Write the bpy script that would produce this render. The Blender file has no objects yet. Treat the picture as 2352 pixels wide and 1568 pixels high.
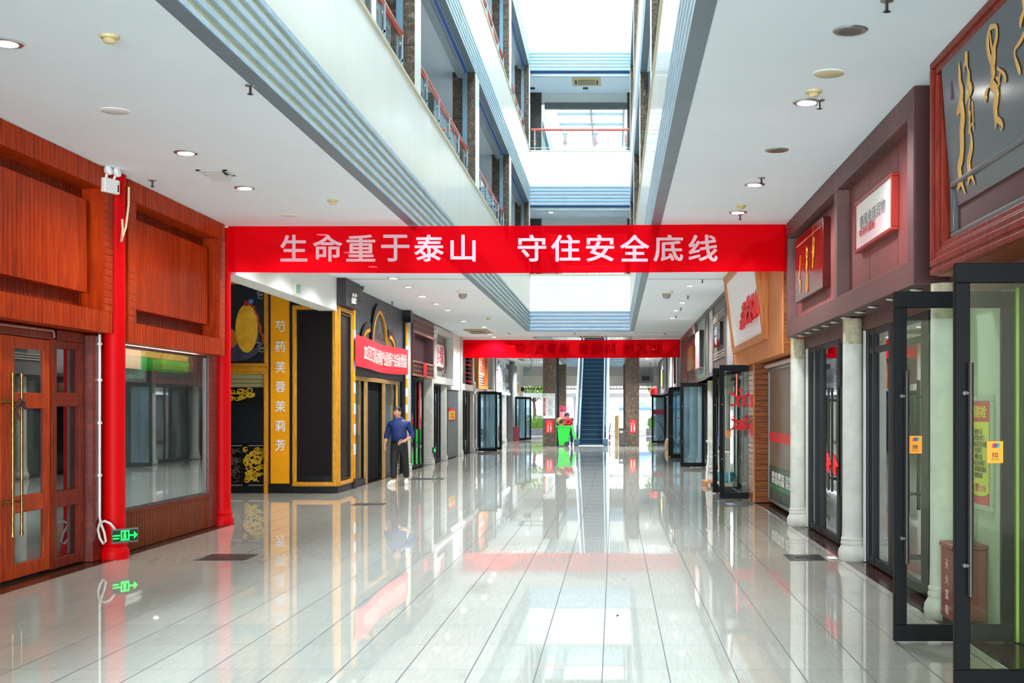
import bpy, bmesh, math, random
from mathutils import Vector, Matrix
random.seed(7)
SC = bpy.context.scene
COL = SC.collection
H = 1.587            # eye height above the floor
F = 2900.0           # focal length for a frame 2352 wide
CZ = 4.10            # ground floor ceiling

# ------------------------------------------------------------------ camera
cam_data = bpy.data.cameras.new('camera')
cam = bpy.data.objects.new('camera', cam_data)
COL.objects.link(cam)
cam.location = (0, 0, H)
cam.rotation_euler = (math.radians(90), 0, 0)
cam_data.sensor_width = 36.0
cam_data.lens = 36.0 * F / 2352
cam_data.shift_x = -(1411 - 1176) / 2352
cam_data.shift_y = (941 - 784) / 2352
cam_data.clip_start = 0.05
cam_data.clip_end = 400
SC.camera = cam

# ------------------------------------------------------------------ sky, sun, exposure
SC.view_settings.view_transform = 'Standard'
SC.view_settings.look = 'None'
SC.view_settings.gamma = 1.0
SC.view_settings.use_curve_mapping = False
SC.view_settings.exposure = 1.42
SC.cycles.max_bounces = 10
SC.cycles.diffuse_bounces = 6
SC.cycles.glossy_bounces = 5
SC.cycles.transparent_max_bounces = 16
SC.cycles.transmission_bounces = 6
SC.cycles.caustics_reflective = False
SC.cycles.caustics_refractive = False
SC.cycles.sample_clamp_indirect = 8.0
world = bpy.data.worlds.new('overcast_sky')
SC.world = world
world.use_nodes = True
wn = world.node_tree.nodes
wl = world.node_tree.links
bg = wn['Background']
bg.inputs['Color'].default_value = (0.93, 0.97, 1.0, 1)
bg.inputs['Strength'].default_value = 1.25

def area(name, loc, rot, sx, sy, power=None, col=(1, 1, 1), portal=False):
    d = bpy.data.lights.new(name, 'AREA')
    d.shape = 'RECTANGLE'; d.size = sx; d.size_y = sy
    d.color = col
    if power: d.energy = power
    d.cycles.is_portal = portal
    o = bpy.data.objects.new(name, d); COL.objects.link(o)
    o.location = loc; o.rotation_euler = rot
    return o
R90 = math.radians(90)
# daylight enters through the roof glazing and the far facade; the fill behind the camera is added
area('roof_daylight', (-1.1, 10, 17.6), (0, 0, 0), 5.2, 36, power=6600, col=(.82, .925, 1))
area('roof_daylight_rear', (-1.1, 51, 17.6), (0, 0, 0), 5.2, 46, power=4700, col=(.84, .93, 1))
area('facade_daylight', (-1.4, 73.9, 1.5), (-R90, 0, 0), 9.2, 3.0, portal=True)
area('camera_side_fill', (-1.4, -9.9, 2.05), (R90, 0, 0), 7.7, 4.1, power=1300, col=(.84, .93, 1))  # unseen light added to brighten the ceiling and faces turned to the camera

# ------------------------------------------------------------------ mesh helpers
def lin(c):
    c = c / 255.0
    return c / 12.92 if c <= 0.04045 else ((c + 0.055) / 1.055) ** 2.4
def rgb(r, g, b): return (lin(r), lin(g), lin(b), 1)

class MB:
    def __init__(s): s.v = []; s.f = []; s.mi = []; s.cur = 0
    def _f(s, idx): s.f.append(idx); s.mi.append(s.cur)
    def mat(s, i): s.cur = i; return s
    def poly(s, pts):
        n = len(s.v); s.v += [tuple(p) for p in pts]; s._f(list(range(n, n + len(pts)))); return s
    def box(s, x0, x1, y0, y1, z0, z1):
        if x0 > x1: x0, x1 = x1, x0
        if y0 > y1: y0, y1 = y1, y0
        if z0 > z1: z0, z1 = z1, z0
        n = len(s.v)
        s.v += [(x0,y0,z0),(x1,y0,z0),(x1,y1,z0),(x0,y1,z0),(x0,y0,z1),(x1,y0,z1),(x1,y1,z1),(x0,y1,z1)]
        for q in ((3,2,1,0),(4,5,6,7),(0,1,5,4),(1,2,6,5),(2,3,7,6),(3,0,4,7)): s._f([n+i for i in q])
        return s
    def prism(s, poly, axis, a0, a1):
        def mk(p, a):
            return (a, p[0], p[1]) if axis == 'x' else (p[0], a, p[1]) if axis == 'y' else (p[0], p[1], a)
        n = len(s.v); k = len(poly)
        s.v += [mk(p, a0) for p in poly] + [mk(p, a1) for p in poly]
        s._f([n+i for i in range(k)][::-1]); s._f([n+k+i for i in range(k)])
        for i in range(k):
            j = (i+1) % k
            s._f([n+i, n+j, n+k+j, n+k+i])
        return s
    def frame(s, axis, u0, u1, v0, v1, w, a0, a1, wv=None, sides='lrtb'):
        wv = w if wv is None else wv
        def b(p0, p1, q0, q1):
            if axis == 'x': s.box(a0, a1, p0, p1, q0, q1)
            elif axis == 'y': s.box(p0, p1, a0, a1, q0, q1)
            else: s.box(p0, p1, q0, q1, a0, a1)
        if 't' in sides: b(u0, u1, v1-wv, v1)
        if 'b' in sides: b(u0, u1, v0, v0+wv)
        vb = v0 + (wv if 'b' in sides else 0); vt = v1 - (wv if 't' in sides else 0)
        if 'l' in sides: b(u0, u0+w, vb, vt)
        if 'r' in sides: b(u1-w, u1, vb, vt)
        return s
    def ring(s, pts0, pts1):
        pass
    def cyl(s, p0, p1, r, n=16, r2=None, caps=True):
        p0 = Vector(p0); p1 = Vector(p1); r2 = r if r2 is None else r2
        d = (p1-p0).normalized()
        a = Vector((0,0,1)) if abs(d.z) < .9 else Vector((1,0,0))
        u = d.cross(a).normalized(); w = d.cross(u)
        m = len(s.v)
        for p, rr in ((p0, r), (p1, r2)):
            for i in range(n):
                t = 2*math.pi*i/n
                s.v.append(tuple(p + (u*math.cos(t) + w*math.sin(t))*rr))
        for i in range(n):
            j = (i+1) % n
            s._f([m+i, m+j, m+n+j, m+n+i])
        if caps:
            s._f([m+i for i in range(n)][::-1]); s._f([m+n+i for i in range(n)])
        return s
    def lathe(s, prof, cx, cy, n=28, sx=1, sy=1):
        m = len(s.v); k = len(prof)
        for r, z in prof:
            for i in range(n):
                t = 2*math.pi*i/n
                s.v.append((cx + r*sx*math.cos(t), cy + r*sy*math.sin(t), z))
        for q in range(k-1):
            for i in range(n):
                j = (i+1) % n
                s._f([m+q*n+i, m+q*n+j, m+(q+1)*n+j, m+(q+1)*n+i])
        s._f([m+i for i in range(n)][::-1]); s._f([m+(k-1)*n+i for i in range(n)])
        return s
    def tube(s, pts, r, n=8, radii=None):
        pts = [Vector(p) for p in pts]; m = len(s.v); k = len(pts)
        up = None
        for q, p in enumerate(pts):
            d = (pts[min(q+1, k-1)] - pts[max(q-1, 0)]).normalized()
            if up is None:
                a = Vector((0,0,1)) if abs(d.z) < .9 else Vector((1,0,0))
                up = d.cross(a).normalized()
            up = (up - d*up.dot(d)).normalized()
            w = d.cross(up)
            rr = radii[q] if radii else r
            for i in range(n):
                t = 2*math.pi*i/n
                s.v.append(tuple(p + (up*math.cos(t) + w*math.sin(t))*rr))
        for q in range(k-1):
            for i in range(n):
                j = (i+1) % n
                s._f([m+q*n+i, m+q*n+j, m+(q+1)*n+j, m+(q+1)*n+i])
        s._f([m+i for i in range(n)][::-1]); s._f([m+(k-1)*n+i for i in range(n)])
        return s
    def ball(s, c, r, nu=14, nv=9, sx=1, sy=1, sz=1):
        prof = []
        m = len(s.v)
        for q in range(1, nv):
            ph = math.pi*q/nv
            for i in range(nu):
                t = 2*math.pi*i/nu
                s.v.append((c[0]+r*sx*math.sin(ph)*math.cos(t), c[1]+r*sy*math.sin(ph)*math.sin(t), c[2]-r*sz*math.cos(ph)))
        b = len(s.v); s.v.append((c[0],c[1],c[2]-r*sz)); s.v.append((c[0],c[1],c[2]+r*sz))
        for q in range(nv-2):
            for i in range(nu):
                j = (i+1) % nu
                s._f([m+q*nu+i, m+q*nu+j, m+(q+1)*nu+j, m+(q+1)*nu+i])
        for i in range(nu):
            j = (i+1) % nu
            s._f([b, m+j, m+i]); s._f([b+1, m+(nv-2)*nu+i, m+(nv-2)*nu+j])
        return s
    def add(s, verts, faces, M=None):
        n = len(s.v)
        s.v += [tuple(M @ Vector(v)) if M is not None else tuple(v) for v in verts]
        for f in faces: s._f([n+i for i in f])
        return s
    def xf(s, M):
        s.v = [tuple(M @ Vector(v)) for v in s.v]; return s

WL = {}      # world location of every object made
def mesh_of(name, mb, mats, origin, recalc=True, smooth=True, ang=38):
    me = bpy.data.meshes.new(name)
    ox, oy, oz = origin
    me.from_pydata([(x-ox, y-oy, z-oz) for x, y, z in mb.v], [], mb.f)
    if not isinstance(mats, (list, tuple)): mats = [mats]
    for m in mats: me.materials.append(m)
    if len(mats) > 1: me.polygons.foreach_set('material_index', mb.mi)
    if recalc:
        bm = bmesh.new(); bm.from_mesh(me)
        bmesh.ops.recalc_face_normals(bm, faces=bm.faces[:])
        bm.to_mesh(me); bm.free()
    if smooth:
        me.polygons.foreach_set('use_smooth', [True]*len(me.polygons))
        me.set_sharp_from_angle(angle=math.radians(ang))
    me.update()
    return me
def bev(o, w, seg=2):
    m = o.modifiers.new('edge', 'BEVEL'); m.width = w; m.segments = seg; m.limit_method = 'ANGLE'; m.angle_limit = math.radians(40)
    return o
def tag(o, label, cat, group=None, kind=None):
    o['label'] = label; o['category'] = cat
    if group: o['group'] = group
    if kind: o['kind'] = kind
    return o
def thing(name, label, cat, loc, group=None, kind=None):
    o = bpy.data.objects.new(name, None); COL.objects.link(o)
    o.empty_display_size = .1
    o.location = loc; WL[o.name] = tuple(loc)
    return tag(o, label, cat, group, kind)
def part(name, mb, mats, parent, label=None, bevel=0, kind=None, **kw):
    if any(w in name for w in ('letter', 'text', 'writing')): kw.setdefault('smooth', False)
    org = WL[parent.name]
    o = bpy.data.objects.new(name, mesh_of(name, mb, mats, org, **kw)); COL.objects.link(o)
    o.parent = parent; WL[o.name] = org
    if label: o['label'] = label
    if kind: o['kind'] = kind
    if bevel: bev(o, bevel)
    return o
def single(name, mb, mats, label, cat, loc, group=None, kind=None, bevel=0, **kw):
    o = bpy.data.objects.new(name, mesh_of(name, mb, mats, loc, **kw)); COL.objects.link(o)
    o.location = loc; WL[o.name] = tuple(loc)
    if bevel: bev(o, bevel)
    return tag(o, label, cat, group, kind)
def struct(name, mb, mats, bevel=0, **kw):
    o = bpy.data.objects.new(name, mesh_of(name, mb, mats, (0,0,0), **kw)); COL.objects.link(o)
    o['kind'] = 'structure'; WL[o.name] = (0,0,0)
    if bevel: bev(o, bevel)
    return o
def copy_tree(o, parent=None):
    c = o.copy(); COL.objects.link(c)
    if parent: c.parent = parent
    WL[c.name] = WL.get(o.name, (0,0,0))
    for ch in o.children: copy_tree(ch, c)
    return c
def dup(o, loc, label, rotz=0, group=None, scale=None):
    c = copy_tree(o); c.location = loc; c.rotation_euler = (0, 0, rotz)
    c['label'] = label
    if group: c['group'] = group
    if scale: c.scale = scale
    return c

# flat text as mesh data, local x right, y up, z towards the reader
TXT = {}
def text_data(s, size=1.0, depth=0.0, offset=0.0, align='CENTER', spacing=1.0, line=1.0, res=3):
    key = (s, size, depth, offset, align, spacing, line)
    if key in TXT: return TXT[key]
    cu = bpy.data.curves.new('lettering', 'FONT')
    cu.body = s; cu.size = size; cu.extrude = depth; cu.offset = offset
    cu.align_x = align; cu.align_y = 'CENTER'; cu.space_character = spacing; cu.space_line = line
    cu.resolution_u = res
    o = bpy.data.objects.new('lettering', cu); COL.objects.link(o)
    bpy.context.view_layer.update()
    dg = bpy.context.evaluated_depsgraph_get()
    me = bpy.data.meshes.new_from_object(o.evaluated_get(dg))
    vs = [tuple(v.co) for v in me.vertices]; fs = [list(p.vertices) for p in me.polygons]
    bpy.data.objects.remove(o); bpy.data.curves.remove(cu); bpy.data.meshes.remove(me)
    TXT[key] = (vs, fs)
    return vs, fs
def fit_text(s, w, h, depth=0.0, offset=0.0, bold=0.0, **kw):
    """text scaled to fill a w x h rectangle centred on the origin"""
    vs, fs = text_data(s, 1.0, 0.5 if depth else 0.0, offset, **kw)
    xs = [v[0] for v in vs]; ys = [v[1] for v in vs]
    x0, x1, y0, y1 = min(xs), max(xs), min(ys), max(ys)
    out = [((v[0]-(x0+x1)/2)*w/(x1-x0), (v[1]-(y0+y1)/2)*h/(y1-y0), v[2]*2*depth) for v in vs]
    if not bold: return out, fs
    # heavier strokes: the same outline laid again, shifted by a fraction of its height
    ov, of = [], []
    for k, (a, b) in enumerate(((0, 0), (1, .6), (-1, .6), (1, -.6), (-1, -.6), (0, 1), (0, -1))):
        n = len(ov); d = bold*h*(1-.03*k)
        ov += [(v[0]*(1-2*d/w)+a*d, v[1]*(1-2*d/h)+b*d, v[2]+k*.0002) for v in out]; of += [[n+i for i in f] for f in fs]
    return ov, of
def M_front(x, y, z): return Matrix.Translation((x, y, z)) @ Matrix.Rotation(R90, 4, 'X')                       # faces -Y
def M_back(x, y, z): return Matrix.Translation((x, y, z)) @ Matrix.Rotation(math.pi, 4, 'Z') @ Matrix.Rotation(R90, 4, 'X')   # faces +Y
def M_east(x, y, z): return Matrix.Translation((x, y, z)) @ Matrix.Rotation(R90, 4, 'Z') @ Matrix.Rotation(R90, 4, 'X')       # faces +X (on the left wall)
def M_west(x, y, z): return Matrix.Translation((x, y, z)) @ Matrix.Rotation(-R90, 4, 'Z') @ Matrix.Rotation(R90, 4, 'X')      # faces -X (on the right wall)

# pixel measurements of the photo -> places in the hall
def yw(px, X): return X * F / (px - 1411)              # depth on a wall at X
def zz(py, Y): return H + (941 - py) * Y / F
def xx(px, Y): return (px - 1411) * Y / F

# ------------------------------------------------------------------ materials
def nt(name):
    m = bpy.data.materials.new(name); m.use_nodes = True
    return m, m.node_tree.nodes, m.node_tree.links, m.node_tree.nodes['Principled BSDF']
MC = {}
def pm(name, c, rough=.5, metal=0, emit=0, ecol=None, var=0, vscale=4, bump=0, bscale=60, coat=0, spec=.5, stretch=None, c2=None, trans=0):
    if name in MC: return MC[name]
    m, n, l, b = nt(name); MC[name] = m
    b.inputs['Base Color'].default_value = rgb(*c)
    b.inputs['Roughness'].default_value = rough
    b.inputs['Metallic'].default_value = metal
    b.inputs['Specular IOR Level'].default_value = spec
    b.inputs['Coat Weight'].default_value = coat
    if emit:
        b.inputs['Emission Color'].default_value = rgb(*(ecol or c)); b.inputs['Emission Strength'].default_value = emit
    if var or bump:
        tc = n.new('ShaderNodeNewGeometry'); mp = n.new('ShaderNodeMapping')
        l.new(tc.outputs['Position'], mp.inputs['Vector'])
        if stretch: mp.inputs['Scale'].default_value = stretch
    if var:
        t = n.new('ShaderNodeTexNoise'); t.inputs['Scale'].default_value = vscale; t.inputs['Detail'].default_value = 6; t.inputs['Roughness'].default_value = .65
        l.new(mp.outputs[0], t.inputs['Vector'])
        r = n.new('ShaderNodeValToRGB')
        r.color_ramp.elements[0].position = .3; r.color_ramp.elements[1].position = .7
        d = [max(0, x*(1-var)) for x in c] if c2 is None else c2
        r.color_ramp.elements[0].color = rgb(*d); r.color_ramp.elements[1].color = rgb(*c)
        l.new(t.outputs['Fac'], r.inputs['Fac']); l.new(r.outputs['Color'], b.inputs['Base Color'])
    if bump:
        t2 = n.new('ShaderNodeTexNoise'); t2.inputs['Scale'].default_value = bscale; t2.inputs['Detail'].default_value = 4
        l.new(mp.outputs[0], t2.inputs['Vector'])
        bp = n.new('ShaderNodeBump'); bp.inputs['Strength'].default_value = bump; bp.inputs['Distance'].default_value = .01
        l.new(t2.outputs['Fac'], bp.inputs['Height']); l.new(bp.outputs[0], b.inputs['Normal'])
    return m
def wood(name, c1, c2, c3, scale=(9, 9, .9), rough=.42, coat=.15, knots=True):
    if name in MC: return MC[name]
    m, n, l, b = nt(name); MC[name] = m
    g = n.new('ShaderNodeNewGeometry'); mp = n.new('ShaderNodeMapping'); mp.inputs['Scale'].default_value = scale
    l.new(g.outputs['Position'], mp.inputs['Vector'])
    t = n.new('ShaderNodeTexNoise'); t.inputs['Scale'].default_value = 2.2; t.inputs['Detail'].default_value = 8; t.inputs['Distortion'].default_value = 1.2
    l.new(mp.outputs[0], t.inputs['Vector'])
    r = n.new('ShaderNodeValToRGB'); e = r.color_ramp.elements
    e[0].position = .28; e[0].color = rgb(*c1); e[1].position = .72; e[1].color = rgb(*c3)
    k = e.new(.5); k.color = rgb(*c2)
    l.new(t.outputs['Fac'], r.inputs['Fac'])
    out = r.outputs['Color']
    if knots:
        v = n.new('ShaderNodeTexVoronoi'); v.inputs['Scale'].default_value = .55
        mp2 = n.new('ShaderNodeMapping'); mp2.inputs['Scale'].default_value = tuple(min(s, 4) for s in scale); l.new(g.outputs['Position'], mp2.inputs['Vector'])
        l.new(mp2.outputs[0], v.inputs['Vector'])
        r2 = n.new('ShaderNodeValToRGB'); r2.color_ramp.elements[0].position = .03; r2.color_ramp.elements[0].color = (.25, .2, .2, 1)
        r2.color_ramp.elements[1].position = .11; r2.color_ramp.elements[1].color = (1, 1, 1, 1)
        l.new(v.outputs['Distance'], r2.inputs['Fac'])
        mx = n.new('ShaderNodeMix'); mx.data_type = 'RGBA'; mx.blend_type = 'MULTIPLY'; mx.inputs['Factor'].default_value = .8
        l.new(out, mx.inputs[6]); l.new(r2.outputs['Color'], mx.inputs[7]); out = mx.outputs[2]
    l.new(out, b.inputs['Base Color'])
    b.inputs['Roughness'].default_value = rough; b.inputs['Specular IOR Level'].default_value = .1; b.inputs['Coat Weight'].default_value = coat; b.inputs['Coat Roughness'].default_value = .25
    return m
def glass(name, tint=(235, 245, 240), refl=1.0, body=(60, 70, 70), dirt=0.0, base=.04):
    """pane: clear, mirrors more at grazing angles, optionally a film of dust"""
    if name in MC: return MC[name]
    m, n, l, b = nt(name); MC[name] = m
    n.remove(b); out = n['Material Output']
    tr = n.new('ShaderNodeBsdfTransparent'); tr.inputs['Color'].default_value = rgb(*tint)
    gl = n.new('ShaderNodeBsdfGlossy'); gl.inputs['Roughness'].default_value = .015
    fr = n.new('ShaderNodeLayerWeight'); fr.inputs['Blend'].default_value = .5
    p = n.new('ShaderNodeMath'); p.operation = 'POWER'; p.inputs[1].default_value = 3.2
    l.new(fr.outputs['Facing'], p.inputs[0])
    q = n.new('ShaderNodeMath'); q.operation = 'MULTIPLY_ADD'; q.inputs[1].default_value = refl; q.inputs[2].default_value = base; q.use_clamp = True
    l.new(p.outputs[0], q.inputs[0])
    mx = n.new('ShaderNodeMixShader'); l.new(q.outputs[0], mx.inputs[0]); l.new(tr.outputs[0], mx.inputs[1]); l.new(gl.outputs[0], mx.inputs[2])
    last = mx.outputs[0]
    if dirt:
        df = n.new('ShaderNodeBsdfDiffuse'); df.inputs['Color'].default_value = rgb(*body)
        g = n.new('ShaderNodeNewGeometry')
        t = n.new('ShaderNodeTexNoise'); t.inputs['Scale'].default_value = 2.5; t.inputs['Detail'].default_value = 7
        l.new(g.outputs['Position'], t.inputs['Vector'])
        mm = n.new('ShaderNodeMath'); mm.operation = 'MULTIPLY'; mm.inputs[1].default_value = dirt*2; l.new(t.outputs['Fac'], mm.inputs[0])
        m2 = n.new('ShaderNodeMixShader'); l.new(mm.outputs[0], m2.inputs[0]); l.new(last, m2.inputs[1]); l.new(df.outputs[0], m2.inputs[2]); last = m2.outputs[0]
    l.new(last, out.inputs['Surface'])
    return m

# glossy porcelain floor: 0.4 x 0.8 m tiles with fine diagonal streaks
def floor_mat():
    m, n, l, b = nt('polished_tile_floor')
    g = n.new('ShaderNodeNewGeometry'); sp = n.new('ShaderNodeSeparateXYZ'); l.new(g.outputs['Position'], sp.inputs[0])
    def grid(sock, off, pitch, w):
        a = n.new('ShaderNodeMath'); a.operation = 'ADD'; a.inputs[1].default_value = off; l.new(sock, a.inputs[0])
        d = n.new('ShaderNodeMath'); d.operation = 'DIVIDE'; d.inputs[1].default_value = pitch; l.new(a.outputs[0], d.inputs[0])
        f = n.new('ShaderNodeMath'); f.operation = 'FRACT'; l.new(d.outputs[0], f.inputs[0])
        fl = n.new('ShaderNodeMath'); fl.operation = 'FLOOR'; l.new(d.outputs[0], fl.inputs[0])
        lt = n.new('ShaderNodeMath'); lt.operation = 'LESS_THAN'; lt.inputs[1].default_value = w/pitch; l.new(f.outputs[0], lt.inputs[0])
        return lt.outputs[0], fl.outputs[0]
    gx, ix = grid(sp.outputs[0], .076+80*.4, .4, .0075)
    gy, iy = grid(sp.outputs[1], -7.727+80*.8, .8, .006)
    cx = n.new('ShaderNodeCombineXYZ'); l.new(ix, cx.inputs[0]); l.new(iy, cx.inputs[1])
    wnz = n.new('ShaderNodeTexWhiteNoise'); wnz.noise_dimensions = '2D'; l.new(cx.outputs[0], wnz.inputs['Vector'])
    mp = n.new('ShaderNodeMapping'); mp.inputs['Rotation'].default_value = (0, 0, .9); mp.inputs['Scale'].default_value = (40, 2.5, 1)
    l.new(g.outputs['Position'], mp.inputs['Vector'])
    st = n.new('ShaderNodeTexNoise'); st.inputs['Scale'].default_value = 1.5; st.inputs['Detail'].default_value = 5; l.new(mp.outputs[0], st.inputs['Vector'])
    r = n.new('ShaderNodeValToRGB'); r.color_ramp.elements[0].position = .35; r.color_ramp.elements[1].position = .68
    r.color_ramp.elements[0].color = rgb(176, 171, 158); r.color_ramp.elements[1].color = rgb(185, 180, 168)
    l.new(st.outputs['Fac'], r.inputs['Fac'])
    va = n.new('ShaderNodeMath'); va.operation = 'MULTIPLY_ADD'; va.inputs[1].default_value = .07; va.inputs[2].default_value = .95; l.new(wnz.outputs['Value'], va.inputs[0])
    hs = n.new('ShaderNodeHueSaturation'); l.new(r.outputs['Color'], hs.inputs['Color']); l.new(va.outputs[0], hs.inputs['Value'])
    mxg = n.new('ShaderNodeMath'); mxg.operation = 'MAXIMUM'; l.new(gx, mxg.inputs[0]); l.new(gy, mxg.inputs[1])
    mx = n.new('ShaderNodeMix'); mx.data_type = 'RGBA'; l.new(mxg.outputs[0], mx.inputs['Factor']); l.new(hs.outputs[0], mx.inputs[6]); mx.inputs[7].default_value = rgb(44, 46, 48)
    l.new(mx.outputs[2], b.inputs['Base Color'])
    rr = n.new('ShaderNodeMath'); rr.operation = 'MULTIPLY_ADD'; rr.inputs[1].default_value = .5; rr.inputs[2].default_value = .02; l.new(mxg.outputs[0], rr.inputs[0])
    l.new(rr.outputs[0], b.inputs['Roughness'])
    b.inputs['IOR'].default_value = 1.55
    # the laid surface is very slightly wavy
    wv = n.new('ShaderNodeTexNoise'); wv.inputs['Scale'].default_value = 1.3; wv.inputs['Detail'].default_value = 1
    l.new(g.outputs['Position'], wv.inputs['Vector'])
    bp = n.new('ShaderNodeBump'); bp.inputs['Strength'].default_value = .007; bp.inputs['Distance'].default_value = .02
    l.new(wv.outputs['Fac'], bp.inputs['Height']); l.new(bp.outputs[0], b.inputs['Normal'])
    return m
def cloth_mat(name, c, see, thr):
    """thin banner cloth: part of the light passes straight through, part is scattered in it"""
    m, n, l, b = nt(name); n.remove(b); out = n['Material Output']
    df = n.new('ShaderNodeBsdfDiffuse'); df.inputs['Color'].default_value = rgb(*c)
    tl = n.new('ShaderNodeBsdfTranslucent'); tl.inputs['Color'].default_value = rgb(*c)
    tp = n.new('ShaderNodeBsdfTransparent'); tp.inputs['Color'].default_value = rgb(*thr)
    a = n.new('ShaderNodeMixShader'); a.inputs[0].default_value = .5; l.new(df.outputs[0], a.inputs[1]); l.new(tl.outputs[0], a.inputs[2])
    k = n.new('ShaderNodeMixShader'); k.inputs[0].default_value = see; l.new(a.outputs[0], k.inputs[1]); l.new(tp.outputs[0], k.inputs[2])
    l.new(k.outputs[0], out.inputs['Surface'])
    MC[name] = m
    return m
def marble_mat():
    m, n, l, b = nt('brown_marble')
    g = n.new('ShaderNodeNewGeometry')
    t = n.new('ShaderNodeTexNoise'); t.inputs['Scale'].default_value = 13; t.inputs['Detail'].default_value = 9; t.inputs['Roughness'].default_value = .75; t.inputs['Distortion'].default_value = 1.0
    l.new(g.outputs['Position'], t.inputs['Vector'])
    r = n.new('ShaderNodeValToRGB'); e = r.color_ramp.elements
    e[0].position = .3; e[0].color = rgb(50, 40, 32); e[1].position = .74; e[1].color = rgb(158, 140, 118)
    k = e.new(.52); k.color = rgb(86, 72, 60)
    l.new(t.outputs['Fac'], r.inputs['Fac'])
    sp = n.new('ShaderNodeSeparateXYZ'); l.new(g.outputs['Position'], sp.inputs[0])
    d = n.new('ShaderNodeMath'); d.operation = 'DIVIDE'; d.inputs[1].default_value = .72; l.new(sp.outputs[2], d.inputs[0])
    f = n.new('ShaderNodeMath'); f.operation = 'FRACT'; l.new(d.outputs[0], f.inputs[0])
    lt = n.new('ShaderNodeMath'); lt.operation = 'LESS_THAN'; lt.inputs[1].default_value = .018; l.new(f.outputs[0], lt.inputs[0])
    mx = n.new('ShaderNodeMix'); mx.data_type = 'RGBA'; l.new(lt.outputs[0], mx.inputs['Factor']); l.new(r.outputs[0], mx.inputs[6]); mx.inputs[7].default_value = rgb(40, 34, 30)
    l.new(mx.outputs[2], b.inputs['Base Color']); b.inputs['Roughness'].default_value = .4; b.inputs['Specular IOR Level'].default_value = .2
    return m
def brick_mat(name, c1, c2, cm, sx, sz, axis, rough=.4):
    """small tiles laid on a wall whose plane holds `axis` ('x' or 'y') and z"""
    m, n, l, b = nt(name); MC[name] = m
    g = n.new('ShaderNodeNewGeometry'); sp = n.new('ShaderNodeSeparateXYZ'); l.new(g.outputs['Position'], sp.inputs[0])
    cx = n.new('ShaderNodeCombineXYZ')
    ad = n.new('ShaderNodeMath'); ad.operation = 'ADD'; l.new(sp.outputs[0], ad.inputs[0]); l.new(sp.outputs[1], ad.inputs[1])
    l.new(ad.outputs[0], cx.inputs[0]); l.new(sp.outputs[2], cx.inputs[1])
    t = n.new('ShaderNodeTexBrick'); t.inputs['Scale'].default_value = 1; t.inputs['Brick Width'].default_value = sx; t.inputs['Row Height'].default_value = sz
    t.inputs['Mortar Size'].default_value = .004; t.inputs['Color1'].default_value = rgb(*c1); t.inputs['Color2'].default_value = rgb(*c2); t.inputs['Mortar'].default_value = rgb(*cm)
    l.new(cx.outputs[0], t.inputs['Vector']); l.new(t.outputs['Color'], b.inputs['Base Color'])
    b.inputs['Roughness'].default_value = rough
    return m

M_floor = floor_mat()
M_ceil = pm('white_ceiling_paint', (232, 242, 250), .85, var=.02, vscale=.7)
M_cream = pm('cream_panel', (236, 238, 228), .4, var=.04, vscale=1.2, stretch=(1, 1, .25))
M_band = pm('slate_blue_band', (104, 124, 136), .45, var=.08, vscale=2)
M_rib = pm('blue_aluminium_rib', (184, 206, 222), .4, metal=0, var=.12, vscale=3)
M_ribgap = pm('pale_yellow_gap', (244, 232, 176), .6)
M_marble = marble_mat()
M_wall = pm('white_wall_paint', (222, 224, 220), .8, var=.03, vscale=1)
M_dim = pm('dim_interior_wall', (120, 116, 106), .8)
M_thresh = pm('dark_red_granite', (70, 38, 28), .16, var=.4, vscale=30)
M_red_wood = wood('orange_red_pine', (138, 36, 2), (164, 48, 4), (182, 62, 9), scale=(5, 5, .6), coat=.04)
M_red_wood_d = wood('dark_pine', (88, 18, 2), (116, 30, 3), (132, 40, 6), scale=(5, 5, .6), coat=.04)  # darker copy of the pine, with the sign box recess shade put in
M_door_wood = wood('door_timber', (132, 36, 6), (166, 54, 10), (186, 70, 18), scale=(10, 10, 1.2), knots=False)
M_col_red = pm('red_column_paint', (206, 2, 10), .45, spec=.12)
M_brown_tile = brick_mat('small_brown_tiles', (92, 30, 18), (110, 40, 24), (60, 22, 14), .21, .072, 'y', .35)
M_black = pm('black_powder_coat', (8, 11, 14), .5, spec=.14)
M_frame = pm('anthracite_frame', (18, 23, 28), .45, spec=.2)
M_steel = pm('brushed_steel', (170, 172, 172), .28, metal=.9)
M_dsteel = pm('dark_bronze_bar', (50, 46, 42), .45, metal=.3)
M_brass = pm('aged_brass', (150, 116, 62), .35, metal=.85, var=.3, vscale=20)
M_glass = glass('clear_pane', (246, 250, 246), .8)
M_glass_g = glass('greenish_pane', (234, 244, 230), .7)
M_glass_d = glass('shop_pane', (140, 150, 146), 1.1, dirt=.04)
M_glass_w = glass('display_pane', (200, 214, 210), 1.15, base=.22, body=(150, 160, 165), dirt=.05)
M_glass_b = glass('blue_grey_pane', (206, 226, 232), .5, dirt=.16, body=(176, 208, 222))
M_colgrey = pm('cast_stone_column', (205, 206, 196), .7, var=.12, vscale=5, bump=.15, bscale=40)
M_white = pm('white_plastic', (232, 232, 228), .4)
M_beige = pm('yellowed_plastic', (200, 184, 140), .5)
M_lamp = pm('lit_diffuser', (255, 252, 244), .4, emit=14)
M_lampdim = pm('small_lit_diffuser', (255, 250, 240), .4, emit=5)
M_dark = pm('dark_void', (14, 14, 16), .6)
M_gold = pm('gold_moulding', (232, 160, 20), .4, metal=.15, var=.25, vscale=8, stretch=(4, 4, 1))
M_yellow = pm('amber_board', (244, 164, 6), .6, spec=.2, var=.06, vscale=1.5)
M_white_letter = pm('white_letter', (235, 235, 240), .5)
M_maroon = pm('maroon_panel', (132, 66, 62), .5, var=.14, vscale=3, stretch=(2, 2, .6))
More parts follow.
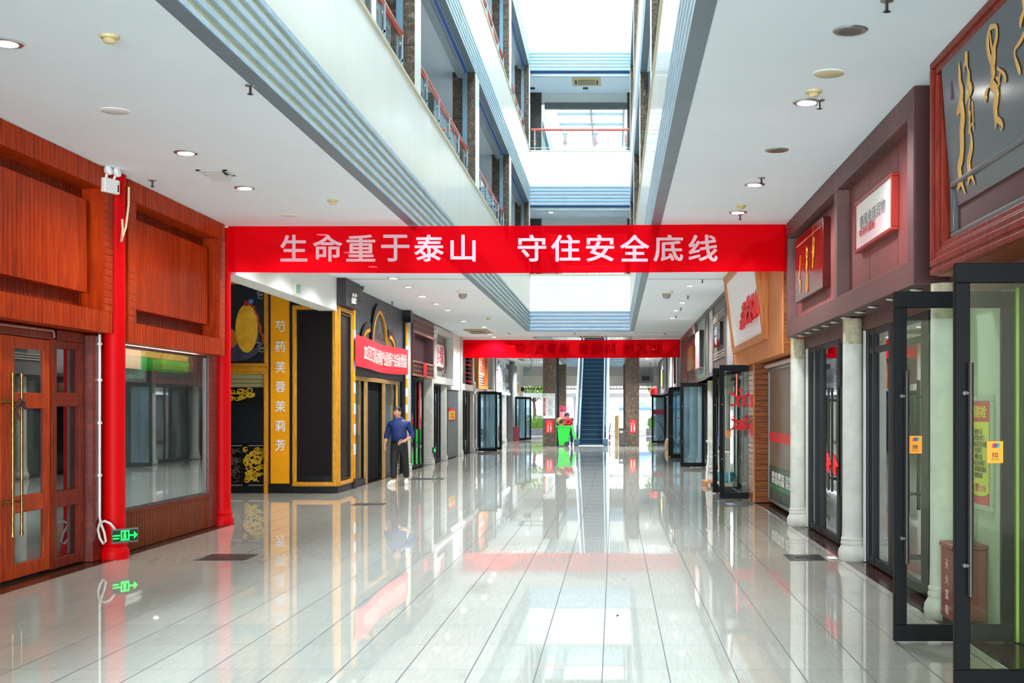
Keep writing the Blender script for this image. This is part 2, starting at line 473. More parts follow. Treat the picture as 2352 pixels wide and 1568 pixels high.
M_maroon_f = pm('brown_maroon_frame', (98, 60, 56), .5, var=.2, vscale=4)
M_maroon_d = pm('dark_maroon', (72, 26, 20), .45, var=.2, vscale=3)
M_red = pm('signal_red', (222, 14, 24), .5)
M_paper = pm('white_paper', (238, 236, 230), .6)
M_grey = pm('grey_steel_door', (88, 92, 98), .5, var=.06)
M_foil = pm('wrapped_film_pillar', (176, 178, 176), .25, var=.2, vscale=4)
M_green = pm('bin_green_plastic', (16, 180, 44), .35)
M_slat = wood('light_slat_wood', (160, 96, 48), (198, 128, 74), (214, 148, 92), scale=(12, 12, .8), rough=.5, knots=False)
M_plank = wood('brown_plank', (96, 50, 20), (140, 78, 34), (160, 94, 46), scale=(1.5, 1.5, 14), rough=.55, knots=True)
M_escal = pm('escalator_step_metal', (8, 50, 74), .5, spec=.3)
M_leaf = pm('leaf_green', (120, 160, 60), .6, var=.4, vscale=6)
M_bark = pm('tree_bark', (90, 76, 60), .8)
M_asph = pm('paving_outside', (150, 150, 152), .8)
# ------------------------------------------------------------------ the building
AX0, AX1 = -2.68, 0.50                 # faces of the atrium
LX, RX = -5.28, 2.41                   # wall lines of the hall
YB, YE = -10.0, 74.0
EY0, EY1 = 40.2, 43.5                  # bridge between the two atriums
struct('floor', MB().box(LX, RX, YB, YE, -.15, 0).box(-13, LX, 17.62, 24.1, -.15, 0), M_floor)
struct('trim_1', MB().box(LX-.55, LX, YB, 17.62, -.14, .004), M_thresh)
struct('trim_2', MB().box(RX, RX+.5, YB, YE, -.14, .004), M_thresh)
struct('trim_3', MB().box(LX-.55, LX, 24.1, YE, -.14, .004), M_thresh)
struct('floor_shops', MB().box(-9, LX-.55, YB, 17.62, -.15, .005).box(-9, LX-.55, 24.1, YE, -.15, .005).box(RX+.5, 6, YB, YE, -.15, .005), pm('shop_floor_tile', (150, 142, 128), .35))
c = MB()
c.box(-13, AX0-.13, YB, YE, CZ, CZ+.55).box(AX1+.13, 6.2, YB, YE, CZ, CZ+.55)
c.box(AX0-.13, AX1+.13, YB, -4, CZ, CZ+.55).box(AX0-.13, AX1+.13, EY0+.13, EY1-.13, CZ, CZ+.55).box(AX0-.13, AX1+.13, 72.13, YE, CZ, CZ+.55)
struct('ceiling', c, M_ceil, smooth=False)
# narrow dark joints across the ceiling
struct('trim_4', MB().box(-5.2, AX0-.14, 24.25, 24.29, CZ-.004, CZ+.01).box(AX1+.14, 2.3, 24.25, 24.29, CZ-.004, CZ+.01).box(AX1+.14, 2.3, 40.9, 40.93, CZ-.004, CZ+.01), M_band)
LEV = [(4.10, 4.725, 5.91), (8.10, 8.70, 9.85), (12.39, 12.97, 15.4)]
M_panel = pm('cream_fascia_panel', (246, 241, 228), .3, var=.035, vscale=1.1, stretch=(1, 1, .2), coat=.2)
def fascia(n0, axis, face, a0, a1, sgn):
    """balcony edge seen from the atrium: ribbed band below, cream panels and a ledge above"""
    for k, (zb, zr, zt) in enumerate(LEV):
        pan, rib, gap, sof, led = MB(), MB(), MB(), MB(), MB()
        def bx(mb, d0, d1, z0, z1, p0=a0, p1=a1):
            f0, f1 = face + sgn*d0, face + sgn*d1
            if axis == 'x': mb.box(f0, f1, p0, p1, z0, z1)
            else: mb.box(p0, p1, f0, f1, z0, z1)
        bx(gap, .04, .13, zb+.004, zr)
        nr = 6
        for q in range(nr):
            z = zb + (zr-.05-zb)*q/(nr-1)
            bx(rib, 0, .05, z, z+.05)
        bx(sof, .0, .131, zb-.006, zb+.003)
        bx(pan, .004, .13, zr, zt-.03)
        bx(led, -.018, .15, zt-.03, zt)
        struct('wall_%s_fascia' % n0, pan, M_panel, smooth=False)
        struct('trim_%s_ribs' % n0, rib, M_rib if axis == 'x' else pm('blue_end_rib', (128, 166, 194), .45, var=.08), smooth=False)
        struct('trim_%s_gap' % n0, gap, M_ribgap if axis == 'x' else pm('white_end_gap', (240, 240, 238), .6), smooth=False)
        struct('trim_%s_soffit' % n0, sof, M_band, smooth=False)
        struct('trim_%s_ledge' % n0, led, pm('pale_ledge', (214, 206, 176), .5), smooth=False)
fascia('west', 'x', AX0, -4, EY0, -1)
fascia('east', 'x', AX1, -4, EY0, 1)
fascia('bridge', 'y', EY0, AX0-.13, AX1+.13, 1)
fascia('bridge_back', 'y', EY1, AX0-.13, AX1+.13, -1)
fascia('west_rear', 'x', AX0, EY1, 72, -1)
fascia('east_rear', 'x', AX1, EY1, 72, 1)
fascia('rear', 'y', 72, AX0-.13, AX1+.13, 1)
fascia('south', 'y', -4, AX0-.13, AX1+.13, -1)
# gallery floors above, their rear walls and the roof around the glazing
s = MB()
for zb, top in ((8.10, 8.66), (12.39, 12.95)):
    s.box(-8, AX0-.13, YB, YE, zb, top).box(AX1+.13, 6.2, YB, YE, zb, top)
    s.box(AX0-.13, AX1+.13, YB, -4, zb, top).box(AX0-.13, AX1+.13, EY0+.13, EY1-.13, zb, top).box(AX0-.13, AX1+.13, 72.13, YE, zb, top)
s.box(-8, -3.9, YB, YE, 16.6, 17.0).box(1.7, 6.2, YB, YE, 16.6, 17.0)
struct('ceiling_upper', s, M_ceil, smooth=False)
w = MB()
w.box(-8.2, -8, YB, 74, 4.65, 17).box(6.0, 6.2, YB, 74, 4.65, 17)
w.box(-8, 6.2, YB-.2, YB, 4.1, 17).box(-8, 6.2, YE, YE+.25, 4.1, 17)
struct('wall_gallery', w, M_wall, smooth=False)
w = MB().box(-9, -8.8, YB, 17.62, 0, CZ).box(-9, -8.8, 24.6, YE, 0, CZ).box(-13.2, -13, 17.4, 24.4, 0, CZ)
struct('wall_left_rear', w, pm('shop_back_wall', (96, 92, 88), .8), smooth=False)
struct('wall_right_rear', MB().box(5.0, 5.2, YB, YE, 0, CZ), pm('shop_back_wall_beige', (176, 166, 140), .8), smooth=False)
# partitions around the side corridor
struct('wall_left_corner', MB().box(-13, -5.54, 17.55, 17.7, 0, CZ), M_wall, smooth=False)
struct('trim_beam', MB().box(-5.62, LX, 17.62, 24.3, 3.47, CZ+.01), M_wall, smooth=False)
# far end above the exit
e = MB().box(-9, 6, 73.5, 73.75, 3.56, CZ)
struct('wall_far_upper', e, pm('grey_render', (196, 198, 198), .8), smooth=False)
struct('wall_far_lintel', MB().box(-9, 6, 73.45, 73.8, 2.98, 3.56), pm('off_white_render', (240, 237, 228), .8, var=.1, vscale=1), smooth=False)
struct('wall_far_left', MB().box(-9, -5.28, 73.4, 73.8, 0, 2.98), M_wall, smooth=False)
struct('wall_far_right', MB().box(2.41, 6, 73.4, 73.8, 0, 2.98), M_wall, smooth=False)
rail = MB().box(-5.28, 2.41, 73.38, 73.44, 2.78, 2.83)
for k in range(40): rail.box(-5.2+k*.19, -5.17+k*.19, 73.39, 73.42, 2.83, 2.98)
struct('trim_exit_rail', rail, M_dsteel)

# marble pillars at the atrium edge: the lower part stands in the hall only by the second atrium
M_track = pm('shutter_track_blue', (110, 140, 156), .4, metal=.3)
PY = [(2.2, 2.8), (9.5, 10.1), (16.97, 17.47), (24.36, 25.0), (32.2, 32.8), (39.6, 40.19)]
for sx, nm in ((-1, 'inner'), (1, 'outer')):
    for k, (y0, y1) in enumerate(PY):
        for q, (za, zb) in enumerate(((5.88, 8.10), (9.82, 12.39), (15.37, 16.6))):
            if sx < 0: x0, x1 = AX0-.44, AX0-.001
            else: x0, x1 = AX1+.001, AX1+.44
            struct('trim_pillar', MB().box(x0, x1, y0, y1, za, zb), M_marble, smooth=False)
            xm = (x0+x1)/2 + (.02 if sx < 0 else -.02)
            struct('trim_track', MB().box(xm-.045, xm+.045, y0-.05, y0+.01, za, zb), M_track, smooth=False)
            fx = AX0 if sx < 0 else AX1
            struct('trim_pier_panel', MB().box(fx-.004, fx+.004, y0+.003, y1, za+.02, zb-.02), M_panel, smooth=False)
# shutter boxes just inside each upper opening
sh = MB()
for zb in (8.10, 12.39):
    sh.box(AX0-.34, AX0-.22, -4, EY0, zb-.12, zb+.01).box(AX1+.22, AX1+.34, -4, EY0, zb-.12, zb+.01)
    sh.box(AX0, AX1, EY0+.2, EY0+.3, zb-.13, zb+.01)
struct('trim_shutter_box', sh, pm('shutter_box_steel', (168, 182, 186), .35, metal=.4), smooth=False)
sb = MB()
for zb in (8.10, 12.39):
    sb.box(AX0-.20, AX0-.14, -4, EY0, zb-.02, zb+.01).box(AX0, AX1, EY0+.13, EY0+.19, zb-.04, zb+.01)
struct('trim_shutter_slot', sb, pm('blue_slot', (20, 84, 170), .4), smooth=False)
# bridge, second side: beams with rolled shutters, marble stubs
b2 = MB().box(AX0-.1, AX1+.1, 43.05, 43.35, 12.05, 12.40).box(AX0-.1, AX1+.1, 43.05, 43.35, 7.8, 8.11)
struct('trim_bridge_beam', b2, M_wall, smooth=False)
struct('trim_bridge_shutter', MB().box(AX0+.3, AX1-.06, 43.0, 43.2, 11.85, 12.05).box(AX0+.3, AX1-.06, 43.0, 43.2, 7.6, 7.8), pm('rolled_shutter', (120, 122, 120), .5, var=.4, vscale=12, stretch=(1, 1, 6)), smooth=False)
for x0 in (AX0-.3, AX1-.06):
    for za, zb in ((4.6, 8.1), (8.66, 12.39)):
        struct('trim_bridge_pillar', MB().box(x0, x0+.5, 43.0, 43.45, za, zb), pm('dark_marble', (64, 54, 48), .3, var=.3, vscale=9), smooth=False)
# pillars of the second atrium standing in the hall
def hall_pillar(x0, x1, y0, y1, lab):
    t = thing('marble_pillar', lab, 'pillar', ((x0+x1)/2, (y0+y1)/2, 0), 'marble pillars of the escalator hall', 'thing')
    part('shaft', MB().box(x0, x1, y0, y1, 0, CZ-.002), M_marble, t, smooth=False)
    return t
pl = hall_pillar(-3.14, -2.56, 55.5, 56.1, 'brown marble pillar beside the escalator carrying the white directory board')
part('shutter_track', MB().box(-2.54, -2.44, 55.6, 55.72, 0, CZ), M_frame, pl)
pr = hall_pillar(.50, 1.09, 55.5, 56.1, 'brown marble pillar beside the escalator with the dark litter bin at its foot')
pb = hall_pillar(-3.1, -2.68, 70, 70.6, 'dark marble pillar behind the cleaner with a red poster on it')
pc = hall_pillar(.5, .74, 70, 70.6, 'narrow dark pillar by the exit, seen beside the pillar with the litter bin')

# roof glazing over both atriums
rg = MB()
for x in (-3.9, -3.05, -1.2, .48, 1.7): rg.box(x-.05, x+.05, -9, 73.6, 16.9, 17.12)
for k in range(35): rg.box(-3.9, 1.7, -8.6+k*2.4, -8.5+k*2.4, 16.95, 17.08)
struct('window_roof_bars', rg, pm('roof_bar_white', (70, 88, 98), .5), smooth=False)
struct('window_roof_glass', MB().box(-3.9, 1.7, -9, 73.6, 17.12, 17.13), glass('roof_glass', (238, 246, 250), .5), smooth=False)

# ------------------------------------------------------------------ balcony railings
M_rail = pm('orange_red_handrail', (206, 62, 28), .3, coat=.4)
M_rpost = pm('grey_rail_post', (150, 162, 166), .35, metal=.5)
def railing(ax, a0, a1, fix, zl, lab, ns=3, cat='railing', rungs=False):
    if ax == 'y': mid = (fix, (a0+a1)/2, zl)
    else: mid = ((a0+a1)/2, fix, zl)
    t = thing('balcony_railing', lab, cat, mid, 'railings of the upper galleries')
    P = (lambda a, d, z: (fix+d, a, z)) if ax == 'y' else (lambda a, d, z: (a, fix+d, z))
    part('handrail', MB().cyl(P(a0, 0, zl+.68), P(a1, 0, zl+.68), .042, 12), M_rail, t, 'orange red round handrail')
    lo = MB().cyl(P(a0, 0, zl+.1), P(a1, 0, zl+.1), .014, 8)
    part('lower_rail', lo, M_rpost, t)
    for k in range(ns):
        a = a0 + .12 + (a1-a0-.24)*k/(ns-1)
        b = MB()
        for d in (-.035, .035):
            p = P(a, d, zl-.02); b.box(p[0]-.012, p[0]+.012, p[1]-.012, p[1]+.012, zl-.02, zl+.66)
        b.box(*(P(a, 0, 0)[0]-.05, P(a, 0, 0)[0]+.05), P(a, 0, 0)[1]-.012, P(a, 0, 0)[1]+.012, zl+.3, zl+.33)
        p = P(a, 0, 0); b.lathe([(.016, zl+.5), (.03, zl+.53), (.014, zl+.58), (.02, zl+.64)], p[0], p[1], 10)
        if k in (0, ns-1) : b.box(p[0]-.03, p[0]+.03, p[1]-.05, p[1]+.05, zl+.2, zl+.24)
        part('post', b, M_rpost, t)
        if rungs: part('red_sleeve', MB().cyl(P(a, 0, zl+.16), P(a, 0, zl+.5), .032, 10), M_rail, t)
    for k in range(ns-1):
        g0 = a0 + .2 + (a1-a0-.24)*k/(ns-1); g1 = g0 + (a1-a0-.24)/(ns-1) - .16
        q0, q1 = P(g0, -.005, 0), P(g1, .005, 0)
        part('glass_panel', MB().box(q0[0], q1[0], q0[1], q1[1], zl+.12, zl+.6), M_glass, t)
    return t
bays = [(10.15, 16.9), (17.55, 24.3), (25.05, 32.15), (32.85, 39.55)]
bl = ['opposite the first bay from the camera', 'above the long red banner', 'second bay beyond the red banner', 'at the far corner by the bridge']
for (y0, y1), s_ in zip(bays, bl):
    railing('y', y0, y1, AX0-.17, 5.91, 'orange handrail railing on the lower gallery, ' + s_, 6)
    railing('y', y0, y1, AX0-.17, 9.85, 'orange handrail railing on the upper gallery, ' + s_, 6)
railing('x', AX0+.02, AX1-.02, EY0+.12, 9.85, 'red railing with thin sleeved posts on the bridge below the ceiling cassette', 4, rungs=True)
railing('x', AX0+.02, AX1-.02, EY0+.12, 5.91, 'red railing on the lower bridge, seen just under the long banner', 8)

# ------------------------------------------------------------------ outside the exit
struct('ground_outside', MB().box(-40, 40, 73.8, 140, -.2, -.02), M_asph)
struct('wall_far_city', MB().box(-50, 50, 130, 131, -1, 4.5), pm('pale_far_wall', (225, 228, 232), .9))
kb = MB().box(-9, -1.9, 79, 79.4, -.02, .42)
single('planter_wall', kb, pm('grey_block', (150, 152, 156), .8, var=.2, vscale=6), 'low grey block planter wall outside behind the left glass door', 'wall', (-5.5, 79.2, 0))
kb = MB().box(2.0, 8, 79, 79.4, -.02, .42)
single('planter_wall', kb, MC['grey_block'], 'low grey block planter wall outside under the small tree', 'wall', (4, 79.2, 0))
def foliage(n, cx, cy, cz, rx, ry, rz, s):
    mb = MB()
    for k in range(n):
        while 1:
            p = Vector((random.uniform(-1, 1), random.uniform(-1, 1), random.uniform(-1, 1)))
            if .3 < p.length < 1: break
        c_ = Vector((cx+p.x*rx, cy+p.y*ry, cz+p.z*rz))
        u = Vector((random.gauss(0, 1), random.gauss(0, 1), random.gauss(0, 1))).normalized()
        v = u.cross(Vector((random.gauss(0, 1), random.gauss(0, 1), random.gauss(0, 1)))).normalized()
        a = s*random.uniform(.6, 1.3)
        mb.poly([c_-u*a, c_-v*a*.4, c_+u*a, c_+v*a*.4])
    return mb
def hedge(x0, x1, lab):
    mb = foliage(2600, (x0+x1)/2, 80.2, .78, (x1-x0)/2*1.15, .55, .48, .09)
    mb.box(x0, x1, 79.6, 80.8, -.02, .95)
    t = single('hedge', mb, pm('hedge_green', (120, 176, 56), .6, var=.45, vscale=5), lab, 'hedge', ((x0+x1)/2, 80.2, 0), smooth=False, recalc=False)
hedge(-8.5, -3.2, 'clipped bright green hedge outside behind the open glass door')
hedge(2.2, 3.6, 'short green shrub outside under the small tree')
def tree(x, y, h, r, lab, n=2600, rz=.8):
    t = thing('tree', lab, 'tree', (x, y, 0), 'trees outside the exit')
    tb = MB().tube([(x, y, -.05), (x+.05, y, h*.3), (x-.05, y, h*.55), (x+.1, y, h*.85)], .1, 8, [.13, .1, .08, .04])
    for a in (0, 1.2, 2.5, 3.8, 5): tb.tube([(x, y, h*.42), (x+.6*r*math.cos(a), y+.6*r*math.sin(a), h*.7), (x+.9*r*math.cos(a), y+.9*r*math.sin(a), h*.8)], .04, 6, [.05, .035, .015])
    part('trunk', tb, M_bark, t)
    part('crown', foliage(n, x, y, h*.78, r, r, h*.32*rz/.8, .14), pm('tree_leaves', (150, 196, 84), .6, var=.4, vscale=4), t, smooth=False, recalc=False)
tree(3.9, 84, 4.6, 1.9, 'small green tree outside framed between the brown pillar and the open door')
tree(-5.6, 88, 5.0, 2.4, 'pale green tree outside beyond the directory board', 2600)
def tent(x, y, w_, lab, col):
    t = thing('market_tent', lab, 'tent', (x, y, 0), 'white tents outside the exit')
    z0, z1 = 1.75, 2.5; d = w_/2
    mb = MB()
    for q in range(4):
        a = [(-d, -d), (d, -d), (d, d), (-d, d)]
        p, r = a[q], a[(q+1) % 4]
        mb.poly([(x+p[0], y+p[1], z0), (x+r[0], y+r[1], z0), (x, y, z1)])
        mb.poly([(x+p[0], y+p[1], z0), (x+r[0], y+r[1], z0), (x+r[0], y+r[1], z0-.22), (x+p[0], y+p[1], z0-.22)])
    part('canopy', mb, col, t, recalc=False)
    for p in ((-d, -d), (d, -d), (d, d), (-d, d)):
        part('leg', MB().box(x+p[0]-.03, x+p[0]+.03, y+p[1]-.03, y+p[1]+.03, -.02, z0), M_white, t)
M_tent = pm('tent_canvas', (240, 240, 244), .8); M_tentb = pm('tent_canvas_blue', (140, 176, 226), .8)
tent(-5.6, 94, 4.4, 'white canvas tent outside, beyond the hedge', M_tent)
tent(-.4, 96, 2.6, 'white canvas tent outside, seen to the side of the escalator by the cleaner', M_tent)
tent(1.5, 92, 2.4, 'blue canvas tent outside, behind the yellow post', M_tentb)
tent(4.8, 98, 3.4, 'white canvas tent outside, behind the small tree', M_tent)
# canopy posts right outside
for x, lab in ((-2.4, 'white round canopy post outside between dark pillar and escalator'), (1.27, 'grey canopy post outside behind the yellow post')):
    t = thing('canopy_post', lab, 'post', (x, 78, 0))
    part('shaft', MB().cyl((x, 78, -.02), (x, 78, 2.35), .13, 14), pm('post_paint', (196, 200, 204), .5), t)
struct('trim_canopy_beam', MB().box(-6, 5, 77.8, 78.2, 2.35, 2.62), pm('canopy_beam', (206, 208, 210), .7))
# yellow wooden post inside the exit
t = single('wooden_post', MB().box(.03, .24, 72.4, 72.6, 0, 1.25), wood('yellow_timber', (214, 164, 84), (232, 188, 108), (240, 204, 130), knots=False), 'pale yellow timber post standing between the escalator and the litter bin', 'post', (.13, 72.5, 0), bevel=.01)
# ------------------------------------------------------------------ west side: the pine shopfront
def beadboard(mb, face, t, y0, y1, z0, z1, pitch=.085, sgn=1):
    n = max(1, round((y1-y0)/pitch)); p = (y1-y0)/n; g = .012
    for k in range(n):
        a, b = y0+k*p, y0+(k+1)*p
        mb.prism([(face-sgn*t, a), (face-sgn*t, b), (face-sgn*.012, b), (face, b-g), (face, a+g), (face-sgn*.012, a)], 'z', z0, z1)
    return mb
M_pier_pl = M_red_wood
def sign_box(y0, y1, z0, lab):
    z1 = CZ-.005; w = .22; X = LX
    t = thing('wooden_sign_box', lab, 'sign box', (X-.1, (y0+y1)/2, z0), 'pine sign boxes above the shopfront', 'thing')
    fr = MB()
    beadboard(fr, X, .30, y0, y1, z1-w, z1); beadboard(fr, X, .30, y0, y1, z0, z0+w)
    n = 17
    for a, b in ((y0, y0+w), (y1-w, y1)):
        for k in range(n):
            p0 = z0+w + (z1-2*w-z0)*k/n; p1 = z0+w + (z1-2*w-z0)*(k+1)/n
            fr.prism([(X-.30, p0), (X-.30, p1), (X-.008, p1), (X, p1-.008), (X, p0+.008), (X-.008, p0)], 'y', a, b)
    part('frame', fr, M_red_wood, t, smooth=False)
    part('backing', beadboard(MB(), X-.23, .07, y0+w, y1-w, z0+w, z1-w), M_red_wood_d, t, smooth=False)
    part('raised_panel', beadboard(MB(), X-.125, .11, y0+w+.1 if y0 > 10 else y0+w, y1-w-.12, z0+w+.18, z1-w-.14), M_red_wood, t, smooth=False)
    return t
sign_box(9.0, 13.29, 2.39, 'orange pine sign box nearest the camera, above the glazed timber door')
sign_box(13.72, 17.12, 2.32, 'orange pine sign box above the display window with the green valance')
# wall panels behind the sign boxes, so the boxes hang on something
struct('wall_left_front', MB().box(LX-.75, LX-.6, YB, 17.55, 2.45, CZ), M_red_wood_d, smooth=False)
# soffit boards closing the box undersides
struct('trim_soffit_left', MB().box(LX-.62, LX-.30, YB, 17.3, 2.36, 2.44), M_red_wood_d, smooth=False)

def red_column(x, y, lab):
    prof = [(.155, 0), (.157, .05), (.155, .09), (.135, .115), (.128, .135), (.138, .15), (.14, .168), (.132, .18), (.128, .2), (.117, .22), (.115, .3), (.113, CZ-.12), (.122, CZ-.1), (.122, CZ-.004)]
    t = thing('red_column', lab, 'column', (x, y, 0), 'red shopfront columns', 'thing')
    part('shaft', MB().lathe(prof[9:], x, y, 36), M_col_red, t)
    part('base', MB().lathe(prof[:10], x, y, 36), M_col_red, t)
    return t
red_column(-5.345, 13.49, 'glossy red column between the timber door and the display window')
red_column(-5.41, 17.42, 'glossy red column at the corner of the side corridor, holding the long banner')

# tiled piers beside the columns
pr_ = MB().box(-5.65, -5.42, 13.12, 13.86, .01, 2.36).box(-5.75, -5.43, 16.9, 17.55, .01, 2.36)
struct('trim_tiled_pier', pr_, M_brown_tile, smooth=False)

# glazed timber door
def panes(zs, y0, y1): return [(y0, y1, a, b) for a, b in zs]
def timber_leaf(name, root, y0, y1, x, hd=None):
    fr = MB(); s = .13; zs = [(.16, .63), (.79, 1.6), (1.75, 2.16)]
    fr.box(x-.045, x, y0, y0+s, .03, 2.27).box(x-.045, x, y1-s, y1, .03, 2.27)
    for a, b in ((.03, .16), (.63, .79), (1.6, 1.75), (2.16, 2.27)): fr.box(x-.045, x, y0+s, y1-s, a, b)
    d = part(name, fr, M_door_wood, root, bevel=.006)
    gl = MB()
    for a, b in zs: gl.box(x-.026, x-.02, y0+s, y1-s, a, b)
    part('glass_pane', gl, M_glass_w, d)
    return d
t = thing('timber_doorway', 'glazed double timber door with long brass pull bars under the nearest sign box', 'door', (-5.52, 11.5, 0), None, 'thing')
d1 = timber_leaf('door_leaf', t, 10.62, 11.485, -5.52)
d2 = timber_leaf('door_leaf', t, 11.49, 12.36, -5.52)
fr = MB().box(-5.62, -5.50, 12.365, 12.46, .02, 2.38).box(-5.62, -5.50, 10.5, 10.6, .02, 2.38).box(-5.62, -5.50, 10.6, 13.1, 2.275, 2.38).box(-5.62, -5.50, 13.0, 13.11, .02, 2.275)
fr.box(-5.60, -5.51, 12.46, 13.0, .02, .12).box(-5.60, -5.51, 12.46, 13.0, .62, .78).box(-5.60, -5.51, 12.46, 13.0, 1.62, 1.76).box(-5.60, -5.51, 12.46, 13.0, 2.2, 2.275)
part('door_frame', fr, wood('door_frame_timber', (86, 24, 12), (112, 36, 18), (128, 46, 24), scale=(10, 10, 1.2), knots=False), t, bevel=.006)
sl = MB()
for a, b in ((.12, .62), (.78, 1.62), (1.76, 2.2)): sl.box(-5.56, -5.553, 12.46, 13.0, a, b)
part('side_pane', sl, M_glass_d, t)
for d, y in ((d1, 11.40), (d2, 11.57)):
    x = -5.43
    b = MB().cyl((x, y, .46), (x, y, 1.90), .014, 12).cyl((x, y, 1.89), (x, y, 1.92), .019, 12).cyl((x, y, .44), (x, y, .47), .019, 12)
    for z in (1.66, .75): b.cyl((x, y, z), (-5.52, y, z), .011, 10).cyl((-5.525, y, z), (-5.51, y, z), .03, 12)
    part('handle', b, M_brass, d)
single('chain_knot', MB().tube([(-5.40, 11.40, 1.62), (-5.385, 11.44, 1.67), (-5.40, 11.5, 1.64), (-5.385, 11.55, 1.6), (-5.41, 11.57, 1.66), (-5.40, 11.48, 1.68), (-5.40, 11.41, 1.58), (-5.395, 11.44, 1.5)], .014, 8), pm('brown_strap', (70, 34, 22), .6), 'brown strap knotted around the brass bars of the timber door', 'strap', (-5.4, 11.48, 1.62))
# white trunking over the door head and down the pier
single('cable_trunking', MB().tube([(-5.485, 10.3, 2.36), (-5.485, 11.2, 2.352), (-5.485, 12.33, 2.36), (-5.485, 12.36, 2.34), (-5.485, 12.37, 2.29)], .012, 6), pm('brown_trunking', (150, 92, 74), .5), 'thin pinkish cable along the head of the timber door', 'cable', (-5.485, 11.3, 2.35))
t = thing('electrical_conduit', 'white conduit running down the tiled pier to the green exit sign', 'conduit', (-5.41, 13.28, .5))
part('pipe', MB().cyl((-5.41, 13.27, .46), (-5.41, 13.27, 2.38), .013, 10), M_white, t)
for z in (2.28, 1.9, 1.45, .9): part('clip', MB().box(-5.43, -5.392, 13.245, 13.295, z-.012, z+.012), M_white, t)
lp = [(-5.41, 13.27, .46), (-5.39, 13.25, .40), (-5.34, 13.22, .30), (-5.32, 13.21, .21), (-5.35, 13.22, .185), (-5.39, 13.23, .24), (-5.41, 13.23, .33), (-5.39, 13.22, .40), (-5.33, 13.2, .425), (-5.27, 13.2, .40), (-5.235, 13.22, .345), (-5.225, 13.235, .32)]
part('cable_loop', MB().tube(lp, .013, 8), pm('flex_white', (214, 206, 196), .5), t)
# running-man exit sign at the column foot (faces the camera, slightly turned)
t = thing('exit_sign', 'small lit green running man exit sign low on the red column', 'sign', (-5.17, 13.30, .2))
Mx = Matrix.Translation((-5.145, 13.28, .265)) @ Matrix.Rotation(math.radians(52), 4, 'Z') @ Matrix.Rotation(R90, 4, 'X')
part('housing', MB().box(-.15, .15, -.075, .075, -.012, 0).xf(Mx), M_steel, t)
part('face_plate', MB().box(-.143, .143, -.058, .058, 0, .002).xf(Mx), pm('exit_dark', (22, 60, 42), .4), t)
g = MB()
g.frame('z', -.05, .045, -.05, .055, .012, .002, .004).box(-.14, -.06, .0, .012, .002, .004).box(-.14, -.07, -.03, -.018, .002, .004)
g.ball((-.005, .03, .003), .012, sz=.1).box(-.02, .01, -.02, .018, .002, .004)
g.prism([(-.02, -.02), (-.034, -.05), (-.02, -.05), (-.006, -.022)], 'z', .002, .004).prism([(0, -.02), (.012, -.05), (.026, -.05), (.012, -.018)], 'z', .002, .004)
g.box(.05, .11, -.006, .008, .002, .004).prism([(.1, .04), (.14, .001), (.1, -.038), (.1, -.02), (.12, .001), (.1, .022)], 'z', .002, .004)
part('running_figure', g.xf(Mx), pm('exit_green', (20, 235, 60), .4, emit=2.2), t)

# display window with the green valance
t = thing('display_window', 'large display window with a green valance between the two red columns', 'window', (-5.5, 15.4, .45), None, 'thing')
part('frame', MB().frame('x', 13.86, 16.9, .45, 2.31, .035, -5.50, -5.45), M_thresh, t)
part('glass_pane', MB().box(-5.478, -5.47, 13.89, 16.87, .48, 2.28), M_glass_w, t)
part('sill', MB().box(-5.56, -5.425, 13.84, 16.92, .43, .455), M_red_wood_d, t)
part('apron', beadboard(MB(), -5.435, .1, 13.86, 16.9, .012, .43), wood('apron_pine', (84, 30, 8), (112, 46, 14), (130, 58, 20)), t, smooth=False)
t = thing('valance', 'green and yellow valance hanging inside the display window', 'valance', (-5.68, 15.5, 2.1))
va = MB(); vb = MB(); n = 40
def wavy(k): return -5.62 + .018*math.sin(k*1.9)
for k in range(n):
    ya, yb = 13.9+2.75*k/n, 13.9+2.75*(k+1)/n
    va.poly([(wavy(k), ya, 2.06), (wavy(k+1), yb, 2.055), (wavy(k+1), yb, 2.21), (wavy(k), ya, 2.21)])
    vb.poly([(wavy(k)-.01, ya, 2.22), (wavy(k+1)-.01, yb, 2.22), (wavy(k+1)-.01, yb, 2.33), (wavy(k)-.01, ya, 2.33)])
part('green_band', va, pm('valance_green', (40, 226, 50), .7), t, recalc=False)
part('yellow_band', vb, pm('valance_yellow', (226, 178, 60), .7), t, recalc=False)
part('light_strip', MB().box(-5.555, -5.535, 13.9, 16.75, 2.284, 2.294), pm('strip_warm_white', (255, 248, 230), .4, emit=26), t, 'thin lit strip along the top')
part('strip_hanger', MB().box(-5.64, -5.55, 14.4, 14.42, 2.29, 2.317).box(-5.64, -5.55, 16.2, 16.22, 2.29, 2.317), M_steel, t)
part('rod', MB().cyl((-5.63, 13.9, 2.33), (-5.63, 16.7, 2.33), .012), M_steel, t)
part('hanger', MB().box(-5.65, -5.61, 13.95, 13.98, 2.33, 2.44).box(-5.65, -5.61, 16.6, 16.63, 2.33, 2.44), M_steel, t)
struct('wall_left_back_panel', MB().box(-6.9, -6.8, 9, 17.5, 0, 2.5), pm('shop_backing', (70, 66, 60), .7), smooth=False)
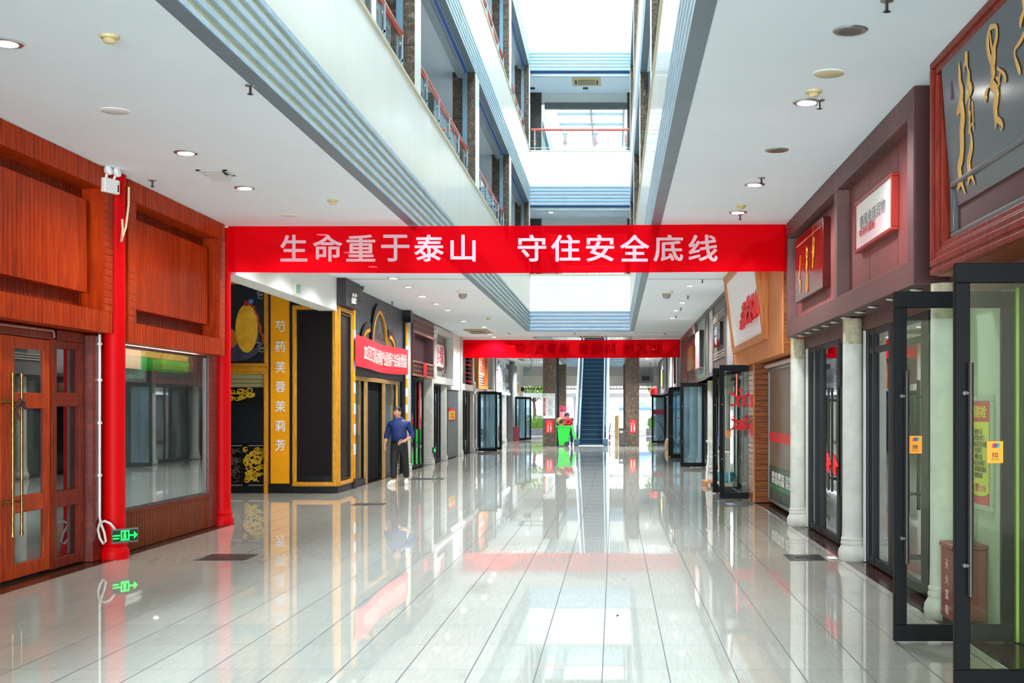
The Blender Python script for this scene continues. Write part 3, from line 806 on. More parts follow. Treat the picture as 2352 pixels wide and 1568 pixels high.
# emergency twin-head lamp on the first column
def emergency_lamp(x, y, z, rz, lab, s=1.0):
    t = thing('emergency_lamp', lab, 'lamp', (0, 0, 0), 'twin head emergency lamps', 'thing')
    part('housing', MB().box(-.15, .15, -.05, .03, -.13, .07), M_white, t, bevel=.012)
    part('label_strip', MB().box(.1, .125, -.053, -.049, -.1, 0), M_frame, t)
    for q in (-1, 1):
        h = MB().cyl((q*.075, -.03, .07), (q*.085, -.04, .12), .02, 10)
        h.lathe([(.028, -.045), (.062, -.012), (.068, .025), (.064, .03)], 0, 0, 20).v[:]
        hb = MB().lathe([(.026, -.05), (.064, -.012), (.07, .028), (.064, .032)], 0, 0, 20).xf(Matrix.Translation((q*.085, -.04, .17)) @ Matrix.Rotation(math.radians(72), 4, 'X'))
        nk = MB().cyl((q*.075, -.0, .06), (q*.085, -.02, .13), .018, 10)
        hd = part('lamp_head', MB().add(hb.v, hb.f).add(nk.v, nk.f), M_white, t)
        lens = MB().lathe([(.056, 0), (.05, .012), (.02, .018)], 0, 0, 18).xf(Matrix.Translation((q*.085, -.066, .178)) @ Matrix.Rotation(math.radians(72), 4, 'X'))
        part('lens', lens, pm('lamp_lens', (240, 240, 240), .15), hd)
    t.location = (x, y, z); t.rotation_euler = (0, 0, rz); t.scale = (s, s, s)
    return t
emergency_lamp(-5.235, 13.1, 3.93, math.radians(72), 'white twin head emergency lamp on the red column between the pine sign boxes', .74)
single('lamp_cord', MB().tube([(-5.20, 13.34, 3.6), (-5.19, 13.33, 3.48), (-5.20, 13.32, 3.36), (-5.18, 13.31, 3.42), (-5.16, 13.34, 3.52), (-5.14, 13.36, 3.75), (-5.16, 13.42, 3.95)], .012, 8), pm('cord_cream', (226, 206, 170), .5), 'cream cord dangling from the emergency lamp on the red column', 'cord', (-5.18, 13.33, 3.4))

# ------------------------------------------------------------------ side corridor: black and gold shop
Y2 = 24.1
struct('wall_left_side', MB().box(-13, -5.46, Y2+.08, 24.8, 0, CZ), pm('black_lacquer', (10, 10, 13), .35, spec=.3), smooth=False)
M_lacq = MC['black_lacquer']
t = thing('shop_window', 'black shop window with gold frame, cloud lattice and a large amber pendant picture', 'shop window', (-7.5, Y2, 0), None, 'thing')
g = MB().frame('y', -8.6, -6.60, 2.40, 4.06, .075, Y2-.05, Y2+.07).frame('y', -8.58, -6.62, 2.42, 4.04, .025, Y2-.075, Y2)
g.box(-8.6, -6.60, Y2-.06, Y2+.07, 2.27, 2.40).box(-8.6, -6.6, Y2-.09, Y2, 2.32, 2.36)
g.box(-6.68, -6.60, Y2-.06, Y2+.07, 0, 2.27).box(-6.665, -6.635, Y2-.085, Y2, 0, 2.27)
part('gold_frame', g, M_gold, t, bevel=.006)
part('cornice', MB().box(-8.6, -6.68, Y2-.03, Y2+.07, 2.18, 2.27).box(-8.6, -6.68, Y2-.01, Y2+.07, 2.10, 2.175).box(-8.6, -6.68, Y2+.01, Y2+.07, 2.02, 2.095), pm('olive_shutter_slats', (150, 142, 100), .5), t)
part('glass_pane', MB().box(-8.6, -6.68, Y2+.02, Y2+.03, .95, 1.72), pm('black_mirror_glass', (10, 14, 22), .06), t)
part('plinth', MB().box(-8.6, -6.68, Y2-.02, Y2+.07, 0, .14), M_lacq, t)
part('silver_rail', MB().box(-8.6, -7.1, Y2-.012, Y2+.02, .895, .915).box(-6.98, -6.70, Y2-.012, Y2+.02, .895, .915).box(-8.6, -7.1, Y2-.012, Y2+.02, .14, .16).box(-6.98, -6.7, Y2-.012, Y2+.02, .14, .16), M_steel, t)
def cloud_lattice(mb, x0, x1, z0, z1, y, sd, t_=.012, n=None):
    """scrolls and waves cut out of a sheet"""
    rn = random.Random(sd); w = x1-x0; h = z1-z0
    n = n or max(3, int(w*h*34))
    for k in range(n):
        cx, cz = rn.uniform(x0+.04, x1-.04), rn.uniform(z0+.05, z1-.05); a0 = rn.uniform(0, 6.28); r0 = rn.uniform(.035, .075)
        pts = []
        for q in range(15):
            a = a0 + q*.42; r = r0*(1-.055*q)
            px_, pz_ = cx+r*math.cos(a)*1.2, cz+r*math.sin(a)*.9
            pts.append((min(max(px_, x0+.014), x1-.014), y, min(max(pz_, z0+.014), z1-.014)))
        mb.tube(pts, .012, 5, [.0125*(1-.04*q) for q in range(15)])
        L = rn.uniform(.05, .10); ph = rn.uniform(0, 6)
        cx2, cz2 = rn.uniform(x0+.05, x1-.05), rn.uniform(z0+.04, z1-.04)
        pts = [(min(max(cx2-L+2*L*q/8, x0+.012), x1-.012), y, min(max(cz2+.02*math.sin(ph+q*.9), z0+.012), z1-.012)) for q in range(9)]
        mb.tube(pts, .01, 5, [.003+.009*math.sin(math.pi*q/8) for q in range(9)])
    return mb
M_scroll = pm('yellow_scroll', (206, 166, 16), .45); M_scroll_d = pm('dark_bronze_scroll', (78, 66, 46), .5)
lt = MB()
cloud_lattice(lt, -7.6, -6.85, 1.75, 2.02, Y2+.02, 3, n=16)
part('cloud_frieze', lt, M_scroll, t)
part('lattice_panel', cloud_lattice(MB(), -7.10, -6.69, .17, .89, Y2+.02, 11, n=34), M_scroll, t, 'yellow cloud scroll panel')
part('lattice_panel', cloud_lattice(MB(), -7.55, -7.12, .17, .89, Y2+.02, 12, n=34), M_scroll_d, t, 'dark bronze cloud scroll panel')
part('lattice_stile', MB().box(-7.12, -7.10, Y2-.005, Y2+.03, .16, .9), M_lacq, t)
pic = part('picture', MB().box(-8.52, -6.68, Y2+.02, Y2+.05, 2.48, 3.98), pm('picture_navy', (14, 18, 34), .35), t)
def disc(cx, cz, rx, rz, y, n=40, th=.006): return MB().prism([(cx+rx*math.cos(2*math.pi*i/n), cz+rz*math.sin(2*math.pi*i/n)) for i in range(n)], 'y', y-th, y)
part('pedestal_print', disc(-7.3, 2.75, .5, .24, Y2+.02).add(*(lambda m: (m.v, m.f))(disc(-6.98, 2.95, .2, .22, Y2+.02))), pm('print_lilac', (74, 70, 104), .5, var=.5, vscale=5), pic)
part('amber_print', disc(-7.02, 3.14, .215, .46, Y2+.013), pm('print_amber', (250, 206, 50), .4, var=.3, vscale=4, c2=(226, 150, 14)), pic)
part('bead_print', disc(-7.40, 2.95, .22, .2, Y2+.014), pm('print_orange', (206, 110, 24), .5), pic)
rp = MB()
for k in range(17):
    a = k/16; rp.ball((-6.93+.24*a**.8+.02*math.sin(k*1.5), Y2+.012, 3.60-.72*a), .026, 8, 6, sy=.25)
for k in range(14):
    a = k/13; rp.ball((-6.88+.2*a**.8, Y2+.012, 3.52-.72*a), .022, 8, 6, sy=.25)
part('cord_print', rp, pm('print_cord', (190, 74, 36), .6), pic)
part('knot_print', MB().ball((-7.02, Y2+.012, 3.62), .06, 10, 8, sy=.2), pm('print_red', (176, 20, 36), .5), pic)
part('knot_print', MB().ball((-6.94, Y2+.012, 3.66), .05, 10, 8, sy=.2), pm('print_blue', (60, 130, 210), .5), pic)
cl_ = MB()
for cx, cz in ((-6.76, 3.80), (-6.74, 2.78)):
    cl_.tube([(cx-.12, Y2+.015, cz+.09), (cx-.02, Y2+.015, cz+.09), (cx+.0, Y2+.015, cz+.05), (cx-.06, Y2+.015, cz+.03), (cx-.06, Y2+.015, cz), (cx+.05, Y2+.015, cz)], .008, 6)
    cl_.tube([(cx+.05, Y2+.015, cz-.03), (cx-.04, Y2+.015, cz-.03), (cx-.05, Y2+.015, cz-.07), (cx+.02, Y2+.015, cz-.09), (cx+.05, Y2+.015, cz-.07)], .008, 6)
part('cloud_outline_print', cl_, pm('print_silver', (190, 190, 200), .5), pic)

t = thing('vertical_signboard', 'tall amber signboard with seven white characters beside the amber picture', 'sign', (-6.37, Y2, 0), None, 'thing')
part('board', MB().box(-6.56, -6.20, Y2-.01, Y2+.06, .18, 4.0), M_yellow, t, bevel=.004)
part('edge_trim', MB().box(-6.595, -6.565, Y2+.01, Y2+.06, .0, 4.0).box(-6.195, -6.16, Y2+.01, Y2+.06, .0, 4.0), M_lacq, t)
part('plinth', MB().box(-6.6, -6.15, Y2-.02, Y2+.06, 0, .17), M_lacq, t)
for k, ch in enumerate('芍药芙蓉茉莉芳'):
    zc = zz([749, 796, 843, 888, 933, 978, 1022][k], Y2)
    vs, fs = fit_text(ch, .19, .215, .006, 0, .012)
    part('letter', MB().add(vs, fs, M_front(-6.372, Y2-.016, zc)), M_white_letter, t)

t = thing('display_pillar', 'square black pillar with a gold frame at the corner of the side corridor', 'pillar', (-5.7, Y2, 0), None, 'thing')
x0, x1 = -6.13, -5.28
part('core', MB().box(x0+.02, x1-.02, Y2-.03, 25.3, 0, 3.52), M_lacq, t)
g = MB().frame('y', x0, x1, .13, 3.58, .085, Y2-.08, Y2-.02).frame('y', x0+.02, x1-.02, .15, 3.56, .03, Y2-.1, Y2-.02)
g.frame('x', Y2-.02, 25.34, .13, 3.58, .085, x1-.02, x1+.03).frame('x', Y2, 25.32, .15, 3.56, .03, x1, x1+.05)
part('gold_frame', g, M_gold, t, bevel=.006)
M_mesh = pm('dark_mesh_panel', (24, 19, 21), .75, spec=.15, bump=.4, bscale=90)
part('front_panel', MB().box(x0+.1, x1-.1, Y2-.05, Y2-.03, .3, 3.46), M_mesh, t)
part('panel_trim', MB().frame('y', x0+.09, x1-.09, .22, 3.49, .02, Y2-.06, Y2-.035).box(x0+.1, x1-.1, Y2-.07, Y2-.05, .30, .33).frame('x', 24.28, 25.22, .24, 3.46, .03, x1-.02, x1+.015), M_lacq, t)
part('plinth', MB().box(x0-.02, x1+.02, Y2-.08, 25.36, 0, .12), M_lacq, t)
t = thing('pillar_head', 'grey block above the gold framed black pillar, under the ceiling', 'pillar', (-5.35, Y2, 3.6), None, 'structure')
part('block', MB().box(-5.44, -5.10, Y2-.09, 25.3, 3.585, CZ-.003), pm('charcoal_block', (62, 62, 66), .6, var=.3, vscale=3), t, smooth=False)
emergency_lamp(-5.075, 24.55, 3.72, math.radians(70), 'small white twin head emergency lamp above the gold framed black pillar', .55)

# black shopfront along the hall with the festival banner
YA, YZ = 25.42, 32.15
t = thing('black_shopfront', 'black shopfront with arched emblem, gold door posts and etched glass', 'shopfront', (-5.35, 28.8, 0), None, 'thing')
M_slate = pm('dark_slate_board', (72, 76, 82), .5, var=.25, vscale=1.4, stretch=(1, 1, .5))
part('upper_board', MB().box(-5.5, -5.34, YA+.1, YZ-.1, 2.29, CZ-.003), M_slate, t, smooth=False)
XA = -5.335
def arch(mb, cy, cz, rw, rh, w, x0, x1, a0=0, a1=math.pi, n=28, pw=1.0):
    o, i = [], []
    for k in range(n+1):
        a = a0+(a1-a0)*k/n
        o.append((cy+rw*math.cos(a), cz+rh*abs(math.sin(a))**pw)); i.append((cy+(rw-w)*math.cos(a), cz+(rh-w*1.1)*abs(math.sin(a))**pw))
    for k in range(n):
        mb.prism([o[k], o[k+1], i[k+1], i[k]], 'x', x0, x1)
    return mb
em = part('emblem', MB().add(*(lambda m: (m.v, m.f))(arch(arch(arch(MB(), 28.5, 2.9, 1.05, 1.08, .17, XA-.01, XA+.05), 29.75, 2.9, .95, .58, .16, XA-.01, XA+.045, 0, 1.75), 27.3, 2.9, .95, .58, .16, XA-.01, XA+.045, 1.39, math.pi))), M_lacq, t, 'arched emblem edged in black and gold')
part('gold_edge', arch(MB(), 28.5, 2.9, .90, .92, .07, XA-.01, XA+.06), M_gold, em)
part('gold_edge', arch(MB(), 29.75, 2.9, .8, .44, .07, XA-.01, XA+.055, 0, 1.6), M_gold, em)
part('gold_edge', arch(MB(), 27.3, 2.9, .8, .44, .07, XA-.01, XA+.055, 1.54, math.pi), M_gold, em)
M_fret = pm('fretwork_gold', (130, 98, 50), .5, var=.7, vscale=14)
def halfdisc(cy, cz, rw, rh, x0, x1, a0=0, a1=math.pi, n=24):
    return MB().prism([(cy, cz)] + [(cy+rw*math.cos(a0+(a1-a0)*k/n), cz+rh*math.sin(a0+(a1-a0)*k/n)) for k in range(n+1)], 'x', x0, x1)
part('centre_board', halfdisc(28.5, 2.9, .83, .85, XA-.02, XA+.02), pm('emblem_black', (40, 42, 48), .3), em)
part('side_fretwork', halfdisc(29.75, 2.9, .72, .38, XA-.02, XA+.01, 0, 1.6), M_fret, em)
part('side_fretwork', halfdisc(27.3, 2.9, .72, .38, XA-.02, XA+.01, 1.54, math.pi), M_fret, em)
part('lower_board', MB().box(XA-.01, XA+.03, 27.7, 29.4, 2.7, 3.14), pm('emblem_board', (72, 68, 74), .35), em)
part('lower_board_edge', MB().box(XA, XA+.045, 29.36, 29.44, 2.7, 3.2).box(XA, XA+.045, 27.64, 27.72, 2.7, 3.2), M_gold, em)
part('crest', MB().ball((XA+.02, 28.5, 3.42), .16, 10, 8, sx=.2).ball((XA+.02, 28.32, 3.3), .1, 10, 8, sx=.2).ball((XA+.02, 28.7, 3.3), .1, 10, 8, sx=.2), M_slate, em)
gp = MB()
for y in (26.65, 28.9, 29.0, 31.15): pass
posts = [(25.55, 25.62), (27.05, 27.22), (29.15, 29.32), (30.98, 31.06)]
pf = MB()
for a, b in posts: pf.box(-5.37, -5.315, a, b, .0, 2.29)
pf.box(-5.37, -5.305, 25.55, 31.06, 2.20, 2.29)
part('gold_posts', pf, pm('pale_gold_frame', (196, 146, 74), .35, metal=.3, var=.15, vscale=5), t, bevel=.006)
part('doorway_recess', MB().box(-5.52, -5.42, 27.22, 29.15, .02, 2.2), pm('doorway_black', (5, 8, 12), .8, spec=.1), t)  # black slab stands in for the dark of the open doorway
M_etch = pm('etched_glass', (56, 64, 66), .3, spec=.2, var=.8, vscale=26, c2=(12, 16, 18))
M_teal = pm('teal_dark_glass', (44, 62, 62), .08, var=.2, vscale=1)
for a, b in ((25.62, 27.05), (29.32, 30.98)):
    e = part('side_pane', MB().box(-5.44, -5.40, a, b, .12, 2.2), M_teal, t)
    part('etched_band', MB().box(-5.42, -5.395, a+.12, b-.3, .14, 1.05), M_etch, e)
    part('etched_band', MB().box(-5.42, -5.395, a+.12, b-.3, 1.7, 2.15), M_etch, e)
    part('paper_strip', MB().box(-5.41, -5.393, a+.2, a+.4, 1.05, 1.4), pm('faded_pink_paper', (150, 90, 96), .6), e)
part('plinth', MB().box(-5.5, -5.33, YA, 27.05, 0, .12).box(-5.5, -5.33, 29.32, 31.4, 0, .12), M_lacq, t)
def striped_pole(y, lab):
    p = thing('striped_pole', lab, 'pole', (-5.27, y, 0), 'amber banded poles of the black shopfront', 'thing')
    part('pole', MB().box(-5.34, -5.25, y-.05, y+.05, .15, 3.78), M_yellow, p, bevel=.004)
    part('backing', MB().box(-5.42, -5.28, y-.12, y+.12, .15, 3.85), M_lacq, p)
    part('capital', MB().prism([(y-.13, 3.80), (y+.13, 3.80), (y+.2, CZ-.12), (y+.2, CZ-.005), (y-.2, CZ-.005), (y-.2, CZ-.12)], 'x', -5.42, -5.13), M_lacq, p, bevel=.01)
    part('plinth', MB().box(-5.42, -5.22, y-.13, y+.13, 0, .2), M_lacq, p)
    for z in (2.98, 2.38, 1.92, 1.5, 1.08, .68): part('white_band', MB().box(-5.345, -5.245, y-.055, y+.055, z, z+.22), M_paper, p)
striped_pole(25.55, 'amber pole with white bands at the near end of the black shopfront')
striped_pole(32.0, 'amber pole with white bands at the far end of the black shopfront')
t = thing('shop_banner', 'small red banner with white writing hung across the black shopfront', 'banner', (-5.2, 28.7, 2.8))
cb = MB(); n = 24
def bpt(k, z):
    a = k/n; y = 25.36+6.55*a
    return (-5.2 + .05*math.sin(3.1*a*math.pi), y, z - .045*math.sin(math.pi*a))
for k in range(n):
    cb.poly([bpt(k, 2.47), bpt(k+1, 2.47), bpt(k+1, 3.10), bpt(k, 3.10)])
o = part('cloth', cb, pm('banner_cloth', (226, 10, 34), .6), t, recalc=False)
vs, fs = fit_text('2025江西工艺美术品大师体验产业园创新午会启动大型公益活动', 5.45, .34, 0, 0, .012)
vs2 = []
for v in vs:
    a = min(max((v[0]+2.85+.5)/6.55, 0), 1)
    p = bpt(a*n, 2.80+v[1]); vs2.append((p[0]+.012, p[1], p[2]))
part('lettering', MB().add(vs2, fs), M_paper, t, smooth=False, recalc=False)
# ------------------------------------------------------------------ west side beyond the black shopfront
def stone_column(x, y, lab, r=.105, top=2.62, sq=False, group='cast stone columns of the shopfronts'):
    t = thing('stone_column', lab, 'column', (x, y, 0), group, 'thing')
    if sq:
        part('shaft', MB().box(x-r, x+r, y-r*1.5, y+r*1.5, 0, top), M_colgrey, t, bevel=.01)
        part('base', MB().box(x-r-.03, x+r+.03, y-r*1.5-.03, y+r*1.5+.03, 0, .14).box(x-r-.015, x+r+.015, y-r*1.5-.015, y+r*1.5+.015, .14, .2), M_colgrey, t, bevel=.012)
    else:
        part('shaft', MB().lathe([(r*1.06, .25), (r*1.02, .4), (r, 1.2), (r*.98, top-.28)], x, y, 32), M_colgrey, t)
        part('bare_top', MB().lathe([(r*.965, top-.3), (r*.96, top-.01)], x, y, 32), pm('bare_cement', (196, 188, 160), .85, var=.25, vscale=14), t)
        part('base', MB().lathe([(r*1.28, 0), (r*1.42, .03), (r*1.46, .075), (r*1.40, .12), (r*1.2, .155), (r*1.14, .168), (r*1.17, .175), (r*1.2, .19), (r*1.17, .205), (r*1.1, .215), (r*1.16, .228), (r*1.14, .245), (r*1.06, .255)], x, y, 32), M_colgrey, t)
    return t
for y, top, lab in ((32.55, CZ-.003, 'cast stone column just past the black shopfront, behind the walking man'), (36.72, CZ-.003, 'cast stone column past the carved red sign box, small green sign at its foot'),
                    (39.6, 2.352, 'cast stone column below the grey sign with the red written plaque'), (43.75, CZ-.003, 'cast stone column beside the grey steel door, holding the rear banner'),
                    (47.4, CZ-.003, 'cast stone column with a ring ornament, near the open glass door'), (57.2, 2.30, 'shaded stone column under the ornate white and bronze sign'),
                    (61.6, 2.30, 'shaded stone column past the ornate white and bronze sign')):
    stone_column(-5.40, y, lab, .125, top, True)
def storefront(name_lab, x, y0, y1, posts, z1=2.4, sgn=1, trans=None, gl=M_glass_d, loc=None):
    t = thing('glass_storefront', name_lab, 'storefront', (x, (y0+y1)/2, 0), 'framed glass storefronts', 'thing')
    f = MB().box(x-.03, x+.03, y0, y1, .02, .1).box(x-.03, x+.03, y0, y1, z1-.06, z1)
    if trans: f.box(x-.03, x+.03, y0, y1, trans, trans+.06)
    for a, w in posts: f.box(x-.035, x+.035, a-w/2, a+w/2, .02, z1)
    part('frame', f, M_frame, t, bevel=.004)
    ps = sorted([a for a, w in posts])
    ed = sorted(set([y0] + ps + [y1]))
    for a, b in zip(ed[:-1], ed[1:]):
        if b-a > .2: part('glass_pane', MB().box(x-.006, x+.006, a+.03, b-.03, .1, z1-.06), gl, t)
    return t
def pull_bars(t, x, ys, z0, z1, sgn, m=None):
    for y in ys:
        b = MB().cyl((x+sgn*.07, y, z0), (x+sgn*.07, y, z1), .016, 10)
        for z in (z0+.15, z1-.15): b.cyl((x+sgn*.07, y, z), (x, y, z), .012, 8)
        part('pull_bar', b, m or M_dsteel, t)
XS = -5.42
s = storefront('dark framed glass shopfront with a red strip between the black shop and the carved sign', XS, 32.8, 35.7, [(32.85, .1), (33.5, .1), (34.25, .08), (35.0, .12), (35.65, .1)], 2.46)
pull_bars(s, XS, (33.95, 34.45), .55, 1.85, 1)
single('red_couplet', MB().box(XS+.04, XS+.05, 34.75, 35.0, 1.05, 2.35), M_red, 'long narrow red paper strip on the glass shopfront behind the walking man', 'paper strip', (XS+.045, 34.9, 1.7))
s = storefront('dark framed glass shopfront below the grey sign with the red plaque', XS, 36.95, 39.2, [(37.0, .1), (37.2, .1), (38.0, .08), (38.6, .1), (39.15, .1)], 2.35)
pull_bars(s, XS, (37.75, 38.25), .6, 1.85, 1)
s = storefront('dark framed glass shopfront between the steel door and the ring column', XS, 44.1, 47.1, [(44.2, .1), (45.2, .12), (46.3, .1), (47.0, .1)], 2.26)
pull_bars(s, XS, (45.0, 45.45), .5, 1.8, 1)
storefront('dark framed glass shopfront behind the open blue glass door', XS, 47.8, 55.3, [(50.2, .1), (52.5, .1), (54.7, .1)], 2.3)
storefront('dark framed glass shopfront between the two shaded columns', XS, 57.6, 61.2, [(58.5, .1), (60.2, .1)], 2.3)
storefront('dark framed glass shopfront near the exit', XS, 62.0, 73.3, [(64.8, .1), (68.2, .1)], 2.3)
struct('wall_left_upper', MB().box(-5.75, -5.53, 32.2, 73.4, 2.3, CZ), pm('grey_fascia_wall', (168, 168, 166), .7, var=.1), smooth=False)
# carved dark red sign box
def ydims(a, b, z0, z1): return a, b, z0, z1
t = thing('carved_sign_box', 'dark red carved sign box with a pale pink poster, past the black shopfront', 'sign box', (-5.35, 34.6, 2.5), None, 'thing')
M_rose = pm('dark_rosewood', (74, 30, 28), .4, var=.3, vscale=6)
fr = MB().box(-5.52, -5.22, 32.78, 36.5, 3.62, CZ-.03).box(-5.52, -5.22, 32.78, 36.5, 2.5, 2.84).box(-5.52, -5.22, 32.78, 33.05, 2.84, 3.62).box(-5.52, -5.22, 36.3, 36.5, 2.84, 3.62)
part('frame', fr, M_rose, t, smooth=False)
cv = MB(); rn = random.Random(5)
for zc in (3.78, 3.9, 2.62, 2.74):
    for k in range(26): cv.box(-5.225, -5.205, 32.86+k*.14, 32.95+k*.14, zc-.035, zc+.035)
part('carving', cv, pm('rosewood_carving', (112, 62, 52), .5), t)
part('trim', MB().box(-5.23, -5.19, 32.78, 36.5, 3.6, 3.66).box(-5.23, -5.19, 32.78, 36.5, 2.83, 2.88).box(-5.23, -5.19, 32.78, 36.5, 2.48, 2.53), pm('rosewood_light', (170, 116, 96), .4), t)
part('backing', MB().box(-5.52, -5.44, 33.05, 36.3, 2.84, 3.62), pm('plum_backing', (62, 30, 40), .5, var=.3, vscale=2, stretch=(1, 5, 1)), t, smooth=False)
part('poster', MB().box(-5.44, -5.425, 33.35, 34.35, 2.98, 3.55), pm('pale_pink_poster', (222, 170, 166), .5, var=.12, vscale=4), t)
single('red_notice', MB().box(-5.19, -5.18, 34.3, 34.9, 2.50, 2.86), M_red, 'bright red paper square on the lower edge of the carved sign box', 'notice', (-5.185, 34.6, 2.68))
# grey sign with written plaque
t = thing('grey_sign_box', 'pale grey sign box with a white plaque of red brush writing', 'sign box', (-5.35, 38.9, 2.45), None, 'thing')
part('frame', MB().frame('x', 37.0, 41.0, 2.42, CZ-.04, .16, -5.5, -5.22).box(-5.5, -5.2, 36.95, 41.05, 2.36, 2.46), pm('pale_grey_frame', (206, 206, 200), .5), t, smooth=False, bevel=.012)
part('backing', MB().box(-5.5, -5.42, 37.16, 40.84, 2.58, 3.9), pm('grey_linen_board', (160, 156, 150), .6, var=.1, vscale=3), t, smooth=False)
part('branch_relief', MB().tube([(-5.41, 38, 3.85), (-5.40, 38.4, 3.6), (-5.40, 38.9, 3.5)], .03, 8).tube([(-5.41, 40.0, 3.8), (-5.40, 40.45, 3.4), (-5.4, 40.5, 3.0), (-5.41, 40.2, 2.7), (-5.41, 39.7, 2.68)], .035, 8), pm('branch_grey', (104, 98, 94), .5), t)
pq = part('plaque', MB().prism([(37.4, 2.98), (37.5, 2.86), (39.7, 2.84), (39.85, 2.95), (39.95, 3.25), (39.85, 3.55), (39.75, 3.66), (37.5, 3.62), (37.4, 3.5), (37.35, 3.25)], 'x', -5.42, -5.36), pm('plaque_border', (92, 40, 34), .4), t)
part('plaque_face', MB().prism([(37.55, 3.0), (37.65, 2.92), (39.55, 2.9), (39.68, 3.0), (39.76, 3.25), (39.68, 3.52), (39.58, 3.6), (37.65, 3.56), (37.55, 3.47), (37.5, 3.25)], 'x', -5.36, -5.352), pm('plaque_white', (236, 226, 222), .5), pq)
vs, fs = fit_text('珍缘', 1.7, .56, .004)
part('brush_writing', MB().add(vs, fs, M_east(-5.348, 38.62, 3.26)), pm('brush_red', (186, 34, 48), .5), pq)
emergency_lamp(-5.22, 36.72, 3.75, math.radians(60), 'small twin head emergency lamp between the carved red sign and the grey sign', .6)
# white pier, grey steel door with notice
struct('wall_left_pier', MB().box(-5.55, -5.31, 41.05, 43.5, 2.25, CZ).box(-5.55, -5.31, 43.3, 43.5, 0, 2.3), M_wall, smooth=False)
t = thing('steel_door_leaf', 'dark grey steel door with a yellow and red notice', 'door', (-5.36, 41.9, 0), None, 'thing')
part('leaf', MB().box(-5.42, -5.35, 40.55, 43.2, .02, 2.24), M_grey, t, bevel=.006)
part('handle', MB().cyl((-5.35, 42.9, .98), (-5.30, 42.9, .98), .015).cyl((-5.30, 42.9, .98), (-5.30, 42.65, .98), .013), M_steel, t)
t = thing('door_notice', 'small red and yellow safety notice on the grey steel door', 'notice', (-5.34, 41.6, 1.4))
part('sheet', MB().box(-5.348, -5.34, 40.8, 42.3, 1.25, 1.55), pm('notice_yellow', (246, 178, 10), .5), t)
part('header', MB().box(-5.341, -5.334, 40.8, 42.3, 1.55, 1.62).box(-5.341, -5.334, 40.8, 42.3, 1.25, 1.28), M_red, t)
vs, fs = fit_text('请勿\n堆物', 1.0, .2, .002)
part('lettering', MB().add(vs, fs, M_east(-5.338, 41.6, 1.4)), pm('notice_red', (170, 60, 10), .5), t)
single('door_bell', MB().box(-5.34, -5.30, 40.62, 40.75, 1.55, 1.66), M_red, 'small red call button box beside the grey steel door', 'button', (-5.32, 40.7, 1.6))
def low_exit_sign(x, y, lab):
    t = thing('exit_sign', lab, 'sign', (x, y, .4))
    part('housing', MB().box(x-.01, x+.02, y-.17, y+.17, .33, .50), M_frame, t, bevel=.004)
    part('running_figure', MB().box(x+.02, x+.024, y-.05, y+.05, .37, .46).box(x+.02, x+.024, y-.13, y-.07, .40, .425).prism([(y+.07, .39), (y+.14, .415), (y+.07, .44)], 'x', x+.02, x+.024), MC['exit_green'], t)
low_exit_sign(-5.25, 36.72, 'small green exit sign on the column under the carved sign box')
# striped mauve panel above the storefront past the banner
t = thing('rung_sign_box', 'mauve sign panel with a column of red and white rungs, under the rear banner', 'sign box', (-5.4, 45.4, 2.45), None, 'thing')
part('panel', MB().box(-5.5, -5.4, 44.0, 46.9, 2.45, CZ-.01), pm('mauve_panel', (138, 104, 108), .5, var=.1), t, smooth=False)
part('edge_board', MB().box(-5.5, -5.28, 46.75, 46.95, 2.45, CZ-.01), pm('oxblood_board', (130, 30, 30), .5), t)
for k in range(9): part('rung', MB().box(-5.45, -5.29, 45.9, 46.75, 2.6+k*.15, 2.66+k*.15), M_maroon_d if k % 2 else M_red, t)
part('white_infill', MB().box(-5.48, -5.40, 45.9, 46.75, 2.5, CZ-.02), M_white, t)
part('sill', MB().box(-5.5, -5.25, 44.0, 46.95, 2.28, 2.5), M_white, t)
single('ring_ornament', MB().tube([(-5.26, 47.4+.28*math.cos(a*.314), 2.40+.2*math.sin(a*.314)) for a in range(21)], .05, 8), M_colgrey, 'stone ring ornament on the column before the orange framed sign', 'ornament', (-5.26, 47.4, 2.4))
# orange framed sign
t = thing('orange_framed_sign', 'orange wood framed sign with a peach plaque and red characters', 'sign box', (-5.4, 50.3, 2.4), None, 'thing')
part('frame', MB().frame('x', 48.5, 52.3, 2.42, CZ-.02, .3, -5.5, -5.22, wv=.12), wood('orange_frame_wood', (150, 76, 20), (182, 100, 36), (196, 116, 50), knots=False), t, smooth=False)
part('plaque', MB().box(-5.5, -5.34, 48.8, 52.0, 2.98, 3.95), pm('peach_plaque', (224, 164, 130), .5), t)
part('stripe_board', MB().box(-5.5, -5.38, 48.8, 52.0, 2.3, 2.96), M_white, t)
for k in range(4): part('dark_stripe', MB().box(-5.385, -5.36, 48.8, 52.0, 2.56+k*.1, 2.60+k*.1), M_maroon_d, t)
vs, fs = fit_text('上品居', 2.5, .55, .004)
part('lettering', MB().add(vs, fs, M_east(-5.335, 50.4, 3.35)), M_red, t)
# engraved grey slab
t = thing('engraved_slab', 'grey engraved stone slab beside the orange framed sign', 'sign', (-5.4, 53.6, 2.4), None, 'thing')
part('slab', MB().box(-5.5, -5.3, 52.4, 54.9, 2.5, CZ-.06), pm('engraved_grey', (108, 110, 114), .45, var=.35, vscale=9), t, bevel=.01)
part('surround', MB().frame('x', 52.3, 55.0, 2.36, CZ-.005, .1, -5.5, -5.27), pm('light_grey_surround', (196, 196, 190), .6), t)
stone_column(-5.40, 55.6, 'stone column with a dark red stripe between engraved slab and ornate white sign', .125, CZ-.003, True)
single('red_stripe', MB().box(-5.29, -5.262, 56.0, 56.25, 2.35, CZ-.01), MC['oxblood_board'], 'dark red vertical stripe board at the near edge of the ornate white sign', 'board', (-5.275, 56.1, 3.2))
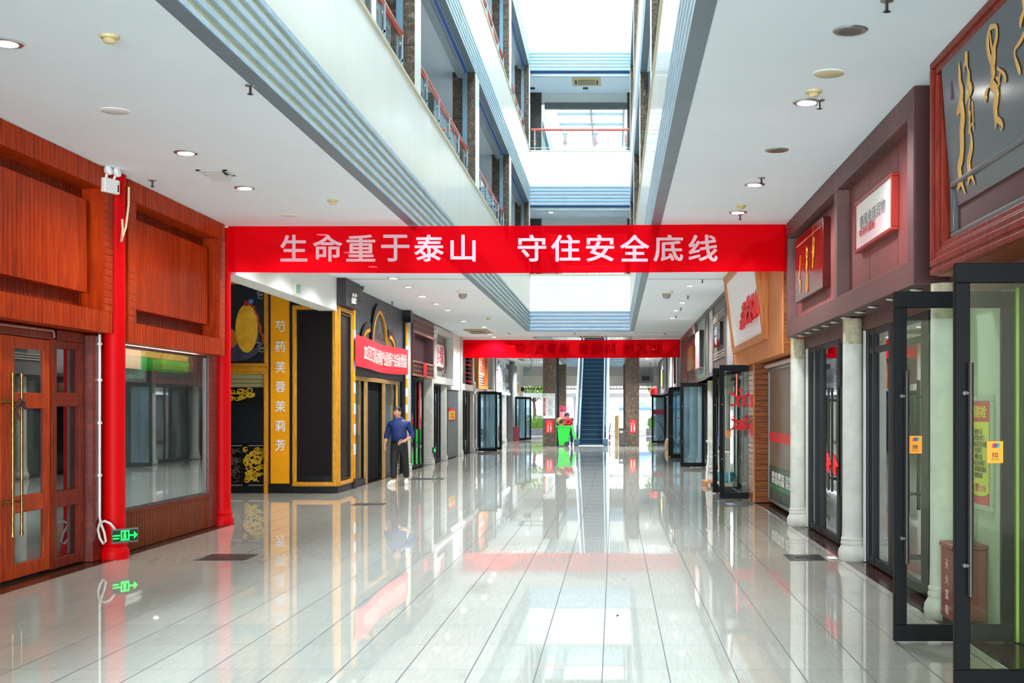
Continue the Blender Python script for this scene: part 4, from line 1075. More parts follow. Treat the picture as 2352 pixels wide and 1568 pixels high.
# ornate white sign
t = thing('ornate_sign', 'ornate white sign board with bronze cut-out scrolls and a row of dark characters', 'sign', (-5.4, 60, 2.4), None, 'thing')
part('board', MB().box(-5.5, -5.3, 56.3, 63.8, 2.42, CZ-.03), pm('silver_white_board', (206, 212, 222), .4), t, smooth=False)
part('scroll_cutout', MB().add(*(lambda m: (m.v, m.f))(cloud_lattice(MB(), 56.8, 59.3, 2.55, 3.9, 0, 4, n=50))).xf(Matrix(((0, 1, 0, -5.29), (1, 0, 0, 0), (0, 0, 1, 0), (0, 0, 0, 1)))), pm('bronze_scroll', (104, 104, 84), .5), t)
part('dark_niche', MB().box(-5.31, -5.29, 61.8, 63.7, 2.6, 3.85), M_frame, t)
part('grey_plate', MB().box(-5.31, -5.27, 60.6, 62.8, 2.7, 3.6), pm('plate_grey', (150, 158, 166), .4), t)
vs, fs = fit_text('金石阁', 1.8, .42, .004)
part('lettering', MB().add(vs, fs, M_east(-5.265, 61.7, 3.1)), pm('bronze_dark', (80, 70, 44), .4), t)
vs, fs = fit_text('玉\n器\n珠\n宝', .3, 1.3, .004)
part('small_lettering', MB().add(vs, fs, M_east(-5.295, 60.1, 3.2)), M_frame, t)
part('sill_light', MB().box(-5.32, -5.24, 56.4, 63.6, 2.32, 2.42), pm('sill_glow', (240, 244, 255), .4, emit=1.2), t)
struct('trim_left_pier_far', MB().box(-5.6, -5.16, 64.0, 66.9, 0, CZ-.2), pm('grey_pier', (104, 108, 110), .7), smooth=False)
struct('wall_left_far_panel', MB().box(-5.5, -5.28, 66.9, 73.4, 2.3, CZ), M_wall, smooth=False)
t = thing('yellow_scroll_sign', 'pale yellow written scroll on the white wall near the exit', 'sign', (-5.26, 69, 2.4))
part('sheet', MB().box(-5.275, -5.262, 67.6, 70.0, 2.35, 3.1), pm('scroll_yellow', (236, 216, 150), .6), t)
vs, fs = fit_text('福寿', 1.6, .5, .002)
part('lettering', MB().add(vs, fs, M_east(-5.258, 68.8, 2.75)), pm('scroll_ink', (150, 110, 40), .6), t)
single('red_lantern', MB().lathe([(.03, 2.62), (.09, 2.65), (.12, 2.75), (.09, 2.85), (.03, 2.88)], -5.2, 71.5, 14), M_maroon_d, 'small dark red lantern on the white wall near the exit', 'lantern', (-5.2, 71.5, 2.75))
single('red_cabinet', MB().box(-5.2, -4.86, 64.3, 64.62, .0, .72), pm('plum_cabinet', (116, 20, 44), .4), 'dark plum red cabinet on the floor by the grey pier', 'cabinet', (-5.03, 64.8, 0), bevel=.01)

# ------------------------------------------------------------------ swing doors standing open into the hall
M_brk = pm('bracket_grey', (104, 102, 98), .4, metal=.5)
def open_door(x0, x1, y, z1, lab, gl, bar_left=True, th=.05, st=.085, marks=None, head='black', group='open glass doors with dark frames'):
    """a framed glass leaf standing square to the hall, its pull bars on the free stile"""
    t = thing('glass_door_leaf', lab, 'door', ((x0+x1)/2, y, 0), group, 'thing')
    f = MB().frame('y', x0, x1, .018, z1, st, y-th/2, y+th/2, wv=.11)
    part('frame', f, M_black, t, bevel=.004)
    part('glass_pane', MB().box(x0+st, x1-st, y-.005, y+.005, .125, z1-.11), gl, t)
    bx = x0+st-.012 if bar_left else x1-st+.012
    for sg in (-1, 1):
        b = MB().cyl((bx, y+sg*.075, .55), (bx, y+sg*.075, 1.85), .0165, 14)
        part('pull_bar', b, M_dsteel, t)
        sx = x0+st/2 if bar_left else x1-st/2
        for z in (.72, 1.68): part('bar_bracket', MB().cyl((sx, y+sg*.02, z), (sx, y+sg*.075, z), .012, 10).cyl((sx, y+sg*.075, z), (bx, y+sg*.075, z), .012, 10), M_brk, t)
    return t
# west doors
open_door(-5.16, -4.45, 48.0, 2.29, 'open blue tinted glass door in front of the shop past the ring column', M_glass_b, False)
open_door(-5.10, -4.42, 49.6, 2.29, 'second open glass door just behind the blue tinted one', M_glass_b, False)
open_door(-5.10, -4.52, 64.9, 2.26, 'open bright glass door standing near the hedge by the exit', M_glass_b, False)
open_door(-5.02, -4.36, 66.2, 2.26, 'open glass door behind the bright one near the hedge', M_glass_b, False)
# ------------------------------------------------------------------ east side: the maroon shopfront
for y, lab in ((9.6, 'pale stone column behind the open glass doors and the red fire box'), (13.3, 'pale stone column under the maroon sign box, beside the locked double doors'), (17.25, 'pale stone column under the far end of the maroon sign box')):
    stone_column(2.51, y, lab, .105, 2.555)
FXR = 2.32
t = thing('maroon_sign_box', 'long maroon sign box with two recessed bays above the stone columns', 'sign box', (2.5, 13.4, 2.56), None, 'thing')
ya, yb = 9.80, 17.02
fr = MB()
fr.box(FXR, 2.62, ya, yb, CZ-.22, CZ-.004).box(FXR, 2.62, ya, yb, 2.56, 2.76)
for a, b in ((ya, ya+.20), (13.15, 13.33), (yb-.13, yb)): fr.box(FXR, 2.62, a, b, 2.76, CZ-.22)
part('frame', fr, M_maroon_f, t, smooth=False, bevel=.004)
part('recessed_panel', MB().box(FXR+.13, FXR+.16, ya+.2, 13.15, 2.76, CZ-.22), M_maroon, t, smooth=False)
part('recessed_panel', MB().box(FXR+.13, FXR+.16, 13.33, yb-.13, 2.76, CZ-.22), M_maroon, t, smooth=False)
part('end_panel', MB().box(FXR+.01, 2.62, ya-.02, ya, 2.57, CZ-.006), M_maroon_d, t, smooth=False)  # end face coloured darker to carry the shade on that side
part('joint_lines', MB().box(FXR+.128, FXR+.131, 10.9, 10.905, 2.76, CZ-.22).box(FXR+.128, FXR+.131, 12.1, 12.105, 2.76, CZ-.22).box(FXR+.128, FXR+.131, 14.6, 14.605, 2.76, CZ-.22), M_maroon_d, t)
struct('trim_lintel_right', MB().box(2.60, 2.72, 6, 17.3, 2.41, 2.66), M_maroon_f, smooth=False)
struct('trim_lintel_upper', MB().box(2.63, 2.78, 4, 24.6, 2.6, CZ), M_maroon_d, smooth=False)
for k in range(11):
    y = yw(1822+[0, 17, 34, 53, 73, 94, 119, 152, 182, 225, 280][k], 2.42)
    t = thing('soffit_lamp', 'small soffit lamp under the maroon sign box, number %s from its far end' % ['one', 'two', 'three', 'four', 'five', 'six', 'seven', 'eight', 'nine', 'ten', 'eleven'][k], 'lamp', (2.44, y, 2.555), 'soffit lamps under the maroon sign box')
    part('rim', MB().lathe([(.05, 2.545), (.056, 2.553), (.05, 2.5595)], 2.43, y, 20), M_steel, t)
    part('lens', MB().lathe([(.03, 2.541), (.046, 2.545)], 2.43, y, 20), pm('soffit_lens', (235, 230, 222), .3), t)
# dark red board with gold brush characters
t = thing('dark_red_signboard', 'dark red lacquer board with three gold brush characters in the maroon sign box', 'sign', (2.42, 15.4, 2.98), None, 'thing')
bd = part('board', MB().box(2.36, 2.45, 14.3, 16.45, 2.975, 3.78), pm('dark_red_lacquer', (84, 14, 12), .22, spec=.35, var=.25, vscale=2), t, bevel=.008)
part('edge_line', MB().box(2.354, 2.36, 14.45, 16.35, 3.68, 3.69), pm('copper_line', (196, 110, 80), .4), bd)
Mgold = pm('gold_leaf', (238, 150, 30), .3, metal=.3)
vs, fs = fit_text('昌', .34, .6, .004)
def strokes(t_, curves, M, m, name='brush_character', depth=.006):
    mb = MB()
    for pts in curves:
        ps = [Vector((p[0], p[1], depth)) for p in pts]; rs = [p[2] for p in pts]
        # catmull-rom through the points
        out, ro = [], []
        for i in range(len(ps)-1):
            p0, p1, p2, p3 = ps[max(i-1, 0)], ps[i], ps[i+1], ps[min(i+2, len(ps)-1)]
            for q in range(5):
                u = q/5
                out.append(.5*((2*p1)+(-p0+p2)*u+(2*p0-5*p1+4*p2-p3)*u*u+(-p0+3*p1-3*p2+p3)*u**3)); ro.append(rs[i]*(1-u)+rs[i+1]*u)
        out.append(ps[-1]); ro.append(rs[-1])
        mb.tube(out, .01, 8, ro)
    mb.v = [(v[0], v[1], depth + (v[2]-depth)*.3) for v in mb.v]
    return part(name, mb.xf(M), m, t_)
r = .013
strokes(t, [[(.02, .36, .006), (0, .2, r), (0, .05, .02), (.0, -.12, .02), (-.04, -.14, .01)], [(-.07, .05, .01), (.0, .02, r), (.05, .0, .01)], [(.05, .16, .01), (.10, .18, r), (.09, .0, r), (.06, -.02, r), (.06, .1, r)]], M_west(2.356, 14.95, 3.42), Mgold)
strokes(t, [[(.0, .22, .01), (-.05, .18, r), (-.04, .1, r), (.03, .08, r), (.05, .16, r), (.0, .2, r)], [(-.03, .04, r), (-.05, -.02, r), (0, -.06, r), (.05, 0, r), (0, .05, r), (.02, -.1, .01)], [(0, -.1, .01), (-.05, -.2, r), (0, -.33, r), (.06, -.24, r), (.04, -.12, r)]], M_west(2.356, 15.42, 3.36), Mgold)
strokes(t, [[(.05, .22, .006), (.0, .05, r), (-.06, -.06, r), (-.02, -.1, .008)], [(-.02, -.14, r), (.03, -.1, r), (.02, -.2, r), (-.02, -.24, .01)]], M_west(2.356, 16.0, 3.32), Mgold)
# framed white picture
t = thing('framed_picture', 'white framed calligraphy picture with a pink lower half on the maroon sign box', 'picture', (2.42, 11.7, 3.14), None, 'thing')
part('frame', MB().frame('x', 10.86, 12.52, 3.135, 3.63, .03, 2.38, 2.45), pm('cherry_frame', (150, 34, 24), .35), t, bevel=.006)
part('sheet', MB().box(2.395, 2.41, 10.88, 12.5, 3.15, 3.61), M_paper, t)
part('pink_wash', MB().prism([(10.9, 3.16), (12.48, 3.16), (12.48, 3.34), (12.1, 3.32), (11.7, 3.35), (11.2, 3.40), (10.9, 3.37)], 'x', 2.392, 2.396), pm('pink_wash', (240, 205, 203), .6), t)
vs, fs = fit_text('春风化雨润物', 1.15, .13, .0005)
part('ink_writing', MB().add(vs, fs, M_west(2.390, 11.72, 3.40)), pm('ink_grey', (120, 116, 118), .6), t)
vs, fs = fit_text('听雨轩藏画', .7, .08, .001)
part('red_seal_writing', MB().add(vs, fs, M_west(2.389, 11.95, 3.30)), pm('seal_red', (196, 60, 70), .6), t)

# big black calligraphy sign in a carved cherry-wood case
t = thing('cherry_sign_case', 'cherry wood case around the big black calligraphy board overhead', 'sign box', (2.5, 7.5, 2.57), None, 'thing')
M_cherry = wood('cherry_case', (94, 26, 14), (124, 40, 26), (140, 54, 36), rough=.4, knots=False, coat=.08)
y0, y1 = 4.6, 9.17
fr = MB()
for w_, x_ in ((.05, 2.29), (.10, 2.31), (.16, 2.335)): fr.frame('x', y0, y1, 2.62, CZ-.004, w_*1.1, x_, 2.62, wv=w_)
fr.box(2.29, 2.62, y0, y1, 2.56, 2.60).box(2.30, 2.62, y0, y1, 2.60, 2.66).box(2.325, 2.62, y0, y1, 2.66, 2.74)
part('case_frame', fr, M_cherry, t, smooth=False, bevel=.008)
part('case_back', MB().box(2.50, 2.55, y0+.1, y1-.1, 2.7, CZ-.1), M_red_wood, t, smooth=False)
part('case_soffit', MB().box(2.34, 2.62, y0, y1, 2.555, 2.565), wood('cherry_soffit', (104, 42, 14), (130, 58, 24), (146, 70, 32), rough=.35, knots=False), t, smooth=False)
t = thing('calligraphy_board', 'big glossy blue black board with gold brush calligraphy above the nearest glass doors', 'sign', (2.36, 7.0, 2.8), None, 'thing')
def bxp(z): return 2.315 + .055*(3.98-z)/.8
bd = MB().prism([(bxp(4.02), 4.02), (bxp(3.0), 3.0), (bxp(3.0)+.06, 3.0), (bxp(4.02)+.06, 4.02)], 'y', 4.7, 8.93)
M_blk = pm('blue_black_lacquer', (62, 72, 80), .2, var=.1, vscale=2, bump=.04, bscale=8)
part('board', bd, M_blk, t, smooth=False)
part('grille_frame', MB().frame('x', 4.7, 8.86, 2.78, 3.18, .045, 2.355, 2.44), pm('grey_black_frame', (74, 78, 80), .3), t, bevel=.014)
part('grille_mesh', MB().box(2.40, 2.42, 4.74, 8.82, 2.82, 3.14), pm('brown_speaker_mesh', (96, 52, 48), .6, var=.25, vscale=60, stretch=(1, 1, 6)), t)
part('bracket', MB().box(2.435, 2.5, 5.2, 5.3, 3.2, 3.9).box(2.435, 2.5, 8.4, 8.5, 3.2, 3.9), M_frame, t)
M_goldc = pm('carved_gold', (214, 164, 82), .35, metal=.1)
def board_pt(px, py):
    # where a ray through that pixel meets the leaning board
    x = 2.34
    for _ in range(8):
        Y = x*F/(px-1411); z = zz(py, Y); x = bxp(z)
    return Y, z
def board_strokes(curves, nm):
    mb = MB()
    for c_ in curves:
        ps, rs = [], []
        for px, py, w_ in c_:
            Y, z = board_pt(2120+px/5.228, py/5.228)
            ps.append(Vector((bxp(z)-.004, Y, z))); rs.append(w_/5.228*Y/F*2.2)
        out, ro = [], []
        for i in range(len(ps)-1):
            p0, p1, p2, p3 = ps[max(i-1, 0)], ps[i], ps[i+1], ps[min(i+2, len(ps)-1)]
            for q in range(5):
                u = q/5
                out.append(.5*((2*p1)+(-p0+p2)*u+(2*p0-5*p1+4*p2-p3)*u*u+(-p0+3*p1-3*p2+p3)*u**3)); ro.append(rs[i]*(1-u)+rs[i+1]*u)
        out.append(ps[-1]); ro.append(rs[-1])
        m0 = MB().tube(out, .01, 10, ro)
        # flatten towards the board
        fl = []
        for v in m0.v:
            b_ = bxp(v[2]); fl.append((b_-.006+(v[0]-b_)*.25, v[1], v[2]))
        mb.add(fl, m0.f)
    return part(nm, mb, M_goldc, t)
board_strokes([[(440, 740, 4), (450, 860, 18), (455, 980, 22), (478, 1080, 26), (470, 1200, 28), (440, 1320, 26), (420, 1360, 14)],
               [(470, 1200, 26), (490, 1400, 36), (478, 1560, 34), (482, 1750, 32), (472, 1900, 30), (450, 2010, 28), (462, 2150, 30), (440, 2230, 18), (430, 2290, 6)],
               [(462, 2150, 24), (490, 2240, 14), (520, 2330, 5)],
               [(530, 620, 20), (530, 720, 22), (505, 800, 8), (502, 870, 4)], [(535, 720, 18), (545, 820, 10), (560, 880, 18), (560, 1000, 28), (585, 1060, 26), (560, 1140, 18), (535, 1190, 14), (528, 1250, 4)],
               [(570, 1180, 14), (560, 1330, 8), (575, 1480, 8), (560, 1600, 8), (600, 1480, 5), (615, 1560, 5), (600, 1215, 8)],
               [(580, 1340, 16), (565, 1500, 8), (590, 1640, 12), (590, 1780, 24), (560, 1950, 26), (570, 2080, 28), (555, 2180, 10), (548, 2230, 4)], [(570, 2080, 24), (610, 2140, 12), (632, 2220, 5)]], 'brush_character')
board_strokes([[(820, 330, 14), (790, 430, 14), (790, 560, 22), (810, 680, 22), (850, 750, 26), (850, 640, 18), (840, 580, 14), (820, 470, 10), (815, 395, 10)], [(820, 330, 16), (890, 320, 14), (895, 450, 18), (870, 570, 20), (865, 700, 26), (850, 800, 28), (855, 880, 30), (850, 950, 16)],
               [(850, 940, 12), (840, 1010, 34), (890, 1090, 34), (890, 1200, 34), (880, 1320, 28), (890, 1430, 26), (885, 1500, 12), (878, 1550, 4)], [(890, 1420, 20), (940, 1460, 20), (965, 1510, 12), (945, 1570, 5)],
               [(800, 1050, 5), (770, 1120, 18), (765, 1190, 24), (770, 1215, 14)], [(890, 930, 8), (920, 960, 14), (915, 1050, 6)], [(905, 820, 8), (950, 850, 10), (985, 890, 14), (1000, 950, 18), (990, 975, 12)], [(925, 960, 10), (940, 850, 6)]], 'brush_character')
board_strokes([[(1230, -160, 20), (1215, 0, 16), (1225, 120, 14), (1190, 240, 22), (1180, 330, 10)], [(1230, 400, 16), (1180, 500, 16), (1120, 590, 10), (1112, 660, 8), (1140, 760, 18), (1165, 840, 20), (1175, 895, 8)]], 'brush_character')
Y, z = board_pt(2120+347/5.228, 1085/5.228)
part('seal_mark', MB().box(bxp(z)-.008, bxp(z)+.01, Y-.016, Y+.016, z-.06, z+.06), pm('seal_plum', (80, 40, 74), .4), t)

# glass storefronts under it
XG = 2.64
def tall_glass(lab, y0, y1, posts, trans=None, gl=M_glass_d, z1=2.41):
    return storefront(lab, XG, y0, y1, posts, z1, -1, trans, gl)
s = tall_glass('grey framed double glass doors tied with a red ribbon, between two stone columns', 13.45, 17.1, [(16.95, .16), (16.4, .12), (16.05, .05), (15.9, .1), (14.75, .1), (14.65, .08), (13.6, .1), (13.5, .06)])
pull_bars(s, XG, (15.15, 14.9, 14.5, 14.25), .62, 1.85, -1)
t = thing('door_valance', 'red strip valance with ribbon bunting along the top of the locked double doors', 'valance', (XG+.05, 14.8, 2.1))
vm = MB(); vm.box(XG+.045, XG+.055, 13.6, 15.9, 2.14, 2.30)
part('strip', vm, M_red, t)
rb = MB()
for k in range(26): 
    y = 13.65+k*.086; rb.box(XG+.045, XG+.049, y, y+.02+.02*(k % 3), 1.95-.05*(k % 4), 2.14)
part('ribbon_fringe', rb, pm('silver_fringe', (120, 118, 116), .3, metal=.5), t)
rk = MB()
for y in (15.0, 14.55): rk.tube([(XG-.09, y+.12, .92), (XG-.1, y, 1.02), (XG-.09, y-.12, .94), (XG-.1, y-.02, .88), (XG-.09, y+.1, .86), (XG-.1, y+.02, 1.06), (XG-.11, y-.1, .84)], .016, 8)
single('red_ribbon', rk, M_red, 'red ribbon tied round the pull bars of the locked double doors', 'ribbon', (XG-.09, 14.8, .95))
s = tall_glass('grey framed glass shopfront behind the open doors, beside the middle stone column', 9.85, 13.1, [(13.0, .16), (12.72, .08), (11.95, .12), (11.85, .06), (10.6, .26), (9.95, .2)], 2.16)
pull_bars(s, XG, (11.2, 11.05), .7, 1.85, -1)
struct('trim_right_jamb', MB().box(2.60, 2.70, 16.98, 17.16, .012, 2.42).box(2.60, 2.70, 13.12, 13.2, .012, 2.42), M_wall, smooth=False)
# green-white pier with the fire notice, red fire box
struct('wall_right_pier', MB().box(2.68, 5.0, 8.70, 9.78, .012, 2.42), pm('pale_green_plaster', (196, 206, 192), .7, var=.06, vscale=2), smooth=False)
t = thing('notice_frame', 'silver framed red and yellow fire hydrant notice on the pale green pier', 'notice', (2.67, 8.9, .9), None, 'thing')
part('frame', MB().frame('x', 8.90, 9.57, .86, 1.69, .04, 2.655, 2.682), pm('silver_frame', (200, 204, 196), .3, metal=.3), t, bevel=.006)
sh_ = part('sheet', MB().box(2.668, 2.674, 8.99, 9.48, .90, 1.65), M_red, t)
part('yellow_field', MB().box(2.664, 2.669, 8.99, 9.48, 1.0, 1.50).prism([(9.235+.245*math.cos(a*.2617), 1.0-.04*math.sin(a*.2617)) for a in range(13)], 'x', 2.664, 2.669), pm('notice_lemon', (232, 224, 10), .5), sh_)
vs, fs = fit_text('消防栓', .38, .09, .001, 0, .01)
part('heading', MB().add(vs, fs, M_west(2.664, 9.235, 1.575)), pm('heading_yellow', (245, 220, 40), .5), sh_)
vs, fs = fit_text('使用方法\n打开消火栓门\n取出水带连接水枪\n打开阀门\n对准火源\n灭火后关闭阀门\n晾干水带放回箱内\n切勿挪用', .40, .36, .001, .0)
part('body_text', MB().add(vs, fs, M_west(2.662, 9.235, 1.27)), pm('text_dark', (70, 60, 20), .6), sh_)
vs, fs = fit_text('火警119', .36, .06, .001)
part('call_text', MB().add(vs, fs, M_west(2.662, 9.235, 1.02)), pm('text_red', (200, 40, 20), .6), sh_)
t = thing('fire_box', 'dark red fire extinguisher box on the floor beside the nearest stone column', 'box', (2.55, 9.2, 0))
part('body', MB().box(2.43, 2.675, 9.05, 9.4, .06, .58), pm('fire_box_red', (140, 30, 24), .4, var=.15, vscale=5), t, bevel=.01)
part('lid', MB().box(2.42, 2.68, 9.04, 9.41, .58, .615), MC['fire_box_red'], t, bevel=.008)
part('foot', MB().box(2.44, 2.48, 9.07, 9.38, .012, .06).box(2.63, 2.67, 9.07, 9.38, .012, .06), M_frame, t)
for ch, z in (('灭', .46), ('火', .35), ('器', .24), ('箱', .13)):
    vs, fs = fit_text(ch, .09, .07, .001)
    part('letter', MB().add(vs, fs, M_west(2.428, 9.22, z)), pm('box_white_letter', (220, 190, 180), .5), t)
# dark mullion with a green edge strip behind the nearest door
struct('trim_mullion', MB().box(2.745, 3.0, 8.45, 8.66, .012, 2.42), pm('dark_olive_frame', (36, 46, 34), .4), smooth=False)
single('glass_edge_strip', MB().box(2.722, 2.742, 8.55, 8.60, .013, 2.42), pm('painted_edge_glow', (176, 196, 96), .4), 'thin yellow green glass edge with painted glow behind the nearest open door', 'light strip', (2.68, 8.2, 1.2))  # gives no light: the glow of the glass edge is painted in

d = open_door(1.90, 2.715, 8.59, 2.39, 'open glass door with a yellow push sticker, second from the camera', M_glass, True)
d1_ = open_door(1.91, 2.9, 7.10, 2.41, 'open glass door with a yellow pull sticker, closest to the camera', M_glass_g, True)
def sticker(x, y, z, w_, h_, ch, en, lab):
    t = thing('door_sticker', lab, 'sticker', (x, y, z), 'yellow push and pull stickers')
    part('sheet', MB().box(x-w_/2, x+w_/2, y-.0012, y, z-h_/2, z+h_/2), pm('sticker_orange', (240, 150, 10), .4), t, bevel=.0005)
    part('card_logo', MB().prism([(x-.21*w_, z+.2*h_), (x-.03*w_, z+.2*h_), (x+.02*w_, z+.4*h_), (x-.15*w_, z+.4*h_)], 'y', y-.002, y-.001), pm('logo_red', (196, 20, 40), .4), t)
    part('card_logo', MB().prism([(x-.08*w_, z+.2*h_), (x+.10*w_, z+.2*h_), (x+.15*w_, z+.4*h_), (x-.02*w_, z+.4*h_)], 'y', y-.0028, y-.002), pm('logo_blue', (20, 60, 120), .4), t)
    part('card_logo', MB().prism([(x+.06*w_, z+.2*h_), (x+.24*w_, z+.2*h_), (x+.29*w_, z+.4*h_), (x+.11*w_, z+.4*h_)], 'y', y-.0036, y-.0028), pm('logo_green', (20, 130, 120), .4), t)
    vs, fs = fit_text(ch, w_*.42, h_*.24, .0005, 0, .02)
    part('lettering', MB().add(vs, fs, M_front(x, y-.0018, z-.12*h_)), pm('sticker_ink', (40, 30, 14), .5), t)
    vs, fs = fit_text(en, w_*.42, h_*.09, .0005)
    part('small_lettering', MB().add(vs, fs, M_front(x, y-.0018, z-.32*h_)), MC['sticker_ink'], t)
Yd = 8.58; sticker(xx(2102, Yd), Yd, zz(1021, Yd), .093, .121, '推', 'Push', 'yellow push sticker on the second open glass door')
Yd = 7.09; sticker(xx(2285.5, Yd), Yd, zz(1038, Yd), .090, .123, '拉', 'Pull', 'yellow pull sticker on the closest open glass door')

# ------------------------------------------------------------------ east side: the slatted wood shop
t = thing('slatted_sign_box', 'light slatted wood sign box with a leaning white light box', 'sign box', (2.5, 21, 2.37), None, 'thing')
sl_ = MB(); n = 90
for k in range(n):
    a, b = 17.45+7.0*k/n, 17.45+7.0*(k+1)/n
    sl_.box(FXR, 2.45, a+.008, b-.008, 2.37, CZ-.004)
part('slats', sl_, M_slat, t, smooth=False)
part('case', MB().box(FXR+.02, 2.62, 17.40, 24.45, 2.375, CZ-.006), M_plank, t, smooth=False)
t = thing('light_box_sign', 'leaning white light box with big red raised characters in a timber frame', 'sign', (2.2, 21.5, 2.66), None, 'thing')
def lean(z): return 2.30 - .17*(z-2.70)/1.33
za, zb, ya, yb = 2.70, 4.03, 19.15, 24.0
part('panel', MB().prism([(lean(za)-.01, za), (lean(zb)-.01, zb), (lean(zb)+.05, zb), (lean(za)+.01, za)], 'y', ya, yb), pm('light_box_white', (238, 236, 236), .4), t, smooth=False)
fr = MB()
for z0_, z1_ in ((za-.05, za+.06), (zb-.06, zb+.06)):
    fr.prism([(lean(z0_)-.05, z0_), (lean(z1_)-.05, z1_), (FXR, z1_), (FXR, z0_)], 'y', ya-.05, yb+.05)
for a, b in ((ya-.12, ya+.02), (yb-.02, yb+.1)):
    fr.prism([(lean(za)-.05, za-.05), (lean(zb)-.05, zb+.05), (FXR, zb+.05), (FXR, za-.05)], 'y', a, b)
part('timber_frame', fr, M_slat, t, bevel=.006, smooth=False)
Ml = Matrix.Translation((lean(3.20)-.03, 20.35, 3.20)) @ Matrix.Rotation(math.atan(.17/1.33), 4, 'Y') @ Matrix.Rotation(-R90, 4, 'Z') @ Matrix.Rotation(R90, 4, 'X')
for k, ch in enumerate('茗品茶坊'):
    vs, fs = fit_text(ch, .58, .46, .03, 0, .02)
    part('raised_letter', MB().add(vs, fs, Ml @ Matrix.Translation((-.96+.64*k, [-.03, .02, 0, .03][k], .02))), M_red, t)
vs, fs = fit_text('正宗', .55, .14, .004)
part('small_plate', MB().box(-.35, .35, -.1, .1, 0, .01).xf(Ml @ Matrix.Translation((-1.25, .40, 0))), M_red, t)
part('small_lettering', MB().add(vs, fs, Ml @ Matrix.Translation((-1.25, .40, .014))), M_paper, t)
t = thing('timber_pillar', 'pillar clad in brown horizontal planks beside the open door with red paper-cuts', 'pillar', (2.53, 21.6, 0), None, 'thing')
pk = MB(); n = 26
for k in range(n): pk.box(2.372, 2.72, 21.45, 22.3, .014+k*2.36/n+.004, .014+(k+1)*2.36/n-.003)
part('plank_cladding', pk, M_plank, t, smooth=False, bevel=.004)
part('core', MB().box(2.385, 2.71, 21.46, 22.29, .012, 2.37), M_dark, t)
part('corner_strip', MB().box(2.355, 2.385, 21.435, 21.47, .012, 2.37), M_slat, t)
for z in (1.72, 1.22): single('red_switch', MB().box(2.325, 2.355, 21.5, 21.75, z-.09, z+.13), M_red, 'red alarm box on the plank pillar, %s one' % ('upper' if z > 1.5 else 'lower'), 'alarm box', (2.34, 21.6, z))
t = thing('curtained_window', 'papered shop window with a red band and a green poster beside the plank pillar', 'window', (XG, 19.4, .1), None, 'thing')
part('frame', MB().frame('x', 17.4, 21.42, .06, 2.28, .05, XG-.03, XG+.03), pm('aluminium_frame', (122, 126, 126), .35, metal=.4), t)
part('pane', MB().box(XG-.012, XG, 17.45, 21.37, .1, 2.24), pm('brown_papered_glass', (128, 106, 80), .4, spec=.25, var=.2, vscale=2.5), t)
part('red_band', MB().box(XG-.018, XG-.012, 17.45, 21.37, 1.06, 1.22), M_red, t)
po = part('green_poster', MB().box(XG-.02, XG-.012, 17.45, 21.37, .1, .66), pm('poster_green', (24, 84, 52), .4, var=.2, vscale=3), t)
part('poster_strip', MB().box(XG-.024, XG-.019, 17.45, 21.37, .30, .36), pm('poster_green_light', (30, 130, 80), .4), po)
vs, fs = fit_text('供应餐饮 日常用品\n欢迎光临 进店选购', 3.2, .2, .001, 0, .02)
part('poster_text', MB().add(vs, fs, M_west(XG-.022, 19.4, .48)), M_paper, po)
ph = MB()
for k in range(9): ph.box(XG-.024, XG-.019, 17.7+k*.4, 17.98+k*.4, .14, .25+.02*(k % 3))
part('poster_photos', ph, pm('poster_photo', (96, 110, 104), .4, var=.6, vscale=9), po)
part('awning_tube', MB().cyl((XG-.06, 17.4, 2.32), (XG-.06, 21.4, 2.32), .04), pm('pink_speckled_tube', (206, 176, 170), .5, var=.2, vscale=30), t)

# doors in front of the tea shop
d = open_door(1.86, 2.46, 22.35, 2.38, 'open glass door carrying two red paper-cuts next to the plank pillar', M_glass, True)
d = open_door(1.87, 2.42, 24.0, 2.38, 'open glass door just behind the one with red paper-cuts', M_glass, True)
def papercut(z0, lab, kind):
    Y = 22.33
    t = thing('paper_cut', lab, 'paper-cut', (2.2, Y, z0), 'red paper-cuts on the open door')
    mb = MB(); cx = xx(1701 if kind == 0 else 1702, Y)
    pts = {0: [((-.2, .1), (-.1, .05), (-.05, -.02), (0, .06)), ((.2, .1), (.1, .05), (.05, -.02), (0, .06)), ((-.2, -.12), (-.1, -.12), (-.05, -.03)), ((.2, -.12), (.1, -.12), (.05, -.03)), ((0, .06), (0, .13), (-.03, .16)), ((0, .1), (.03, .16)), ((-.05, -.05), (-.03, -.15)), ((.05, -.05), (.04, -.13)), ((-.12, .06), (-.13, .12)), ((.12, .06), (.16, .14)), ((-.08, .03), (.08, .03)), ((-.1, -.03), (-.02, -.02)), ((.1, -.03), (.02, -.02))],
           1: [((-.18, .06), (-.1, .04), (-.02, .02)), ((.18, .1), (.1, .06), (.02, .02)), ((-.2, -.14), (-.1, -.06), (0, -.05)), ((.2, -.15), (.1, -.06), (0, -.05)), ((-.1, .04), (-.12, .13)), ((.08, .06), (.09, .15)), ((-.1, 0), (-.11, -.06), (-.05, -.12), (0, -.1)), ((.1, 0), (.12, -.05), (.06, -.12), (0, -.1)), ((-.05, -.13), (0, -.02)), ((.05, -.13), (0, -.02)), ((0, .06), (0, -.12)), ((-.1, 0), (0, .03), (.1, 0)), ((-.06, .03), (.06, -.06)), ((.06, .03), (-.06, -.06))]}[kind]
    for c_ in pts:
        mb.tube([(cx+p[0], Y, z0+p[1]) for p in c_], .02, 8, [.010+.013*(1 if 0 < i < len(c_)-1 else .4) for i in range(len(c_))])
    mb.v = [(v[0], Y-.004+(v[1]-Y)*.05, v[2]) for v in mb.v]
    part('cut_figure', mb, pm('paper_red', (220, 14, 30), .6), t)
